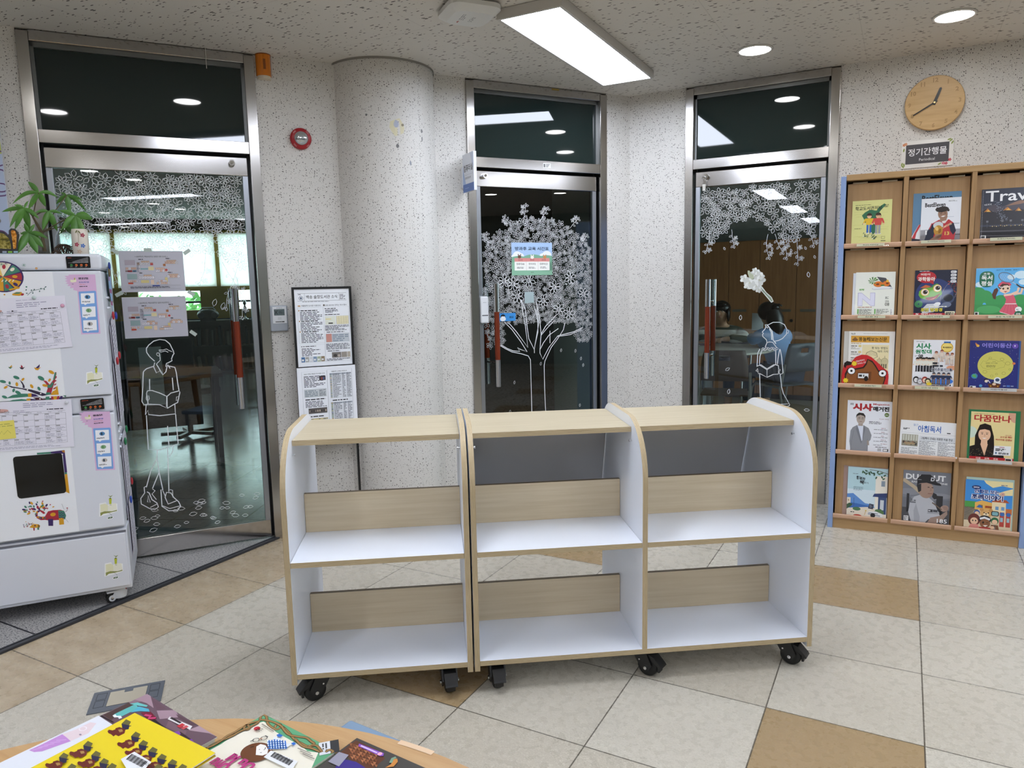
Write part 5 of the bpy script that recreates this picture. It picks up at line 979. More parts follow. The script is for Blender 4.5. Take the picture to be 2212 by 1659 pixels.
# on top of the cabinet
def ctop(x, y, z=1.5452): return (CO_[0]+math.cos(CA)*x-math.sin(CA)*y, CO_[1]+math.sin(CA)*x+math.cos(CA)*y, z)
def topz(px, py, y): return on_plane(px, py, ctop(0, y)[:2], CA)
pt = thing('pachira_plant', 'green pachira plant with hand-shaped leaves on top of the white cabinet', 'plant', ctop(-.185, .20), CA)
YP = .20
def leafl(m, A_, T_, w_, ya, yt, bow):
    """one leaflet from base A_ to tip T_ (zoomed photo points), w_ wide"""
    n_ = 10; V = []; F = []; dx, dy = T_[0]-A_[0], T_[1]-A_[1]; L = math.hypot(dx, dy); nx, ny = -dy/L, dx/L
    for i in range(n_+1):
        t = i/n_; k = bow*L*math.sin(math.pi*t); cx, cy = A_[0]+dx*t, A_[1]+dy*t-k; h = w_*.5*math.sin(math.pi*(.04+.96*t**.85))**.8 if i < n_ else .5
        yy = ya+(yt-ya)*t
        for u, dp in ((-1, .006), (0, -.002), (1, .004)):
            V.append(W2L((cx+nx*h*u)*.15066, 370+(cy+ny*h*u)*.15066, yy+dp*(h/40)))
        if i: b = 3*(i-1); F += [(b, b+1, b+4, b+3), (b+1, b+2, b+5, b+4)]
    m.add(V, F, 0, None, True)
lm = NT('pachira_leaf'); lq = lm.pos(); lb = lm.bsdf(lm.ramp(lm.noise(lq, 14, 2), (.3, '#3c6b24'), (.6, '#4f822f'), (.8, '#5f9238')), .38, spec=.5); LEAF = lm.m; STEMM = flat('#6e8a4e', .5); BARK = flat('#5c5038', .8)
def W2L(px, py, y): x, z = topz(px, py, y); return (x+.185, y-YP, z-1.5452)
def WZ(X, Y, y): return Vector(W2L(X*.15066, 370+Y*.15066, y))
m = MB(); trunk = [WZ(640, 1150, .20), WZ(600, 880, .20), WZ(470, 650, .20)]; m.tube(trunk, .005, 8, rr=[.008, .006, .004])
for c, yy, ls in [((553, 305), .16, [(400, 150, 75, .05), (175, 470, 62, .16), (405, 548, 85, .03), (655, 508, 85, .04), (830, 378, 55, .14)]),
  ((345, 530), .15, [(25, 582, 62, .06), (138, 808, 78, .12), (212, 838, 92, .05), (425, 838, 105, .03), (562, 682, 64, .08), (202, 482, 44, .08), (405, 425, 40, .05)]),
  ((692, 572), .19, [(500, 596, 48, .10), (612, 845, 92, .04), (822, 860, 92, .04), (885, 608, 46, .08)]),
  ((955, 345), .23, [(803, 472, 62, .10), (1008, 615, 84, .02), (1247, 585, 58, .12), (1188, 418, 40, .06), (870, 300, 30, .02)]),
  ((1080, 635), .17, [(882, 838, 105, .06), (1058, 968, 118, .03), (1225, 965, 96, .06), (1328, 690, 112, .10), (852, 565, 70, .06)]),
  ((950, 790), .21, [(838, 908, 60, .05), (1098, 930, 95, .05), (1005, 870, 70, .03)]),
  ((408, 882), .14, [(255, 1175, 128, .05), (540, 1178, 128, .03), (625, 1095, 112, .06), (690, 968, 64, .10), (500, 758, 58, .03), (345, 742, 60, .03), (290, 900, 50, .05)])]:
    lf = MB()
    for tx, ty, w_, bow in ls: yt = yy+random.uniform(-.035, .03); leafl(lf, c, (tx, ty), w_, yy, yt, bow)
    lf.build('leaf_whorl', LEAF, pt)
    b_ = trunk[1] if c[1] > 600 or c[0] > 900 else trunk[2]; e_ = WZ(c[0], c[1], yy); m.tube([b_, b_.lerp(e_, .55)+Vector((0, 0, .006)), e_], .0022, 6)
m.build('stem', BARK, pt); rt = MB()
for i in range(40): a = random.uniform(0, 6.28); r_ = random.uniform(.01, .055); rt.tube([(.03+r_*.3*math.cos(a), r_*.3*math.sin(a), .05), (.03+r_*math.cos(a+1), r_*math.sin(a+1), random.uniform(.006, .04)), (.03+r_*1.2*math.cos(a+1.5), r_*1.2*math.sin(a+1.5), .005)], .0018, 5)
rt.build('root_ball', flat('#4a382a', .8), pt)
gv = thing('clear_glass_vase', 'clear glass bottle among the plant leaves on the white cabinet', 'vase', ctop(-.142, .235), CA)
MB().lathe([(.040, .0), (.043, .01), (.045, .06), (.040, .09), (.024, .12), (.022, .16), (.030, .175), (.028, .176), (.020, .16), (.022, .12), (.037, .09), (.042, .06), (.040, .012), (0, .012)], 28).build('bottle', CLEAR, gv)
fv = thing('floral_vase', 'small cream vase with red and blue painted flowers on the white cabinet', 'vase', ctop(-.082, .16), CA)
MB().lathe([(.024, 0), (.030, .004), (.033, .05), (.032, .10), (.030, .112), (.026, .112), (.028, .10), (.028, .01), (0, .01)], 28).build('body', flat('#d9d0c2', .3, 0, .5, .3), fv)
p = Pr()
for a, z, c_ in [(-.35, .045, '#a8344c'), (.35, .04, '#3f6ab0'), (.42, .085, '#9a2f44'), (-.1, .015, '#b8a08a')]:
    for k in range(5): p.ell(a*.032+.0055*math.cos(k*1.26), z+.0055*math.sin(k*1.26), .0042, .003, c_, k*72, 8)
p.line([(-.004, .05), (-.002, .08), (-.004, .1)], .001, '#6a6a3a'); p.ell(-.008, .10, .007, .0025, '#6a6a3a', 60); p.ell(.002, .098, .007, .0025, '#6a6a3a', -60)
mb = MB()
for P, F, c_, L in p.q: mb.add([((.0334+L*.0002)*math.sin(u/.032), -(.0334+L*.0002)*math.cos(u/.032), v) for u, v in P], F, 0, c_)
mb.build('painted_flowers', STICK, fv)
gc = thing('stained_glass_craft', 'dark-rimmed amber foil craft ornament standing at the plant end of the cabinet', 'ornament', ctop(-.30, .10), CA)
def cr(*q): return [(a[0]+.30, a[1]-1.5452) for a in [topz(x*.15066, 370+y*.15066, .10) for x, y in q]]
O1_ = cr((-260, 1120), (-260, 860), (0, 860), (60, 870), (110, 920), (130, 900), (130, 850), (160, 820), (215, 825), (250, 860), (275, 910), (262, 1000), (250, 1175), (-260, 1175)); I1 = cr((-240, 1100), (-230, 890), (0, 885), (60, 900), (130, 960), (160, 1040), (165, 1115)); I2 = cr((160, 860), (185, 842), (220, 855), (245, 910), (240, 1010), (235, 1110), (195, 1115), (180, 980))
MB().prism(O1_, -.006, .006, 'y').build('rim', flat('#2f2c2d', .5), gc)
foil = NT('amber_foil'); fn = foil.noise(foil.pos(), 90, 3); foil.bsdf(foil.ramp(fn, (.3, '#7a4a12'), (.5, '#c27a24'), (.7, '#e0a850')), .25, .5, bump=fn, bstr=.5); foil2 = NT('olive_foil'); fn = foil2.noise(foil2.pos(), 90, 3); foil2.bsdf(foil2.ramp(fn, (.3, '#4d4a1a'), (.5, '#8a7d35'), (.7, '#b8a860')), .25, .5, bump=fn, bstr=.5)
MB().prism(I1, -.0075, -.0062, 'y').build('foil_pane', foil2.m, gc); MB().prism(I2, -.0075, -.0062, 'y').build('foil_pane', foil.m, gc)
for i, (x, c_) in enumerate([(40, '#9aa3b4'), (120, '#7fae3f'), (200, '#8fb0bf')]): MB().prism(cr((x, 1145), (x+60, 1145), (x+60, 1172), (x, 1172)), -.0075, -.0062, 'y').build('bead_pane', flat(c_, .3), gc)
# picture board on the wall above
bd = thing('wall_picture_board', 'pastel picture board fixed to the wall beyond the plant', 'board', PA(-3.462, 0, 0), AA)
MB().box(-1.0, .0, -.022, -.002, 1.40, 2.31).build('board', flat('#d7d9e0', .5), bd)
p = Pr(); p.rect(-1.0, 1.40, 1.0, .91, '#b9c6de').up(); p.rect(-1.0, 2.13, 1.0, .18, '#4f8a2e'); p.rect(-1.0, 2.02, 1.0, .115, '#b7c06a'); p.rect(-1.0, 1.40, 1.0, .25, '#a9c8da'); p.up(); p.rect(-1.0, 1.645, 1.0, .004, '#8d9ab5')
for x, y, rx, ry in [(-.06, 2.0, .09, .04), (-.02, 1.90, .05, .05), (-.05, 1.86, .09, .03), (-.04, 1.64, .03, .035)]: p.ring(x, y, rx, ry, .006, '#6a4a78', 0, 30)
q_ = Pr(); keep = []
for P, F, c_, L in p.q: keep.append(([(min(a, -.001), b) for a, b in P], F, c_, L))
p.q = keep; mb = MB(); p.put(mb, .0222); mb.build('picture', PRINT, bd); MB().lathe([(.013, 0), (.013, .003), (.008, .007), (0, .008)], 18, M=Matrix.Translation((-.045, -.0225, 1.72)) @ RX).build('mounting_screw', flat('#9a9186', .3, .9), bd)
# ================================================================ the magazine rack
MO, MA = (1.38866, 1.97152), R(3.5)
RW, RH, RD = .868, 1.918, .40
mr = thing('magazine_rack', 'beech magazine rack with fifteen slanted compartments and pale blue sides', 'magazine rack', (*MO, 0), MA)
for x0 in (-.026, RW): MB().box(x0, x0+.026, -.004, RD, 0, RH-.008).build('blue_side_panel', BLUE, mr, bev=.002)
MB().box(0, RW, .0, RD, RH-.03, RH).build('top_panel', BEECH_H, mr, bev=.002); MB().box(0, RW, .004, .03, 0, .078).build('kick_board', BEECH_H, mr); MB().box(0, RW, RD-.012, RD, .0, RH-.03).build('back_panel', BEECH_V, mr)
LEDZ = [1.5555, 1.180, .812, .444, .079]; TOPZ = [RH-.03]+[z-.012 for z in LEDZ[:4]]
COLX = [(.004, .268), (.290, .566), (.586, .864)]
for a, b in ((.268, .290), (.566, .586)): MB().box(a, b, .002, RD-.012, .078, RH-.03).build('upright', BEECH_V, mr)
for z in LEDZ[:4]:
    for a, b in COLX: MB().box(a, b, .006, RD-.012, z-.018, z-.004).build('shelf_board', BEECH_H, mr)
TILT = R(5)
flaps = {}
for r_, (z, zt) in enumerate(zip(LEDZ, TOPZ)):
    for c_, (a, b) in enumerate(COLX):
        fl = empty('flap_door', (a, .012, z), 0, -TILT, mr); h = zt-z-.014; wd_ = b-a
        MB().box(.004, wd_-.004, 0, .014, 0, h).build('flap_board', BEECH_V, fl)
        m = MB(); P = [(-.022, -.020), (-.026, -.014), (-.026, -.002), (-.022, .004), (-.018, .004), (-.016, -.003), (.0, -.004), (.0, -.020)]
        m.prism(P, -.004, wd_+.002, 'x'); m.build('ledge', LEDGE, fl)
        for hx in (.028, wd_-.098): MB().cyl((hx, .004, h+.005), (hx+.07, .004, h+.005), .006, n=8).build('hinge', flat('#a59a86', .35, .8), fl)
def rack_pt(x, y, z): return (MO[0]+math.cos(MA)*x-math.sin(MA)*y, MO[1]+math.sin(MA)*x+math.cos(MA)*y, z)
def mag(name, label, row, x, w_, h_, design, off=.0, th=.004, roll=0, cat='magazine', group='magazines on the rack', mat=GLOSS, lift=0.0):
    """a magazine standing on a ledge, leaning on its flap; graphics are drawn in its own w x h"""
    o = thing(name, label, cat, rack_pt(x, .012-off, LEDZ[row]+.0005+lift), MA, group, -TILT)
    p = Pr(); rng = random.Random(sum(map(ord, label)))
    design(p, w_, h_, rng); p.clip(0, 0, w_, h_); mb = MB(); p.put(mb, .0008+th)
    mb.box(0, w_, -th-.0008, -.0008, 0, h_, 0, '#e9e7e2'); mb.build('cover', mat, o); o.rotation_euler = (-TILT, roll, MA); return o
def man(p, x, y, s, skin, hair, top, low=None, shoe='#eee'):
    """small generic standing figure, s = height"""
    if low:
        p.rect(x-.11*s, y, .09*s, .45*s, low).rect(x+.02*s, y, .09*s, .45*s, low).rect(x-.13*s, y-.02*s, .12*s, .04*s, shoe).rect(x+.02*s, y-.02*s, .12*s, .04*s, shoe)
    p.poly([(x-.13*s, y+.40*s), (x+.13*s, y+.40*s), (x+.17*s, y+.72*s), (x-.17*s, y+.72*s)], top); p.line([(x-.16*s, y+.70*s), (x-.24*s, y+.48*s)], .07*s, top); p.line([(x+.16*s, y+.70*s), (x+.24*s, y+.48*s)], .07*s, top); p.up()
    p.ell(x-.24*s, y+.46*s, .04*s, .04*s, skin).ell(x+.24*s, y+.46*s, .04*s, .04*s, skin).ell(x, y+.85*s, .12*s, .13*s, hair).up().ell(x, y+.82*s, .10*s, .10*s, skin).up(); p.poly([(x-.11*s, y+.85*s), (x+.11*s, y+.85*s), (x+.09*s, y+.95*s), (x-.09*s, y+.95*s)], hair); p.ell(x-.035*s, y+.82*s, .012*s, .015*s, '#222').ell(x+.035*s, y+.82*s, .012*s, .015*s, '#222').up()
def d_jrn(p, w, h, g):
    p.rect(0, 0, w, h, '#d9d88f').up()
    for i in range(46): x, y = g.uniform(.005, w-.05), g.uniform(.01, h-.03); p.line([(x, y), (x+.012, y+.0015), (x+.026, y), (x+.04, y+.001)], .0008, '#c2bf74')
    G_ = '#2f6b4c'; p.up().poly([(.046*w/.184, .15), (.06, .165), (.082, .178), (.115, .172), (.125, .19), (.15, .207), (.158, .200), (.148, .188), (.136, .175), (.128, .162), (.110, .150), (.118, .13), (.122, .10), (.118, .07), (.105, .05), (.085, .06), (.09, .10), (.078, .115), (.06, .11), (.048, .10), (.06, .125)], G_).up()
    p.text('학교도서관저널', .014, .176, .021, '#2a2a22', .125, 'l', .015); p.greek(.014, .202, .075, .004, 1, '#55543a'); p.greek(.150, .186, .022, .016, 3, '#3a3a2a')
    man(p, .082, .058, .105, '#eec7a2', '#3b2418', '#e0b92f', '#2f62b5'); man(p, .124, .052, .112, '#e6b88f', '#3a281c', '#cf4a45', '#9b9da0')
    for i in range(26): p.poly([(x:=g.uniform(.05, .12), y:=g.uniform(.022, .055)), (x+.008, y+.004), (x+.004, y+.008)], g.choice(['#2f5b52', '#dfe6da', '#5f7f6f', '#1f3a36']))
    p.line([(.142, .026), (.150, .024), (.158, .026), (.158, .038), (.150, .036), (.142, .038)], .0012, '#4a4a3a', True); p.greek(.14, .012, .025, .006, 1, '#55543a'); p.greek(.014, .08, .04, .004, 1, '#55543a')
def d_be(p, w, h, g, back=False):
    p.rect(0, 0, w, h, '#5f86a6' if back else '#e3e6ec').up(); k = '#15161a'
    if back:
        p.text('BestEleven', .038, h-.043, .030, k, .135, 'l', .03); p.poly([(0, 0), (.05, 0), (.045, .08), (.03, .09), (0, .03)], '#e6e6e8').up(); p.poly([(0, .02), (.012, .05), (.03, .088), (.040, .088), (.02, .045), (.012, 0), (0, 0)], '#c03a40'); p.poly([(0, 0), (.05, 0), (.05, .012), (0, .02)], '#1f2233'); return
    p.text('BestEleven', .016, h-.043, .021, k, .090, 'l', .03); p.greek(w-.055, h-.02, .048, .006, 2, '#555')
    p.rect(0, .03, w, .03, '#9b9aa0').rect(0, .0, w, .035, '#7f7c80').rect(.12, .085, .05, .004, '#aab2c0').rect(.105, .12, .04, .003, '#c5ccd6').up()
    p.poly([(.02, 0), (.028, .045), (.05, .090), (.08, .108), (.125, .108), (.145, .09), (.155, .05), (.150, 0)], '#b8323a').up(); p.poly([(.018, .0), (.03, .05), (.05, .092), (.066, .070), (.056, .0)], '#1f2338'); p.poly([(.125, .085), (.145, .09), (.157, .05), (.145, .03), (.132, .05)], '#1f2338'); p.line([(.05, .092), (.040, .062)], .004, '#c03a40').up()
    p.text('CAMPEONES', .098, .062, .010, '#e9c9a0', .046, 'l', .02, 28); p.text('13', .108, .030, .018, '#e0c060', .02, 'l', .03); p.poly([(.088, .108), (.12, .108), (.108, .090), (.098, .09)], '#dcd7d2')
    S_ = '#9a7763'; p.poly([(.082, .098), (.112, .104), (.118, .125), (.086, .118)], S_).up(); p.ell(.096, .136, .021, .028, S_, 8).up(); p.ell(.092, .160, .028, .014, '#2a2422', 6)
    for i in range(16): p.ell(.068+i*.0034, .160+.006*math.sin(i*2), .006, .006, '#2e2725', 0, 8)
    p.up().ell(.088, .138, .003, .0015, '#1a1512').ell(.106, .140, .003, .0015, '#1a1512').line([(.086, .150-.006), (.093, .1455)], .0015, '#2a201c').line([(.101, .146), (.109, .1455)], .0015, '#2a201c').poly([(.087, .124), (.098, .121), (.109, .127), (.098, .128)], '#efe9e4').line([(.096, .139), (.098, .132), (.101, .132)], .001, '#755645').up()
    p.ell(.078, .080, .022, .019, '#c9cdd2').ell(.079, .055, .020, .026, '#b8862f').up().ell(.072, .065, .007, .012, '#e3c074', 20).ell(.086, .052, .006, .012, '#8a5f1c', -15).rect(.066, .012, .026, .022, '#a8782a').up(); p.poly([(.03, 0), (.06, .022), (.095, .035), (.092, .020), (.07, .0)], '#8d6a57'); [p.line([(.062+i*.008, .016), (.074+i*.007, .036)], .006, S_) for i in range(4)]
    p.rect(.022, .035, .007, .022, '#e8e8ea')
def d_trav(p, w, h, g):
    p.rect(0, 0, w, h, '#3a3d4c').up(); p.poly([(0, h), (w, h), (w, h-.06), (.06, h-.09), (0, h-.075)], '#2f3342'); p.poly([(0, .14), (.05, .17), (.09, .155), (.12, .172), (.16, .185), (w, .165), (w, .09), (0, .09)], '#4f4a52').up(); p.poly([(.1, .158), (.14, .176), (.165, .184), (.19, .172), (.16, .165)], '#8d6a58'); p.poly([(0, .135), (.02, .15), (.04, .14), (.06, .13), (.1, .145), (.13, .135), (.16, .142), (.2, .13), (w, .14), (w, .07), (0, .07)], '#2b2930').up()
    for x, y, s_ in [(.028, .145, .016), (.11, .148, .02), (.155, .143, .014), (.19, .14, .014)]: p.poly([(x-s_, y-.012), (x, y+.006), (x+s_, y-.013), (x, y-.006)], '#c07a3a'); p.up().poly([(x-s_*.4, y-.010), (x+s_*.2, y-.001), (x+s_*.7, y-.011)], '#e8b45a')
    for i in range(110): t = g.random(); p.ell(.06+.04*t+g.gauss(0, .010), .185-.10*t, .0014, .0014, g.choice(['#8f97a8', '#aab1bf', '#6d7484']), 0, 6)
    p.up().rect(0, 0, w, .062, '#1f1d22'); p.rect(0, .0, w, .042, '#37343a').up(); p.poly([(0, .042), (w, .038), (w, .034), (0, .036)], '#57535a'); p.poly([(0, .020), (w, .012), (w, .008), (0, .016)], '#4a474e')
    for i in range(18): p.rect(.04+i*.0085, .058+g.uniform(0, .006), .004, .004, g.choice(['#c9a25a', '#8d7a5a', '#6f6f78', '#e0c890']))
    for x in (.028, .09, .125, .172): p.rect(x, .055, .0012, .035, '#55555c'); p.rect(x-.004, .082, .009, .009, '#77777e')
    p.up().text('Travie', .016, h-.062, .052, '#f1f1f3', .235, 'l', .012); p.text('vol.414', .012, h-.080, .010, '#e8e8ea', .030); p.rect(.004, .003, .022, .016, '#e6e6e6').up().greek(.006, .005, .018, .012, 1, '#333', .9)
    for i in range(28): p.ell(.006, .02+i*.008, .0018, .0018, '#a0a2a8', 0, 6)
def d_n(p, w, h, g):
    p.rect(0, 0, w, h, '#e9ebe1').up(); bx = .052
    p.poly([(.080, .145), (.165, .150), (.178, .145), (.172, .139), (.150, .140), (.09, .136), (.078, .140)], '#c9cdd4').up(); p.poly([(.100, .205), (.142, .198), (.172, .150), (.140, .155), (.112, .188)], '#4a4c52'); p.poly([(.080, .150), (.168, .152), (.160, .143), (.085, .141)], '#e6e8ea').up()
    p.ell(.108, .166, .023, .015, '#dc7a2f').ell(.145, .168, .018, .014, '#dc7a2f').up().ell(.105, .166, .008, .005, '#6e3414').ell(.150, .170, .007, .005, '#7a3a18').ell(.128, .160, .01, .004, '#4a7a34'); p.ell(.150, .182, .006, .007, '#e9b93a')
    for a in range(8): p.poly([(.083, .180), (.083+.026*math.cos(R(a*40+10)), .185+.020*math.sin(R(a*40+10))), (.083+.020*math.cos(R(a*40+32)), .185+.018*math.sin(R(a*40+32)))], ['#3f7a35', '#5d9a48'][a % 2])
    p.up().text('전략', .018, .133, .010, '#5aa846', .024, 'l', .03); p.text('N', .013, .052, .070, '#b7b2d6', .082, 'l', .06); p.up().text('N', .0155, .0545, .065, '#dcdced', .077, 'l', .045)
    p.text('08', w-.044, .052, .017, '#222', .020, 'l', .0); p.text('2026', w-.044, .072, .009, '#222', .018); p.greek(w-.044, .088, .018, .012, 4, '#555'); p.greek(.013, .043, .07, .006, 1, '#a86a4a'); p.rect(.013, .010, .006, .026, '#6fae5a').rect(.094, .010, .006, .026, '#6fae5a'); p.greek(.022, .010, .06, .026, 5, '#6d7268'); p.greek(.104, .010, .06, .026, 5, '#6d7268'); p.greek(.015, .002, .11, .005, 1, '#333', .8); p.rect(w-.018, .004, .010, .035, '#f4f4f0').up().greek(w-.016, .006, .006, .030, 9, '#222', .6)
def d_nb(p, w, h, g): p.rect(0, 0, w, h, '#dfe3ea')
def d_sci(p, w, h, g):
    p.rect(0, 0, w, h, '#151a33').up(); p.ell(.09, .105, .085, .085, '#28386f', n=40).up()
    for i in range(26): a = g.uniform(-.6, 1.5); r_ = g.uniform(.05, .085); x, y = .145+r_*math.cos(a)*.7, .10+r_*math.sin(a); p.line([(x, y), (x+g.uniform(-.014, .014), y+g.uniform(-.014, .014))], g.uniform(.002, .005), g.choice(['#c2452e', '#8a2c2a', '#d98a6a', '#4a3040', '#2a3150']))
    p.ring(.155, .11, .03, .07, .0018, '#7d8090', -20, 26)
    p.up().poly([(.02, .105), (.03, .09), (.07, .078), (.10, .085), (.125, .11), (.120, .135), (.10, .150), (.075, .145), (.04, .140), (.022, .125)], '#6fae3a').up()
    p.poly([(.05, .092), (.09, .098), (.118, .115), (.105, .092), (.085, .078), (.06, .080)], '#8c2f2c'); p.poly([(.07, .082), (.09, .09), (.104, .1), (.09, .085)], '#d98a86'); p.poly([(.025, .142), (.05, .158), (.075, .150), (.06, .143)], '#c9693a'); p.poly([(.075, .150), (.10, .165), (.118, .152), (.10, .147)], '#4f9a45')
    for cx, cy in ((.048, .120), (.103, .140)): p.ell(cx, cy, .019, .019, '#e8b548').up().ell(cx, cy, .016, .016, '#f1ead8').up().ell(cx+.002, cy+.001, .011, .011, '#5b3a1c').up().ell(cx+.003, cy+.001, .007, .007, '#0d0b0a').up().ell(cx+.006, cy+.005, .002, .002, '#fff').up()
    for r_ in (.016, .011, .006): p.ring(.022, .060, r_, r_, .004, '#3f8a55', 0, 16)
    p.poly([(.035, .03), (.06, .060), (.105, .062), (.118, .045), (.09, .018), (.04, .012)], '#cfd2d8').up(); p.ell(.105, .058, .016, .010, '#e9ebee', 20); p.ell(.15, .085, .030, .026, '#3d4763', 10).up().ell(.153, .09, .021, .018, '#161a26', 10).ell(.146, .055, .022, .014, '#6d7690', 10)
    p.ell(.052, .197, .044, .030, '#b8232f').up(); p.poly([(.06, .172), (.085, .160), (.085, .18)], '#b8232f'); p.text('어린이', .026, .205, .012, '#f3efe8', .042, 'l', .02); p.text('과학동아', .014, .176, .022, '#f6f2ea', .077, 'l', .03); p.greek(.02, .225, .045, .005, 1, '#d9d9e2')
    for i in range(4): p.rrect(w-.030, h-.018-i*.016, .026, .013, .006, '#dfe0e4').up().greek(w-.027, h-.015-i*.016, .018, .006, 2, '#3a3a44')
    p.text('로먼 망원경', .032, .020, .019, '#1b1a10', .098, 'l', .06); p.up().text('로먼 망원경', .033, .021, .018, '#f2e53a', .096, 'l', .02); p.greek(.07, .043, .08, .006, 1, '#eceae0', .8)
    p.rect(0, 0, w, .013, '#b8232f').rect(w-.048, .0, .044, .022, '#ece8c8').up(); p.greek(w-.044, .004, .036, .014, 2, '#2a2a22', .7); p.text('박연', .036, .002, .012, '#f0d9d0', .03, 'l', .03); p.greek(.07, .003, .06, .008, 2, '#e9c9c4'); p.text('N', .012, .003, .010, '#fff', .01, 'l', .03)
def d_dok(p, w, h, g):
    p.rect(0, 0, w, h, '#5db4ea').up()
    for x, y, r_ in [(.19, .20, .028), (.15, .19, .018), (.2, .165, .02), (.02, .155, .02)]: p.ell(x, y, r_, r_*.7, '#d5ecf7')
    p.up()
    for x, y, r_ in [(.01, .11, .036), (.04, .095, .035), (.0, .075, .04), (.075, .07, .03), (.11, .075, .03), (.15, .07, .034), (.19, .075, .032)]: p.ell(x, y, r_, r_*.9, '#3f9a55')
    p.up().rect(0, 0, w, .055, '#3d9350'); p.ell(.06, .03, .05, .02, '#4fa862'); p.up()
    p.poly([(.092, .138), (.080, .13), (.072, .105), (.078, .085), (.088, .08), (.090, .10), (.098, .125)], '#5b3626').up(); p.ell(.125, .135, .021, .024, '#f1cfb4').ell(.122, .147, .027, .020, '#4a2c20').up(); p.poly([(.105, .130), (.104, .120), (.125, .108), (.145, .118), (.147, .138), (.135, .150), (.12, .148)], '#f3d3b8'); p.line([(.098, .148), (.112, .163), (.138, .160), (.148, .150)], .010, '#d8546a').line([(.099, .145), (.106, .140), (.148, .145)], .004, '#efe6e2').up()
    p.ell(.118, .133, .004, .005, '#3a2418').ell(.137, .134, .004, .005, '#3a2418').poly([(.120, .120), (.136, .121), (.128, .114)], '#c24a4a').up(); p.poly([(.118, .104), (.16, .108), (.172, .075), (.175, .055), (.128, .055), (.132, .08)], '#d85f72').up(); p.poly([(.128, .058), (.176, .058), (.20, .012), (.155, .002), (.105, .020)], '#d85f72').up(); p.line([(.108, .018), (.155, .002), (.2, .014)], .003, '#efe0e0'); p.line([(.128, .058), (.176, .058)], .004, '#efe0e0'); [p.line([(.134+i*.009, .054), (.122+i*.017, .012)], .001, '#b3445a') for i in range(5)]
    p.line([(.122, .100), (.150, .104), (.178, .118), (.182, .138)], .010, '#f1cfb4'); p.line([(.16, .105), (.192, .11), (.198, .135)], .010, '#f1cfb4'); p.up().line([(.17, .155), (.188, .140), (.205, .135)], .006, '#3a3038'); p.line([(.156, .164), (.172, .152)], .003, '#c9ccd2'); p.ring(.128, .188, .034, .022, .0028, '#6d6a78', -28, 26)
    for i in range(-3, 4): p.line([(.128+i*.008-.008, .188+.017), (.128+i*.008+.008, .188-.017)], .0005, '#dfe6ee'); p.line([(.10, .188+i*.005+.01), (.156, .188+i*.005-.012)], .0005, '#dfe6ee')
    p.rrect(.016, .142, .062, .078, .026, '#1f6a4a', 6).up(); p.text('초등', .032, .203, .010, '#eef4ee', .028, 'l', .02); p.text('독서', .024, .176, .024, '#f4f6f2', .046, 'l', .025); p.text('평설', .024, .148, .024, '#f4f6f2', .046, 'l', .025)
    for x in (.085, .12, .155): p.greek(x, .222, .028, .006, 2, '#2f6a9a')
    p.ell(.185, .030, .014, .014, '#eef0ee').ell(.185, .008, .016, .015, '#1f6a4a').up().text('09', .176, .002, .011, '#f2f2ee', .018, 'l', .02); p.greek(.176, .026, .018, .008, 2, '#555'); p.rect(.002, .002, .018, .016, '#eee').up().greek(.004, .004, .014, .012, 1, '#222', .9)
def d_poop(p, w, h, g):
    p.rect(0, 0, w, h, '#eceae4').up(); p.text('No.03', .010, h-.018, .009, '#333', .020, 'l', .02); p.greek(.07, h-.014, .13, .003, 1, '#888'); p.rect(.010, h-.060, .184, .036, '#d9a23f').up(); p.text('똥눌때보는신문', .048, h-.053, .022, '#1f1a12', .135, 'l', .02); p.ell(.030, h-.046, .014, .006, '#7a5230').up().ell(.030, h-.041, .010, .005, '#8a5f38').ell(.030, h-.036, .005, .004, '#8a5f38')
    p.greek(.012, h-.068, .05, .005, 1, '#c9a86a', .8); p.rect(.066, .075, .128, .138, '#e9dcae').up(); p.text('똥 닦는 방법도', .190, .190, .013, '#2b261c', .078, 'r', .01); p.text('여러 가지', .190, .172, .013, '#2b261c', .050, 'r', .01)
    p.line([(.082, .150), (.09, .172), (.11, .182), (.135, .172), (.142, .150), (.12, .138), (.09, .138)], .0018, '#3c372c', True); [p.line([(.085, .150+i*.006), (.112, .160+i*.006), (.139, .152+i*.005)], .001, '#5a5444') for i in range(4)]
    for x, r_ in ((.150, .012), (.176, .016)): p.ell(x, .125, r_, r_*1.2, '#cbbf95').up(); p.line([(x, .125+r_*1.2), (x, .125+r_*1.9)], .0015, '#3c372c'); p.ring(x, .125, r_, r_*1.2, .001, '#3c372c', 0, 16)
    p.rect(.125, .088, .066, .035, '#cfc399').up(); [p.rect(.130+i*.010, .090, .005, .022, '#5a5444') for i in range(6)]
    for i in range(3): p.rect(.048, h-.085-i*.032, .014, .012, '#e3cf88'); p.greek(.012, h-.082-i*.032, .03, .005, 1, '#4a463c', .8); p.greek(.012, h-.096-i*.032, .045, .009, 2, '#8d897e')
    p.greek(.15, .01, .05, .05, 7, '#8d897e')
def d_plain(c_): return lambda p, w, h, g: p.rect(0, 0, w, h, c_)
def d_pouch(p, w, h, g):
    pass
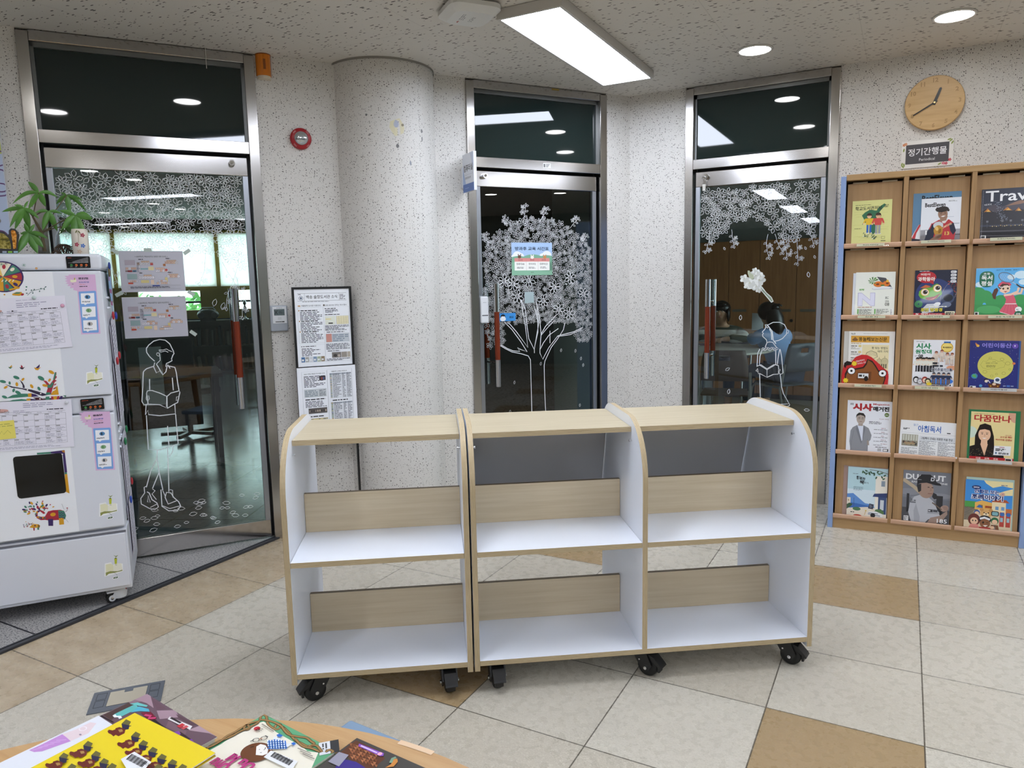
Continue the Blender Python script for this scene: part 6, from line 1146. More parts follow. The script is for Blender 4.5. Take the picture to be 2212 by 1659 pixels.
def d_sisa(p, w, h, g):
    p.rect(0, 0, w, h, '#ebecef').up(); p.greek(.012, h-.012, .075, .004, 1, '#555'); p.text('시사', .012, h-.048, .030, '#1e8a55', .068, 'l', .04); p.text('원정대', .010, h-.073, .022, '#1e8a55', .074, 'l', .04); p.text('08', .024, h-.092, .016, '#3a3a3a', .022, 'l', .04); p.greek(.008, h-.090, .014, .008, 2, '#888')
    p.ell(.152, h-.038, .027, .026, '#d9a92f', n=28).up().ell(.152, h-.038, .023, .022, '#f0d878').up(); p.text('독서원정대', .152, h-.043, .009, '#5a3a0a', .038, 'c', .04); p.rect(.137, h-.016, .03, .008, '#2f6ab0')
    for i in range(6): man(p, .022+i*.0135, .078+.002*(i % 2), .075, '#e9c9ae', '#2a211c', '#e8e6da', '#2b2b30', '#222')
    for i, (x, y) in enumerate([(.105, .125), (.130, .133), (.155, .118), (.176, .118)]): man(p, x, y, .062, '#e3b49a', '#8a4a30', '#e2d3c4', '#d9c6b4', '#c98a6a')
    p.ell(.175, .10, .022, .012, '#d99a78').up(); p.greek(.09, .118, .052, .009, 1, '#1c1f2a', .9); p.greek(.09, .104, .062, .009, 1, '#1c1f2a', .9)
    p.text('K 버츄얼아이돌', .084, .082, .016, '#f2f4f8', .096, 'l', .10); p.up().text('K 버츄얼아이돌', .085, .083, .015, '#1f2a4a', .094, 'l', .03)
    p.up().ell(.135, .03, .05, .018, '#3f7ad0').up(); [man(p, .098+i*.022, .015, .062, '#d9b49a', '#2c2c3a', '#2a3552', '#7a5f48', '#2a2a2a') for i in range(4)]
    for x, y, c1, c2 in [(.018, .035, '#e9e9ea', '#2c2a2a'), (.036, .028, '#d9d9dc', '#8a8a90'), (.058, .035, '#f0d0b8', '#9a3a30'), (.072, .028, '#e9d9a0', '#3a3530')]: p.ell(x, y, .014, .017, c2).up().ell(x, y-.003, .009, .011, c1).up().ell(x-.003, y-.003, .0014, .002, '#222').ell(x+.003, y-.003, .0014, .002, '#222').up()
    p.ell(.078, .014, .012, .008, '#e3c63a'); p.greek(.09, .004, .07, .005, 1, '#444', .8); p.rect(w-.020, .003, .012, .014, '#fff').up().greek(w-.018, .005, .008, .010, 1, '#222', .9)
def d_dong(p, w, h, g):
    p.rect(0, 0, w, h, '#2b3178').up()
    for i in range(70): p.ell(g.uniform(0, w), g.uniform(0, h), .0009, .0009, g.choice(['#c9cdea', '#8f95c9', '#e0d9a0']), 0, 6)
    p.ell(.113, .118, .076, .071, '#cfc866', n=48).up()
    for x, y, r_ in [(.07, .085, .009), (.14, .15, .008), (.165, .13, .010), (.10, .065, .006), (.15, .08, .008), (.09, .155, .006), (.12, .075, .005), (.175, .10, .005)]: p.ring(x, y, r_, r_*.85, .0012, '#8a8338', 0, 12)
    p.line([(.05, .12), (.06, .14), (.075, .138), (.085, .15), (.11, .148), (.125, .138), (.14, .142), (.155, .13), (.15, .11), (.135, .108), (.12, .10), (.10, .102), (.08, .098), (.06, .105)], .001, '#8a8338', True); p.text('우주', .100, .135, .005, '#4a4620', .014); p.text('달콤한 우주 여행!', .072, .126, .007, '#4a4620', .05); p.greek(.075, .108, .04, .012, 3, '#6a6430')
    p.text('어린이동산', .052, h-.036, .024, '#8f86d9', .125, 'l', .03); p.ell(.192, h-.026, .013, .013, '#6a4fb0').up().text('9', .188, h-.031, .010, '#e6e0f4', .006, 'l', .03)
    p.poly([(.022, h-.012), (.042, h-.024), (.035, h-.034), (.028, h-.030)], '#d98a3a'); p.ell(.035, h-.028, .006, .005, '#e6c25a'); p.ell(.026, .062, .014, .013, '#3f8ab5').up().ell(.024, .064, .008, .007, '#5da85a').ell(.030, .058, .005, .004, '#5da85a'); p.ell(.190, .130, .007, .006, '#d97a4a'); p.ell(.055, .014, .007, .007, '#5aa0d0')
    p.poly([(.085, .026), (.14, .026), (.134, .003), (.092, .003)], '#6b3a22').up(); p.ell(.098, .014, .003, .003, '#e0b23a').ell(.128, .014, .003, .003, '#e0b23a'); p.ell(.112, .028, .011, .009, '#3a2a22').ell(.078, .042, .010, .010, '#2a2230').ell(.125, .046, .015, .014, '#e4e6ee').up().ell(.125, .046, .009, .008, '#3a4a6a').ell(.112, .024, .008, .006, '#e9c9ac').ell(.078, .038, .007, .007, '#e9dccb').up(); p.line([(.11, .036), (.14, .030)], .008, '#dfe2ea'); p.line([(.095, .03), (.084, .045)], .003, '#e9e6ee'); p.rect(.165, .012, .014, .009, '#4f78c9').rect(.150, .014, .012, .005, '#9aa6cc').rect(.182, .014, .012, .005, '#9aa6cc'); p.rect(.008, .0, .026, .012, '#e9e9ea').up().greek(.010, .002, .022, .008, 1, '#222', .9)
def bust(p, x, y, s, skin, hair, coat, shirt, longhair=False):
    if longhair: p.poly([(x-.22*s, y-.02*s), (x-.22*s, y+.60*s), (x-.12*s, y+.90*s), (x, y+.95*s), (x+.14*s, y+.90*s), (x+.22*s, y+.60*s), (x+.26*s, y-.02*s)], hair).up()
    p.poly([(x-.48*s, y-.0*s), (x-.44*s, y+.25*s), (x-.12*s, y+.38*s), (x+.12*s, y+.38*s), (x+.44*s, y+.25*s), (x+.48*s, y)], coat).up(); p.poly([(x-.09*s, y+.38*s), (x+.09*s, y+.38*s), (x+.02*s, y+.05*s)], shirt).up(); p.poly([(x-.08*s, y+.36*s), (x+.08*s, y+.36*s), (x+.07*s, y+.5*s), (x-.07*s, y+.5*s)], skin); p.up().ell(x, y+.64*s, .145*s, .19*s, skin, n=26).up()
    p.poly([(x-.155*s, y+.66*s), (x-.15*s, y+.80*s), (x-.07*s, y+.88*s), (x+.06*s, y+.88*s), (x+.15*s, y+.80*s), (x+.155*s, y+.66*s), (x+.12*s, y+.76*s), (x, y+.79*s), (x-.12*s, y+.76*s)], hair).up(); k = '#2a1f1a'
    for d in (-1, 1): p.ell(x+d*.055*s, y+.655*s, .022*s, .009*s, k).line([(x+d*.03*s, y+.695*s), (x+d*.085*s, y+.69*s)], .01*s, k)
    p.line([(x, y+.65*s), (x+.012*s, y+.59*s), (x-.01*s, y+.585*s)], .007*s, '#8a6450').poly([(x-.055*s, y+.545*s), (x+.055*s, y+.545*s), (x, y+.515*s)], '#efe6e2' if longhair else '#a8605a').up()
def d_sm(p, w, h, g):
    p.rect(0, 0, w, h, '#e8eaf0').up(); p.text('종합', .014, h-.026, .011, '#333', .016, 'l', .02); p.text('시사', .026, h-.055, .040, '#b02a30', .098, 'l', .06); p.text('Magazine', .126, h-.024, .012, '#b02a30', .078, 'l', .02); p.text('매거진', .126, h-.055, .026, '#1c1c20', .078, 'l', .05)
    p.ell(w-.026, h-.072, .011, .011, '#5f7a2f').up().text('2026', w-.026, h-.075, .005, '#eef', .014, 'c', .02); p.text('Cover story', w-.016, h-.100, .008, '#8a3a40', .045, 'r'); p.greek(w-.11, h-.125, .092, .016, 3, '#44464e')
    for i in range(5): p.greek(w-.05, h-.148-i*.021, .032, .005, 1, '#9a6a70'); p.greek(w-.085, h-.156-i*.021, .068, .005, 1, '#55575f')
    p.rect(w-.038, .006, .026, .014, '#222').up().greek(w-.036, .008, .022, .010, 1, '#eee', .9); p.rect(w-.064, .006, .018, .016, '#b8b8bc'); p.greek(w-.075, .026, .055, .004, 1, '#333', .8)
    # standing man in a grey suit
    x = .066; p.poly([(.024, 0), (.016, .05), (.020, .11), (.030, .128), (.052, .142), (.084, .142), (.108, .128), (.124, .09), (.120, .065), (.108, .05), (.108, 0)], '#8e9096').up(); p.poly([(.052, .142), (.082, .142), (.080, .06), (.072, .05)], '#d9deec').up(); p.poly([(.052, .142), (.046, .12), (.074, .04), (.078, .05), (.060, .118)], '#7a7c84').poly([(.084, .142), (.092, .122), (.082, .06), (.080, .062), (.082, .12)], '#7a7c84'); p.line([(.022, .0), (.028, .06), (.036, .11)], .0016, '#74767c'); p.poly([(.104, .035), (.114, .035), (.112, .06), (.102, .062)], '#9f9187'); p.line([(.106, .0), (.104, .07)], .0016, '#74767c'); p.up()
    p.poly([(.056, .138), (.080, .138), (.078, .16), (.058, .16)], '#a89a90').up().ell(.068, .176, .021, .029, '#b5a79c', 3, 26).up(); p.poly([(.044, .178), (.046, .198), (.058, .210), (.080, .208), (.090, .194), (.089, .178), (.084, .192), (.066, .198), (.050, .192)], '#2b2826').up(); [p.ell(.060+d*.017, .178, .0028, .0013, '#221c18').line([(.056+d*.017, .184), (.065+d*.017, .184)], .0016, '#2b2826').ring(.060+d*.017, .178, .006, .005, .0006, '#444', 0, 12) for d in (0, 1)]; p.line([(.062, .162), (.075, .162)], .0018, '#7a5048')
def d_news(p, w, h, g):
    p.rect(0, 0, w, h, '#e6e7e8').up(); p.text('월간', .060, h-.028, .012, '#4f78b5', .022); p.text('아침독서', .082, h-.058, .036, '#2f62b0', .105, 'l', .02); p.rect(.006, h-.066, w-.012, .0008, '#9a9ca0'); p.greek(.014, h-.05, .03, .010, 2, '#555', .8); p.rect(.215, h-.058, .016, .005, '#333'); p.rect(.090, h-.105, .162, .027, '#d7dade').up(); p.text('그림책이 건네는 따뜻한 마음 한상', .098, h-.096, .013, '#2a2c33', .145, 'l', .02)
    p.rect(.010, .048, .075, .062, '#8d8878').up(); p.rect(.010, .075, .075, .035, '#a8a696').up(); [p.rect(.015+i*.012, .078, .006, .03, '#c9cabf') for i in range(6)]; [p.ell(.02+i*.007, .068-.004*(i % 3), .005, .007, g.choice(['#4a3f38', '#6d5f50', '#8a6a5a', '#3a3a40'])) for i in range(9)]; p.ell(.048, .062, .028, .006, '#a78f6d')
    p.greek(.010, .006, .075, .034, 7, '#6d7078', .4); p.greek(.092, .006, .078, .075, 15, '#6d7078', .4); p.greek(.178, .006, .078, .075, 15, '#6d7078', .4)
def d_da(p, w, h, g):
    p.rect(0, 0, w, h, '#ead79a').up(); p.ell(.0, .14, .03, .03, '#cfe0cf').ell(w, h, .03, .05, '#d9a58a').up(); p.text('다꿈만나', .014, h-.050, .036, '#b8242c', .158, 'l', .03); p.greek(.014, h-.012, .09, .004, 1, '#7a6a4a')
    bust(p, .062, .012, .185, '#e9bd9c', '#211815', '#1d1716', '#e9bd9c', True)
    for i in range(60): p.ell(g.uniform(.004, .115), g.uniform(.012, .055), .0012, .0009, g.choice(['#b08a5a', '#7a5a3a', '#d9c9a0']), g.uniform(0, 180), 6)
    p.up().text('교사 윤 혜린', w-.012, .118, .009, '#b8242c', .05, 'r', .02); p.text('하수마음 선생님', w-.012, .104, .009, '#b8242c', .068, 'r', .02); p.greek(w-.04, .130, .028, .004, 1, '#b06a5a'); p.poly([(.104, .028), (.176, .030), (.178, .078), (.106, .076)], '#e9eaec').up(); p.greek(.112, .050, .045, .014, 2, '#22242a', .7); p.greek(.125, .034, .045, .010, 2, '#22242a', .7); p.ell(.115, .040, .004, .006, '#5a7a9a'); p.rect(.128, .068, .022, .004, '#b87a8a')
    p.rect(0, 0, w, .016, '#b8242c').up(); p.text('다꿈', .03, .003, .010, '#f2dfda', .02, 'l', .03); p.text('교육', .066, .003, .010, '#f2dfda', .022, 'l', .03); p.text('진로', .105, .003, .010, '#f2dfda', .02, 'l', .03); p.rect(w-.036, .001, .030, .014, '#eee').up().greek(w-.034, .003, .026, .010, 1, '#222', .9)
def d_hb(p, w, h, g):
    p.rect(0, 0, w, h, '#d3e4ee').up(); p.rect(0, h*.55, w, h*.45, '#b9d9e2').up(); p.poly([(0, .06), (0, .12), (.03, .125), (.06, .10), (.09, .075), (.13, .07), (.14, .05), (0, .05)], '#5f8fd0').up(); p.poly([(0, .04), (0, .075), (.05, .07), (.12, .06), (.13, .045)], '#3f6db5'); p.poly([(0, 0), (w, 0), (w, .05), (.1, .055), (0, .04)], '#e6dccb').up()
    p.rect(.0, .06, .018, .04, '#e9dfcd').rect(.005, .08, .006, .01, '#c9a04a'); p.poly([(.0, .035), (.02, .05), (.03, .065), (.012, .07), (0, .06)], '#3a5a45'); p.rect(.034, .055, .0015, .045, '#3a3f4a').ell(.05, .04, .02, .010, '#4f7a55'); p.up()
    p.rect(w-.058, .02, .058, .21, '#ece6da').up(); p.rect(w-.042, .022, .040, .10, '#3b4f7a').up().rect(w-.032, .045, .018, .055, '#cfd6dc'); p.poly([(w-.062, .132), (w, .140), (w, .115), (w-.07, .115)], '#2f3f6f'); p.poly([(w-.09, .048), (w-.066, .045), (w-.062, .072), (w-.084, .076)], '#3a3f4f').up().greek(w-.083, .052, .015, .018, 3, '#9aa0b0', .4); p.rect(w-.03, .175, .018, .03, '#8a99a8')
    for i in range(5): p.ell(w-.02-i*.008, .03+.01*(i % 2), .008, .012, '#55784a', i*30, 10)
    p.poly([(w-.095, .014), (w-.02, .004), (w-.015, .022), (w-.05, .035), (w-.085, .032)], '#e3e5e8').up(); p.line([(w-.09, .018), (w-.03, .012)], .003, '#33455f'); p.line([(w-.088, .024), (w-.04, .022)], .003, '#33455f'); p.ell(w-.065, .012, .012, .012, '#26282e'); p.ell(.055, .0, .022, .010, '#c0483a', 0, 16, 0, 180); p.line([(.09, .01), (.095, .03)], .002, '#c9a04a'); p.ell(.096, .034, .004, .003, '#dfc04a')
    p.line([(w, .245), (w-.04, .258), (w-.09, .262)], .0025, '#5a4632'); [p.ell(w-.012-i*.0075+g.uniform(-.004, .004), .255-g.uniform(0, .045)*(1 if i < 8 else .4), .008, .004, g.choice(['#3f5f4a', '#4f7355', '#2f4f40']), g.uniform(0, 180), 10) for i in range(16)]
    p.up().text('행복한', .040, .205, .020, '#2b3036', .045, 'l', .02, -12); p.text('책', .058, .180, .020, '#2b3036', .020, 'l', .03, -8); p.text('읽기', .080, .184, .010, '#2b3036', .022, 'l', .0, -6); p.greek(.03, .142, .05, .022, 5, '#6d7f8c', .3); p.greek(.025, .232, .03, .004, 1, '#55606a'); p.greek(.02, .018, .04, .005, 1, '#33363a', .8)
def d_dug(p, w, h, g):
    p.rect(0, 0, w, h, '#6d7079').up(); p.rect(0, .13, w, h-.13, '#787b84'); p.up()
    for x, y, rx, ry in [(.03, .16, .05, .018), (.17, .15, .06, .014), (.1, .13, .06, .012)]: p.ell(x, y, rx, ry, '#878a93')
    p.rect(0, .0, w, .075, '#4a4b50').rect(.02, .05, .012, .10, '#2f3035').rect(.158, .05, .03, .1, '#2b2c31').up(); p.text('DUGOUT', .012, h-.048, .031, '#e6e7ea', .185, 'l', .035); p.text('BASEBALL MAGAZINE', .04, h-.064, .009, '#d9dadd', .166, 'l', .02)
    p.up().poly([(.045, 0), (.030, .05), (.036, .10), (.055, .135), (.085, .150), (.120, .140), (.148, .115), (.165, .075), (.178, .045), (.15, .028), (.125, .02), (.11, 0)], '#b7b9c0').up(); p.poly([(.06, .0), (.055, .06), (.065, .10), (.085, .03), (.085, 0)], '#a3a5ad'); p.poly([(.118, .050), (.172, .052), (.176, .060), (.16, .078), (.128, .075)], '#9fa1a9').up(); p.rect(.122, .060, .022, .014, '#3a3b42').rect(.146, .062, .020, .012, '#4a4b52').up(); p.greek(.124, .064, .018, .006, 1, '#d5d6da', .9)
    p.poly([(.135, .03), (.178, .045), (.21, .075), (.212, .055), (.19, .02), (.16, .0), (.12, 0)], '#9c8478').up().ell(.197, .086, .020, .016, '#a78c7f', 30).up(); [p.line([(.186+i*.006, .098), (.200+i*.004, .078)], .006, '#9a8074') for i in range(4)]
    p.line([(0, .225), (.05, .19), (.095, .150)], .018, '#b9a890'); p.line([(.088, .158), (.110, .138)], .012, '#3a302a'); p.line([(.14, .112), (.185, .078)], .006, '#6a5a4e')
    p.up().ell(.108, .178, .036, .046, '#a38779', 5, 28).up(); p.poly([(.066, .200), (.066, .235), (.085, .258), (.125, .260), (.150, .240), (.155, .222), (.175, .214), (.178, .205), (.15, .206), (.11, .215), (.08, .210)], '#26272c').up(); p.poly([(.064, .20), (.085, .208), (.086, .17), (.074, .16)], '#2b2c31'); p.text('D', .128, .226, .020, '#c9cad0', .018, 'l', .04, -6); p.greek(.07, .226, .03, .006, 1, '#8a8b91'); p.ell(.120, .192, .005, .002, '#1c1614').ell(.138, .191, .005, .002, '#1c1614').line([(.128, .188), (.134, .175), (.126, .173)], .0014, '#6a5046').line([(.118, .158), (.138, .159)], .003, '#7a4f48').up(); p.poly([(.143, .165), (.158, .158), (.165, .135), (.148, .130), (.138, .142)], '#2b2c31')
    p.greek(.038, .10, .028, .02, 2, '#6a6c74', .7); p.text('185', w-.056, .006, .022, '#f0f0f2', .046, 'l', .015); p.rect(.010, .003, .022, .026, '#e9e9ea').up().greek(.012, .005, .018, .022, 6, '#222', .6)
def d_jo(p, w, h, g):
    p.rect(0, 0, w, h, '#3f8fd8').up(); p.poly([(.08, h), (w, h), (w, h-.03), (.16, h-.022), (.12, h-.035), (.09, h-.015)], '#efe0a8'); p.poly([(.14, .19), (.17, .205), (w, .22), (w, .185), (.15, .18)], '#efe0a8'); p.rect(0, .105, .05, .035, '#4f9a4a').rect(0, 0, w, .11, '#dcc9a8').rect(0, .04, .06, .07, '#8f8a88').up()
    p.poly([(.045, .10), (.045, .135), (.075, .148), (.12, .14), (.12, .10)], '#e6b25a'); p.rect(.06, .108, .02, .016, '#5f86b5').rect(.09, .11, .03, .012, '#c9503a').rect(.12, .09, .06, .055, '#ead9b0').poly([(.115, .145), (.135, .16), (.18, .16), (.195, .145)], '#b5562f').rect(.135, .105, .014, .018, '#6f9ac2').rect(.16, .105, .014, .018, '#6f9ac2').rect(.18, .085, .03, .03, '#c9723a'); p.up().poly([(.05, .11), (.066, .126), (.082, .112)], '#3a6ab0'); p.rect(.155, .02, .020, .075, '#b5443a').rect(.182, .02, .020, .075, '#b5443a').up().ell(.166, .085, .010, .010, '#3a6ab0').ell(.193, .085, .010, .010, '#3a6ab0').rect(.158, .045, .012, .022, '#9ac2cc').rect(.186, .045, .012, .022, '#9ac2cc')
    p.up().poly([(.04, .09), (.06, .082), (.075, .05), (.06, .04), (.05, .07)], '#e9eaec'); p.ell(.056, .083, .013, .014, '#3a5a9a').up().ell(.056, .079, .010, .010, '#e9c2a0').up(); p.ell(.096, .083, .027, .023, '#d9a86a').ell(.076, .100, .009, .009, '#c9935a').ell(.116, .100, .009, .009, '#c9935a').up().ell(.096, .076, .012, .009, '#f0dcb8').ell(.087, .086, .003, .003, '#2a1c14').ell(.106, .086, .003, .003, '#2a1c14').ell(.096, .080, .004, .003, '#2a1c14').up(); p.rrect(.118, .072, .034, .026, .008, '#2a2c30').up().rrect(.122, .076, .026, .018, .005, '#7fb0b8')
    p.up().ell(.045, .045, .027, .032, '#6b2f28').up().ell(.045, .038, .017, .018, '#e9bf9e').up(); p.ell(.039, .040, .003, .004, '#222').ell(.052, .040, .003, .004, '#222'); p.poly([(.02, 0), (.07, 0), (.062, .022), (.03, .022)], '#d98a80'); p.up().ell(.092, .05, .027, .022, '#22242c').up().ell(.093, .030, .023, .024, '#8a5a3c').up(); p.line([(.070, .052), (.09, .060), (.114, .052)], .010, '#e9e9ec'); p.ell(.085, .034, .004, .006, '#1c1412').line([(.098, .034), (.108, .035)], .002, '#1c1412').poly([(.084, .020), (.106, .022), (.095, .012)], '#efe4dc'); p.rect(.068, 0, .05, .010, '#b5383a'); p.up().ell(.135, .048, .017, .018, '#2f6a45').up().ell(.135, .042, .012, .012, '#e9c2a0').up(); p.poly([(.115, 0), (.155, 0), (.15, .026), (.12, .026)], '#7a4f34'); p.rect(.131, .004, .008, .022, '#e9e9ea').ell(.125, .012, .010, .008, '#e9c2a0')
    p.up().ell(.048, .215, .020, .010, '#1f2f6a').up().text('2026', .048, .211, .008, '#f0f0f6', .026, 'c', .02); p.text('만화로 보는', .040, .184, .022, '#f2f5fa', .11, 'l', .12); p.text('조례이야기', .026, .150, .031, '#f2f5fa', .142, 'l', .12); p.up().text('만화로 보는', .041, .185, .021, '#1f3f8a', .108, 'l', .03); p.text('조례이야기', .028, .152, .028, '#1f2f6a', .138, 'l', .04); p.ell(.163, .188, .010, .010, '#d9b0a0').up().text('상', .163, .184, .008, '#9a3a30', .008, 'c'); p.greek(.155, .232, .035, .006, 1, '#2f5a9a')
mag('magazine', 'pale green school library journal with two children before a map', 0, .034, .186, .227, d_jrn)
mag('magazine', 'blue football magazine peeking out behind the white one', 0, .316, .211, .247, lambda p, w, h, g: d_be(p, w, h, g, True), 0, .003)
mag('magazine', 'white football magazine, smiling player holding a golden trophy', 0, .353, .174, .217, d_be, .0052, .003)
mag('magazine', 'dark travel magazine with snowy mountains and large white title', 0, .612, .232, .245, d_trav, 0, .010)
mag('magazine', 'pale magazine back, slid behind the white one with a big N', 1, .052, .185, .226, d_nb, 0, .006)
mag('magazine', 'white magazine with a big pale N and fruit in a box', 1, .065, .187, .230, d_n, .0078, .004)
mag('magazine', 'dark science magazine with a green big-eyed lizard and red bubble', 1, .341, .189, .233, d_sci, 0, .008)
mag('magazine', 'sky-blue children magazine with a pink tennis girl', 1, .610, .215, .236, d_dok, 0, .006)
mag('newspaper', 'worn back copy behind the yellow-headed childrens newspaper', 2, .020, .205, .284, d_plain('#d9d6cd'), 0, .004)
mag('newspaper', 'childrens newspaper with a yellow banner and a domed palace drawing', 2, .044, .220, .285, d_poop, .0055, .004)
# the red pouch: a shaped packet in front of that newspaper
po = thing('red_pouch', 'red shaped packet with a brown mound and two round white eyes', 'packet', rack_pt(.017, .012-.0115, LEDZ[2]+.0005), MA, None, -TILT)
def pz(*q): return [((x-195)*.000445, (735-y)*.000485) for x, y in q]
OUT = pz((195, 735), (190, 640), (210, 520), (250, 480), (290, 490), (340, 430), (400, 405), (460, 408), (510, 430), (580, 490), (640, 545), (690, 580), (700, 640), (695, 735))
p = Pr(); p.poly(OUT, '#c62a2c').up(); p.poly(pz((225, 735), (225, 620), (255, 560), (330, 560), (420, 540), (450, 500), (465, 450), (520, 470), (560, 520), (590, 570), (640, 600), (672, 650), (650, 735)), '#2b1a14').up(); p.poly(pz((235, 730), (240, 640), (265, 580), (340, 575), (430, 555), (462, 510), (472, 462), (520, 490), (550, 530), (585, 585), (640, 620), (658, 660), (640, 725)), '#8a5227').up()
for x, y in ((297, 587), (634, 605)): q = pz((x, y))[0]; p.ell(q[0], q[1], .020, .020, '#17120f').up().ell(q[0], q[1], .017, .017, '#efeff0').up().ell(q[0], q[1], .006, .006, '#17120f').up()
p.poly(pz((365, 600), (515, 590), (510, 690), (355, 680)), '#6e3f1c').up(); p.rect(*pz((372, 665))[0], .050, .026, '#e4e6e8').up(); p.greek(*[v+.004 for v in pz((372, 658))[0]], .042, .012, 1, '#2a2a2c', .9); p.ell(*pz((460, 668))[0], .010, .014, '#1c120e')
for x, y in ((325, 505), (237, 695)): q = pz((x, y))[0]; p.poly([(q[0]+(.015 if k % 2 else .010)*math.cos(k*.393), q[1]+(.015 if k % 2 else .010)*math.sin(k*.393)) for k in range(16)], '#e8c92f')
p.text('똥눌때마다', .068, .118, .010, '#f0d0cc', .042, 'l', .02, 14); p.text('꺼내보는 신문', .074, .106, .009, '#f0d0cc', .042, 'l', .02, 14); p.poly(pz((215, 500), (245, 478), (300, 490), (290, 520), (240, 530), (230, 560), (212, 540)), '#1b1514')
for dx in (282, 295, 308, 607, 622, 637): q = pz((dx, 640))[0]; p.rect(q[0], q[1]-.006, .001, .008, '#3a2010')
mb = MB(); p.put(mb, .005); mb.prism(OUT, -.005, -.0005, 'y', 0, '#c62a2c'); mb.build('packet', GLOSS, po)
mag('magazine', 'white current-affairs magazine for children with green title and dancing groups', 2, .352, .188, .243, d_sisa, 0, .005)
mag('magazine', 'blue copy peeping out behind the moon magazine', 2, .616, .204, .242, d_plain('#3a5f9a'), 0, .005)
mag('magazine', 'deep blue childrens magazine with a large yellow moon', 2, .603, .209, .243, d_dong, .0068, .005)
mag('magazine', 'white news magazine with a man in a grey suit', 3, .051, .219, .276, d_sm, 0, .004)
mag('newspaper', 'folded low newspaper with blue brush lettering', 3, .308, .268, .184, d_news, 0, .010, R(1.2), mat=PRINT)
mag('folder', 'green folder behind the magazine with the smiling long-haired woman', 3, .619, .222, .256, d_plain('#2f7d50'), 0, .004, cat='folder')
mag('magazine', 'yellowish magazine with a smiling long-haired woman and red title', 3, .629, .191, .246, d_da, .0058, .004)
mag('magazine', 'brownish cover sticking out behind the seaside street booklet', 4, .046, .220, .274, d_plain('#a58a80'), 0, .003)
mag('magazine', 'pale blue booklet with a sunny seaside street and leafy branch', 4, .068, .196, .271, d_hb, .0048, .004)
mag('magazine', 'grey baseball magazine with a batter in a dark helmet', 4, .338, .221, .275, d_dug, 0, .005)
mag('magazine', 'pale green cover sticking out behind the bright comic booklet', 4, .628, .209, .265, d_plain('#b4ccc2'), 0, .003)
mag('magazine', 'bright blue comic booklet with a bear and children in a street', 4, .625, .206, .253, d_jo, .0048, .004)
# title strips in clear holders along the ledges
def title(label, txt, row, x, w_, h_, blank=False, dz=0.0):
    o = thing('title_strip', label, 'title strip', rack_pt(x, .012, LEDZ[row]), MA, 'title strips on the rack ledges', -TILT)
    p = Pr(); p.rect(0, 0, w_, h_, '#ecebcf' if not blank else '#e2e2e4').up()
    if txt: p.text(txt, w_/2, h_*.25, h_*.55, '#35342a', min(w_*.55, .010*len(txt)+.02), 'c', .01)
    mb = MB(); p.put(mb, .0282, 0, False, lambda q: (q[0], q[1]-.013+dz)); mb.box(0, w_, -.0282, -.0270, -.013+dz, h_-.013+dz, 0, '#dcdac4'); mb.build('paper_strip', STICK, o)
    m = MB(); m.box(-.012, w_+.020, -.0292, -.0286, -.014+dz, h_-.012+dz); m.build('clear_holder', FILM, o)
title('strip under the pale green library journal', '학교도서관저널', 0, .061, .131, .013); title('strip under the white football magazine', '베스트일레븐(BEST ELEVEN)', 0, .357, .132, .015, dz=.003); title('strip under the dark travel magazine', '트래비(TRAVIE)', 0, .654, .132, .015, dz=.003)
title('strip under the white magazine with a big N', '진로 N', 1, .081, .131, .014); title('strip under the dark science magazine', '어린이 과학동아', 1, .370, .133, .014); title('strip under the tennis girl magazine', '초등 독서평설', 1, .668, .140, .013)
title('strip under the red packet and childrens newspaper', '시사와 함께 행복한 책읽기', 2, .080, .131, .014); title('strip under the white magazine with green title', '신나는 NIE 원정대', 2, .365, .134, .015); title('strip under the deep blue moon magazine', '어린이동산', 2, .659, .150, .016, True, .003); title('blank clear strip under the smiling woman magazine', '', 3, .662, .150, .015, True)

# ================================================================ the round table with picture books
TZ, TC, TR = .62, (1.0124, -2.187), .778
tb = thing('round_table', 'round beech reading table strewn with picture books', 'table', (*TC, 0))
MB().lathe([(0, TZ-.028), (TR-.006, TZ-.028), (TR, TZ-.022), (TR, TZ-.004), (TR-.004, TZ), (0, TZ)], 96, smooth=False).build('table_top', TABLEW, tb)
for a in (45, 135, 225, 315): MB().cyl((.52*math.cos(R(a)), .52*math.sin(R(a)), TZ-.03), (.56*math.cos(R(a)), .56*math.sin(R(a)), 0), .028, .022, 20).build('leg', TABLEW, tb)
tp_ = MB()
def bk(px, py, z): return Vector(on_level(px, py, z))
a0, a1 = [math.atan2(v.y-TC[1], v.x-TC[0]) for v in (bk(868, 1597, TZ), bk(935, 1628, TZ))]
for i in range(6): A1, A2 = a0+(a1-a0)*i/6, a0+(a1-a0)*(i+1)/6; tp_.add([(r_*math.cos(a), r_*math.sin(a), TZ+.0006) for r_, a in ((TR-.012, A1), (TR-.001, A1), (TR-.001, A2), (TR-.012, A2))], [(0, 1, 2, 3)], 0, '#e2c2a0')
tp_.build('edge_tape', PRINT, tb)
def book(name, label, corner, ang, w_, h_, th, z, design, spine=None, mat=GLOSS, group='picture books on the round table', back=None):
    """a book lying flat: corner = its far corner, ang = direction of its width edge, design drawn in w x h from the far corner (u along width, v along height away from the far edge)"""
    o = thing(name, label, 'book', (corner[0], corner[1], z), ang, group)
    p = Pr(); design(p, w_, h_); mb = MB(); p.put(mb, th, 0, True, lambda q: (q[0], -q[1])); mb.box(0, w_, -h_, 0, th-.0018, th, 0, '#e9e5dd'); mb.build('front_cover', mat, o)
    MB().box(.003, w_-.003, -h_+.003, -.003, .0018, th-.0018).build('page_block', flat('#e6e0d2', .8), o); MB().box(0, w_, -h_, 0, 0, .0018).build('back_cover', flat(back or '#d9d4c8', .5), o); return o
def ang2(a, b): return math.atan2(b[1]-a[1], b[0]-a[0])
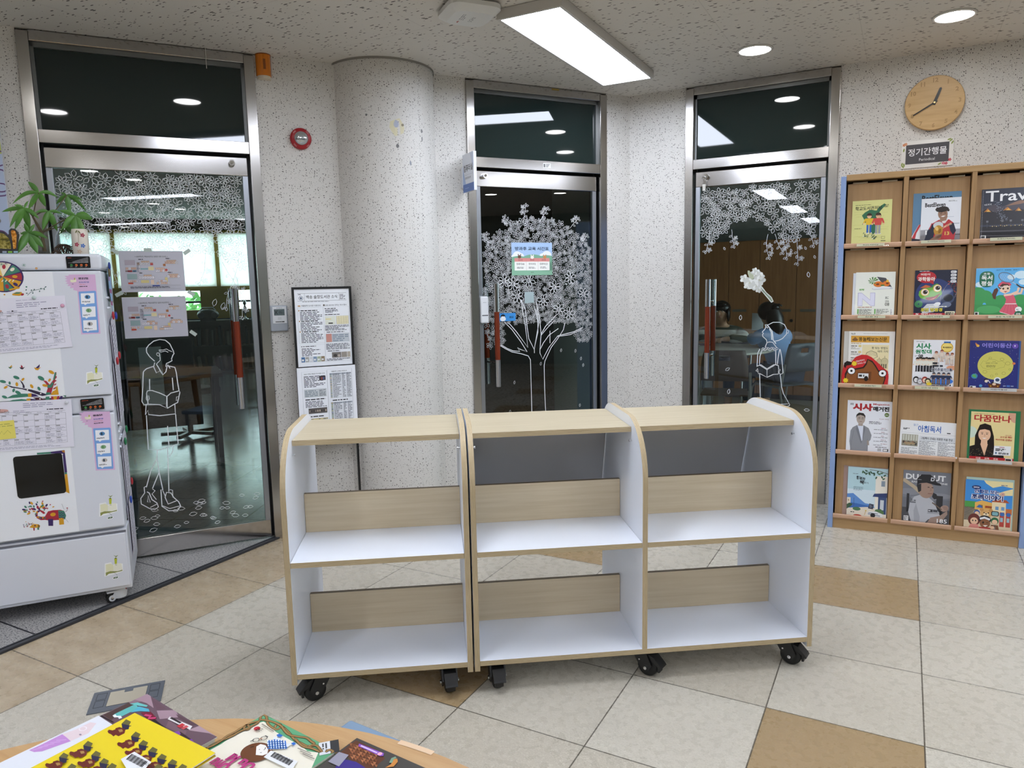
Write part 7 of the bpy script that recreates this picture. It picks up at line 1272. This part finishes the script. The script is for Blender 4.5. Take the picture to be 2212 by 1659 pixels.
def cover_map(A_, B_, z, k, ox, oy):
    """photo zoom points -> (u, v) on the cover lying at height z, far corner A_, width edge towards B_"""
    a, b = bk(*A_, z), bk(*B_, z); U = (b-a).normalized(); Vv = Vector((U.y, -U.x, 0))
    def Q(*xy):
        o = []
        for x, y in xy: d = bk(ox+x*k, oy+y*k, z)-a; o.append((d.dot(U), d.dot(Vv)))
        return o
    return Q
def place(name, label, A_, B_, C_, design, th, z, w_=None, h_=None, **kw):
    """A_ far corner, B_ along the width edge, C_ along the height edge (photo points at the top of the cover)"""
    a, b, c = bk(*A_, z+th), bk(*B_, z+th), bk(*C_, z+th); w_, h_ = w_ or (b-a).length, h_ or (c-a).length
    def des(p, w, h): design(p, w, h, lambda k, ox, oy: cover_map(A_, B_, z+th, k, ox, oy)); p.clip(0, 0, w, h)
    return book(name, label, a, ang2(a, b), w_, h_, th, z, des, **kw)
def d_wht(p, w, h, mp):
    Q = mp(.217, 0, 1480); p.rect(0, 0, w, h, '#e4e6ee').up(); p.poly(Q((620, 490), (760, 440), (900, 370), (960, 380), (880, 480), (700, 560), (640, 560)), '#e6d3d8').up(); p.poly(Q((290, 650), (400, 600), (620, 490), (660, 520), (705, 560), (560, 610), (420, 660), (340, 668)), '#c48fd2').up(); [p.line(Q((320+i*60, 648-i*24), (420+i*60, 625-i*20)), .0016, '#d9b0e2') for i in range(5)]; p.ring(*Q((825, 435))[0], .007, .005, .0016, '#f3eaf0'); p.ell(*Q((800, 495))[0], .003, .0016, '#8a7a90')
def d_pur(p, w, h, mp):
    Q = mp(.217, 0, 1480); p.rect(0, 0, w, h, '#6d5560').up(); p.poly(Q((1010, 305), (1450, 80), (1500, 130), (1300, 200), (1250, 190)), '#8c707c'); p.poly(Q((1330, 140), (1450, 80), (1500, 110), (1530, 230), (1460, 180)), '#a58894'); p.poly(Q((1500, 120), (1660, 235), (1560, 240)), '#6b4f5a'); p.poly(Q((1560, 255), (1750, 250), (1780, 320), (1590, 340)), '#a88c98'); p.poly(Q((1750, 290), (1990, 400), (1900, 400), (1780, 330)), '#5f464f'); p.poly(Q((1870, 450), (2000, 400), (2150, 510), (2080, 480)), '#b095a0'); p.poly(Q((1680, 350), (1860, 460), (1840, 500), (1650, 420)), '#7d626c'); p.poly(Q((1010, 300), (1140, 370), (1120, 375), (1000, 310)), '#2b2022').up()
    p.poly(Q((1030, 300), (1280, 175), (1330, 200), (1180, 290), (1110, 350)), '#4f3a38').up(); p.poly(Q((1130, 295), (1350, 190), (1380, 230), (1180, 330)), '#63b8b4').up().poly(Q((1290, 190), (1370, 175), (1470, 205), (1460, 220), (1390, 210)), '#6fc0bc').poly(Q((1380, 215), (1480, 240), (1490, 268), (1400, 262), (1300, 275)), '#58b0c8').up(); p.line(Q((1135, 300), (1150, 318), (1190, 315), (1200, 335)), .005, '#eceef0')
    p.poly(Q((1400, 275), (1500, 270), (1560, 330), (1540, 370), (1470, 340)), '#7a2338').up(); p.line(Q((1440, 300), (1500, 310), (1480, 335), (1550, 330)), .005, '#d0487a'); p.line(Q((1520, 350), (1610, 420), (1640, 440)), .006, '#33262a'); p.poly(Q((1650, 490), (1800, 470), (1900, 540), (1950, 620), (1900, 640), (1780, 560)), '#3f2d33').up(); p.poly(Q((1700, 480), (1780, 460), (1800, 490), (1750, 540), (1730, 540), (1770, 495), (1710, 500)), '#8a4fb0').poly(Q((1850, 560), (1910, 540), (1940, 580), (1930, 630), (1890, 620), (1900, 575)), '#7f45a5').poly(Q((1820, 590), (1880, 590), (1880, 625), (1850, 630)), '#e6e0e4')
    p.up().poly(Q((1690, 318), (1915, 415), (1890, 450), (1670, 345)), '#e6e2e4').up(); c = Q((1700, 330), (1800, 382)); p.line(c, .004, '#3a3034'); p.rect(*Q((1815, 385))[0], .010, .010, '#c83a44'); p.rect(*Q((1855, 405))[0], .008, .010, '#d05a60')
def d_yel(p, w, h, mp):
    Q = mp(.217, 0, 1480); p.rect(0, 0, w, h, '#eed52c').up()
    for x, y in [(1180, 340), (1275, 465), (1350, 550), (1445, 620), (1535, 690), (1640, 745), (800, 565), (880, 665), (960, 740), (1040, 790), (1740, 800), (560, 690), (640, 800), (1500, 805)]:
        q = lambda *pts: Q(*[(x+a, y+b) for a, b in pts])
        p.poly(q((75, 0), (125, 25), (100, 70), (30, 45)), '#6d673a'); p.poly(q((30, 45), (110, 62), (100, 100), (40, 110)), '#2d2b48'); p.poly(q((-30, 90), (10, 78), (70, 100), (60, 140), (0, 170), (-40, 150)), '#6e2b26'); p.poly(q((-110, 120), (-95, 105), (-60, 112), (-30, 100), (-20, 150), (-50, 172), (-75, 150), (-100, 140)), '#6e2b26'); p.up(); p.poly(q((-5, 105), (35, 100), (45, 122), (10, 132)), '#b08a50'); p.line(q((100, 70), (125, 68)), .0022, '#2d2b48'); p.up()
    p.poly(Q((1340, 685), (1510, 790), (1470, 830), (1420, 900), (1270, 870), (1205, 760)), '#e9ebee').up(); a, b = Q((1320, 710))[0]; U = Q((1320, 710), (1480, 790)); d = ((U[1][0]-U[0][0])/14, (U[1][1]-U[0][1])/14); e = Q((1320, 710), (1262, 765)); e = (e[1][0]-e[0][0], e[1][1]-e[0][1]); [p.line([(a+d[0]*i, b+d[1]*i), (a+d[0]*i+e[0], b+d[1]*i+e[1])], .0016 if i % 3 else .0026, '#22242a') for i in range(14)]; p.text('JM757027', *Q((1440, 770))[0], .006, '#22242a', .030, 'r', 0, 180, True)
def d_grn(p, w, h, mp):
    Q = mp(.2622, 360, 1500); p.rect(0, 0, w, h, '#62a87c').up(); k = '#4a3a22'; v_ = '#a07c4c'
    p.poly(Q((800, 225), (850, 260), (900, 310), (960, 345), (1060, 400), (1120, 430), (1160, 470), (1250, 480), (1180, 640), (1000, 900), (500, 1000), (230, 600), (215, 570), (290, 500), (340, 470), (450, 410), (520, 360), (560, 330), (680, 270), (740, 240)), '#efe9d8').up()
    def knot(*pts):
        q = Q(*pts); sm = []
        for i in range(len(q)-1):
            p0, p1, p2, p3 = q[max(i-1, 0)], q[i], q[i+1], q[min(i+2, len(q)-1)]
            for s_ in range(5): t = s_/5; sm.append(tuple(.5*((2*p1[j])+(-p0[j]+p2[j])*t+(2*p0[j]-5*p1[j]+4*p2[j]-p3[j])*t*t+(-p0[j]+3*p1[j]-3*p2[j]+p3[j])*t**3) for j in (0, 1)))
        sm.append(q[-1]); p.line(sm, .0052, k); p.up(); p.line(sm, .0034, v_); p.up()
    knot((770, 215), (775, 185), (795, 170), (820, 180), (828, 215), (840, 250), (900, 290), (940, 270), (930, 245), (900, 255), (895, 275)); knot((765, 210), (820, 215), (880, 230), (940, 260), (1000, 310), (1060, 380), (1100, 400), (1160, 430), (1200, 430), (1215, 415)); knot((950, 270), (1000, 330), (1080, 350), (1150, 360), (1190, 390), (1215, 410), (1170, 440), (1180, 420)); knot((1060, 370), (1120, 430), (1200, 450), (1270, 480)); knot((1190, 420), (1240, 430), (1280, 480)); knot((1310, 480), (1340, 462), (1370, 475), (1360, 492))
    knot((770, 225), (700, 240), (650, 265), (640, 285), (665, 297), (685, 280), (670, 262), (645, 262), (590, 300), (545, 330), (500, 360)); knot((760, 235), (680, 280), (600, 315), (540, 350), (470, 380), (400, 400), (340, 430)); knot((560, 320), (500, 350), (450, 390), (380, 430), (320, 455), (295, 470), (310, 485), (340, 470), (320, 452), (290, 462), (240, 500), (200, 545), (190, 590), (200, 640)); knot((330, 480), (250, 520), (180, 545), (110, 550), (85, 570), (100, 588), (160, 580), (240, 580))
    p.ell(*Q((740, 485))[0], .0270, .0235, '#6d3f22', 0, 30).up(); p.poly(Q((735, 510), (740, 440), (775, 420), (815, 430), (838, 465), (830, 500), (790, 515)), '#f3efe9').up(); [p.line(Q(*l), .0012, '#333') for l in (((800, 470), (812, 462), (815, 448)), ((770, 492), (785, 490)), ((762, 468), (768, 462)))]; p.line(Q((690, 448), (720, 440)), .003, '#3a2414')
    p.poly(Q((830, 420), (828, 385), (850, 390), (878, 420), (880, 370), (930, 370), (960, 400), (1015, 430), (985, 455), (850, 465)), '#eaf0f8').up(); [p.line(Q((845+i*22, 385-(i-2)*2 if i < 2 else 375+i*3), (852+i*22, 462)), .0022, '#3f7fd8') for i in range(7)]; [p.line(Q((830, 405+j*18), (960+j*12, 400+j*16)), .0022, '#3f7fd8') for j in range(4)]; p.up()
    p.poly(Q((905, 345), (930, 335), (960, 352), (935, 365), (915, 360)), '#2f6ec8').poly(Q((1025, 415), (1050, 405), (1068, 420), (1045, 432)), '#2f6ec8'); p.line(Q((880, 372), (912, 365)), .004, '#eaf0f8').line(Q((1000, 425), (1030, 420)), .004, '#eaf0f8'); p.line(Q((760, 380), (790, 375)), .004, '#e8c0a0'); [p.ring(*Q(c)[0], .0055, .0050, .0012, '#444') for c in ((737, 388), (803, 372))]; p.line(Q((690, 400), (720, 385)), .002, '#555').line(Q((812, 352), (835, 362)), .002, '#555')
    p.ell(*Q((745, 292))[0], .006, .005, '#c42f3c'); p.greek(*Q((770, 280))[0], .012, .010, 3, '#8a857a'); p.line(Q((785, 255), (885, 318)), .0024, '#9a958a'); [p.line(Q((1080+i*20, 455+i*22), (1190+i*14, 500+i*22)), .0020, '#9a958a') for i in range(3)]
    p.poly(Q((860, 475), (1080, 565), (1030, 640), (800, 530)), '#e9ebee').up(); A0, A1, A2 = Q((895, 490), (1040, 560), (850, 535)); d = ((A1[0]-A0[0])/18, (A1[1]-A0[1])/18); e = (A2[0]-A0[0], A2[1]-A0[1]); [p.line([(A0[0]+d[0]*i, A0[1]+d[1]*i), (A0[0]+d[0]*i+e[0]*.8, A0[1]+d[1]*i+e[1]*.8)], .0014 if i % 3 else .0024, '#22242a') for i in range(19)]
    an = math.degrees(math.atan2(d[1], d[0])); U1, U2 = Q((1045, 552), (925, 494)); p.text('JMF0714620', *U1, .006, '#22242a', math.dist(U1, U2), 'l', 0, an+180, True)
    # the title, upside down from here
    T1, T2 = Q((752, 592), (565, 492)); p.text('Uu ki', *T1, .021, '#b8347c', math.dist(T1, T2), 'l', .05, an+180, True); T1, T2 = Q((545, 592), (425, 528)); p.text('Unu', *T1, .024, '#b8347c', math.dist(T1, T2), 'l', .05, an+180, True)
def d_drk(p, w, h, mp):
    Q = mp(.2622, 360, 1500); p.rect(0, 0, w, h, '#46423f').up(); p.poly(Q((1430, 480), (1560, 380), (1720, 450), (1800, 530), (1700, 610), (1560, 610), (1500, 520)), '#5f3520').up(); [p.poly(Q((1500+i*28+(j % 2)*12, 400+i*10+j*22), (1530+i*28+(j % 2)*12, 405+i*10+j*22), (1520+i*28+(j % 2)*12, 428+i*10+j*22)), ['#9a5c38', '#7a4526', '#b0704a'][(i+j) % 3]) for i in range(8) for j in range(6)]; p.poly(Q((1470, 540), (1560, 560), (1640, 610), (1400, 640), (1390, 600)), '#3b2a86').up(); p.poly(Q((1585, 410), (1790, 490), (1785, 512), (1760, 515), (1580, 432)), '#8a4fc0').up(); p.line(Q((1600, 428), (1735, 487)), .003, '#d9c6ea'); p.ell(*Q((1757, 495))[0], .004, .004, '#eeb0c8')
    p.poly(Q((1860, 540), (1900, 535), (1905, 560), (1870, 600), (1800, 610), (1850, 580)), '#d08a40').up(); p.line(Q((1845, 570), (1862, 535), (1890, 525)), .005, '#7fa38a'); p.poly(Q((1330, 560), (1420, 480), (1500, 505), (1420, 600)), '#9a98a8')
place('picture_book', 'purplish fantasy book lying under the yellow book', (318, 1499), (469, 1592), (248, 1534), d_pur, .014, TZ, None, .17, back='#5a4750')
place('picture_book', 'white book with a pale pink figure under the yellow book', (213, 1546), (300, 1602), (0, 1650), d_wht, .009, TZ+.0148, .17, .27)
place('picture_book', 'bright yellow book covered with bears in square caps', (291, 1540), (418, 1603), (28, 1659), d_yel, .006, TZ+.0250, .22, .255, back='#c9b020')
place('picture_book', 'cream and green picture book with a knotted vine border', (571, 1543), (727, 1622), (374, 1648), d_grn, .008, TZ, None, None, back='#3f9a5c')
place('picture_book', 'dark fantasy book with brown scales and a purple label', (771, 1594), (910, 1655), (690, 1655), d_drk, .008, TZ, .20, .10, back='#2a2624')
tg = MB().box(-.030, .0, -.016, .018, 0, .0006, 0).build('call_number_label', STICK); p = Pr(); p.rect(-.034, -.016, .034, .018, '#d9dce2').rect(-.034, .002, .034, .014, '#1c1d20').up().greek(-.030, -.012, .024, .010, 2, '#333'); tg2 = MB(); p.put(tg2, .0008, 0, True); bpy.data.objects.remove(tg); tg = tg2.build('call_number_label', STICK); q = bk(712, 1628, TZ+.0085); tg.location = (q.x, q.y, TZ+.0078); tg.rotation_euler = (0, 0, R(-45)); tag(tg, 'black and white call number label at the edge of the vine-bordered book', 'label')
# the blue child stool half under the table
zs = .36; A_, B_ = bk(757, 1553, zs), bk(880, 1603, zs); sa_ = ang2(A_, B_); so = thing('blue_stool', 'light blue low stool mostly hidden under the round table', 'stool', (A_.x, A_.y, 0), sa_)
MB().box(0, .30, -.30, 0, zs-.03, zs).build('seat', flat('#7d96b0', .5), so, bev=.006)
for x in (.03, .27):
    for y in (-.27, -.03): MB().cyl((x, y, 0), (x, y, zs-.03), .014, n=12).build('leg', ALU, so)
# floor socket box
qs = [Vector(on_level(*q)) for q in ((204, 1499), (357, 1471), (350, 1519), (191, 1545))]; sw = (qs[1]-qs[0]).length; sd = (qs[3]-qs[0]).length
fs = thing('floor_socket_box', 'grey metal floor socket plate with a tile-coloured lid set in the floor', 'floor box', (qs[0].x, qs[0].y, .0), ang2(qs[0], qs[1]))
SB = flat('#70757e', .4, .3); MB().box(0, sw, -sd, 0, 0, .004).build('frame_plate', SB, fs, bev=.001)
MB().box(sw*.24, sw*.76, -sd*.80, -sd*.14, .004, .0048).build('lid', flat('#bdb4a0', .35), fs)
m = MB(); k_ = .0016
def outl(x0, x1, y0, y1):
    for a in ((x0, x1, y0, y0+k_), (x0, x1, y1-k_, y1), (x0, x0+k_, y0, y1), (x1-k_, x1, y0, y1)): m.box(*a, .004, .0044)
for y0, y1 in ((-.42, -.12), (-.78, -.46)): outl(sw*.06, sw*.20, sd*y0, sd*y1); outl(sw*.80, sw*.94, sd*y0, sd*y1)
outl(sw*.44, sw*.56, -sd*.26, -sd*.13); outl(sw*.235, sw*.765, -sd*.81, -sd*.135); m.build('groove', flat('#34373d', .5), fs); MB().box(sw*.44, sw*.56, -sd*.26, -sd*.13, .0042, .0054).build('latch', SB, fs)
# ================================================================ the two people reading behind door 3
def skin_body(name, verts, edges, radii, mat, parent, root=0, sub=2, smooth=True):
    me = bpy.data.meshes.new(name); me.from_pydata(verts, edges, []); o = bpy.data.objects.new(name, me); COL.objects.link(o)
    o.modifiers.new('s', 'SKIN'); sub_ = o.modifiers.new('d', 'SUBSURF'); sub_.levels = sub_.render_levels = sub
    for i, r_ in enumerate(radii): rr_ = r_ if isinstance(r_, tuple) else (r_, r_); me.skin_vertices[0].data[i].radius = rr_; me.skin_vertices[0].data[i].use_root = (i == root)
    bpy.context.view_layer.update(); m2 = bpy.data.meshes.new_from_object(o.evaluated_get(bpy.context.evaluated_depsgraph_get())); bpy.data.objects.remove(o)
    for f in m2.polygons: f.use_smooth = True
    m2.materials.clear(); m2.materials.append(mat); r2 = bpy.data.objects.new(name, m2); COL.objects.link(r2); r2.parent = parent; return r2
SKIN = flat('#d9ab8c', .5, 0, .35); HAIR = flat('#0e0b0a', .35); JEANS = flat('#39465c', .8)
SHIRT2 = flat('#7f9cc9', .75)
sp = NT('striped_cloth'); sx_ = sp.sep(sp.pos()); f_ = sp.math('FRACT', sp.math('MULTIPLY', sp.math('ADD', sx_[2], sp.math('MULTIPLY', sx_[1], -.35)), 7.2)); sp.bsdf(sp.mix(sp.math('GREATER_THAN', f_, .52), '#cfd0cb', '#55594f'), .8); STRIPE = sp.m
def hand(c, fwd, side, up, curl, parent_verts):
    """palm plus five bent fingers as chains for the skin body; returns verts, edges(offset-free), radii"""
    V, E, Rr = [], [], []; c, fwd, side, up = Vector(c), Vector(fwd).normalized(), Vector(side).normalized(), Vector(up).normalized()
    V.append(c); Rr.append(.022); V.append(c+fwd*.045); Rr.append((.030, .016)); E.append((0, 1))
    for i, (off, L) in enumerate([(-.026, .055), (-.009, .066), (.009, .062), (.026, .048)]):
        k = len(V); b = c+fwd*.062+side*off; V += [b, b+fwd*L*.5-up*curl*.012, b+fwd*L*.85-up*curl*.034]; Rr += [.0095, .0085, .007]; E += [(1, k), (k, k+1), (k+1, k+2)]
    k = len(V); b = c+fwd*.02-side*.030; V += [b, b+fwd*.028-side*.016-up*.006, b+fwd*.052-side*.012-up*curl*.014]; Rr += [.011, .010, .008]; E += [(0, k), (k, k+1), (k+1, k+2)]
    return V, E, Rr
def seated(name, label, loc, rz, shirt, hands, bend, hairfn, skirt, head_turn):
    """local frame: facing +y, seat height .40, origin on the floor under the hips"""
    o = thing(name, label, 'person', loc, rz, 'people reading in the meeting room')
    by = bend; V = [(0, 0, .52), (0, .02+by*.3, .62), (0, .02+by*.7, .74), (0, .02+by, .855), (0, .03+by*1.08, .925), (head_turn[0]*.02, .045+by*1.12+head_turn[1], .985), (head_turn[0]*.03, .05+by*1.15+head_turn[1], 1.06), (0, .045+by*1.15+head_turn[1], 1.125)]
    Rr = [(.135, .10), (.125, .095), (.135, .095), (.10, .07), .040, .062, .082, .055]; E = [(i, i+1) for i in range(7)]
    k = len(V)
    for s_ in (-1, 1):
        k = len(V); V += [(s_*.085, .02, .49), (s_*.11, .36, .495), (s_*.11, .39, .08), (s_*.11, .50, .035)]; Rr += [.085, .062, .042, (.040, .028)]; E += [(0, k), (k, k+1), (k+1, k+2), (k+2, k+3)]
    arms = []
    for s_, (el, wr) in zip((-1, 1), hands):
        k = len(V); sh_ = (s_*.165, .02+by*.98, .835); V += [sh_, el, wr]; Rr += [.050, .037, .026]; E += [(3, k), (k, k+1), (k+1, k+2)]; arms.append((sh_, el, wr))
        d = Vector(wr)-Vector(el); hv, he, hr = hand(Vector(wr)+d.normalized()*.02, d+Vector((0, .02, .0)), Vector((s_*-1, .2, 0)), (0, 0, 1), .9, None); b = len(V); V += [tuple(v) for v in hv]; Rr += hr; E += [(k+2, b)]+[(i+b, j+b) for i, j in he]
    skin_body('body', V, E, Rr, SKIN, o)
    hc = Vector(V[6]); f = MB()
    for s_ in (-1, 1): f.ball((hc.x+s_*.030, hc.y+.074, hc.z+.004), .010, .006, .007, 8, 0, '#e9e4df'); f.ball((hc.x+s_*.030, hc.y+.079, hc.z+.004), .005, .003, .005, 8, 0, '#1c1512'); f.ball((hc.x+s_*.083, hc.y+.0, hc.z-.005), .012, .020, .028, 8, 0, '#d1a083')
    f.ball((hc.x, hc.y+.085, hc.z-.022), .012, .016, .020, 8, 0, '#d6a587'); f.ball((hc.x, hc.y+.075, hc.z-.052), .022, .009, .006, 8, 0, '#a8615a'); f.build('face', attr_mat('face_paint', .5), o)
    # shirt: torso and sleeves a little larger than the body
    SV = [(0, .0, .50), (0, .02+by*.3, .62), (0, .02+by*.7, .74), (0, .02+by, .855), (0, .03+by*1.05, .895)]; SR = [(.155, .12), (.148, .115), (.155, .112), (.12, .088), .060]; SE = [(0, 1), (1, 2), (2, 3), (3, 4)]
    for sh_, el, wr in arms: k = len(SV); w2 = Vector(el).lerp(Vector(wr), .82); SV += [sh_, el, tuple(w2)]; SR += [.068, .056, .044]; SE += [(3, k), (k, k+1), (k+1, k+2)]
    skin_body('shirt', SV, SE, SR, shirt, o)
    TV = [(0, 0, .525)]; TRr = [(.145, .115)]; TE = []
    for s_ in (-1, 1): k = len(TV); TV += [(s_*.085, .03, .495), (s_*.112, .37, .49), (s_*.112, .39, .14)]; TRr += [.096, .074, .055]; TE += [(0, k), (k, k+1), (k+1, k+2)]
    skin_body('trousers', TV, TE, TRr, skirt, o)
    for s_ in (-1, 1): MB().ball((s_*.11, .45, .032), .042, .105, .032, 12).build('shoe', flat('#d6d6d8', .6), o)
    hairfn(o, hc); return o
def hair1(o, c):
    m = MB(); n = 16
    for i in range(9):
        for j in range(n):
            pass
    m.ball((c.x, c.y-.026, c.z+.030), .098, .092, .088, 18); m.build('hair', HAIR, o)
    m = MB(); m.ball((c.x, c.y+.050, c.z+.075), .074, .034, .024, 12); m.ball((c.x-.082, c.y+.01, c.z-.03), .020, .045, .075, 10); m.ball((c.x+.082, c.y+.01, c.z-.03), .020, .045, .075, 10); m.build('fringe', HAIR, o)
def hair2(o, c):
    m = MB(); m.ball((c.x, c.y-.016, c.z+.014), .104, .102, .100, 18); m.build('hair', HAIR, o); m = MB(); m.tube([(c.x, c.y-.07, c.z+.02), (c.x+.01, c.y-.10, c.z-.06), (c.x+.015, c.y-.125, c.z-.15), (c.x+.0, c.y-.13, c.z-.27)], .05, 12, rr=[.08, .085, .075, .03]); m.build('ponytail', HAIR, o)
    m = MB(); m.ball((c.x, c.y-.115, c.z+.055), .045, .04, .04, 12); m.tube([(c.x-.03, c.y-.13, c.z+.07), (c.x, c.y-.16, c.z+.085), (c.x+.03, c.y-.165, c.z+.07)], .010, 6); m.build('hair_knot', HAIR, o)
    m = MB()
    for i in range(4): m.tube([(c.x+.045, c.y-.075-.004*i, c.z-.015-.016*i), (c.x+.06, c.y-.085, c.z-.012-.016*i), (c.x+.05, c.y-.10, c.z-.018-.016*i)], .003, 5)
    m.build('hair_clip', flat('#a9a9a4', .3, .4), o)
# school chairs and the round meeting table
def chair(label, loc, rz, shell):
    o = thing('school_chair', label, 'chair', loc, rz, 'grey school chairs in the meeting room')
    m = MB(); m.prism([(-.20, -.20), (.20, -.20), (.19, .20), (-.19, .20)], .385, .40); m.build('seat', shell, o, bev=.006)
    m = MB(); V = []; F = []; nx = 8
    for j in range(7):
        t = j/6; z = .52+.27*t; hw = .20-.03*t**3
        for i in range(nx+1): u = -1+2*i/nx; V.append((u*hw, -.235-.035*t+.03*u*u, z))
    hole = {(4, 3), (4, 4)}
    F = [(j*(nx+1)+i, j*(nx+1)+i+1, (j+1)*(nx+1)+i+1, (j+1)*(nx+1)+i) for j in range(6) for i in range(nx) if (j, i) not in hole]; m.add(V, F, 0, None, True); b = m.build('backrest', shell, o); sd_ = b.modifiers.new('t', 'SOLIDIFY'); sd_.thickness = .01
    ST = flat('#a8a9a8', .3, .8)
    for s_ in (-1, 1): MB().tube([(s_*.215, -.24, .60), (s_*.215, -.20, .40), (s_*.21, -.17, .37), (s_*.22, -.27, .005)], .011, 8).build('leg', ST, o); MB().tube([(s_*.21, -.17, .37), (s_*.205, .17, .375), (s_*.22, .20, .34), (s_*.225, .25, .005)], .011, 8).build('leg', ST, o)
    MB().tube([(-.205, .17, .37), (.205, .17, .37)], .009, 8).build('stretcher', ST, o); return o
mt = thing('round_meeting_table', 'pale round table where the two people read behind the girl drawing', 'table', (-.02, 4.98, 0)); MB().lathe([(0, .695), (.60, .695), (.62, .702), (.62, .715), (.61, .72), (0, .72)], 64, smooth=False).build('table_top', flat('#c9c4b8', .35), mt); MB().cyl((0, 0, .04), (0, 0, .695), .045, n=20).build('column', ALU, mt)
for i in range(4): MB().box(0, .42, -.03, .03, .008, .045, M=Matrix.Rotation(i*1.5708+.6, 4, 'Z')).build('foot', ALU, mt)
GR = flat('#40444a', .5); BRW = flat('#4d3a30', .5)
chair('dark grey chair carrying the person in the blue shirt', (.69, 5.10, 0), R(50), GR); chair('dark chair of the person in the striped shirt, behind the table', (-.03, 5.88, 0), R(178), GR); chair('brown-shelled empty chair tucked at the near edge of the table', (.30, 4.26, 0), R(10), BRW); chair('dark empty chair near the door handle side of the table', (-.30, 4.02, 0), R(-12), GR)
seated('person', 'person in a grey and white striped shirt leaning on the table behind the door handle', (-.03, 5.86, 0), R(180), STRIPE, [((-.27, .28, .785), (-.06, .42, .775)), ((.27, .28, .785), (.08, .40, .775))], .20, hair1, JEANS, (0, .02))
seated('person', 'person in a blue shirt with long black hair, seen from behind, reading a sheet', (.69, 5.10, 0), R(50), SHIRT2, [((-.23, .22, .79), (-.10, .36, .84)), ((.24, .20, .79), (.10, .34, .83))], .17, hair2, JEANS, (0, .02))
ps = MB().prism([(-.06, 0), (.06, 0), (.062, .17), (-.05, .175)], -.0006, .0006, 'y').build('reading_sheet', flat('#c5c6c8', .6)); ps.location = (.385, 5.345, .88); ps.rotation_euler = (R(-8), 0, R(30)); tag(ps, 'pale sheet held up by the person in the blue shirt', 'paper')
for x, y, r_, c_, lab in [(-.17, 5.33, .2, '#7a4a58', 'plum notebook lying at the striped arms'), (-.30, 5.20, -.3, '#c9cacc', 'open white paper on the round meeting table')]: n_ = MB().box(-.11, .11, -.08, .08, 0, .006).build('notebook', flat(c_, .6)); n_.location = (x, y, .7205); n_.rotation_euler = (0, 0, r_); tag(n_, lab, 'notebook')
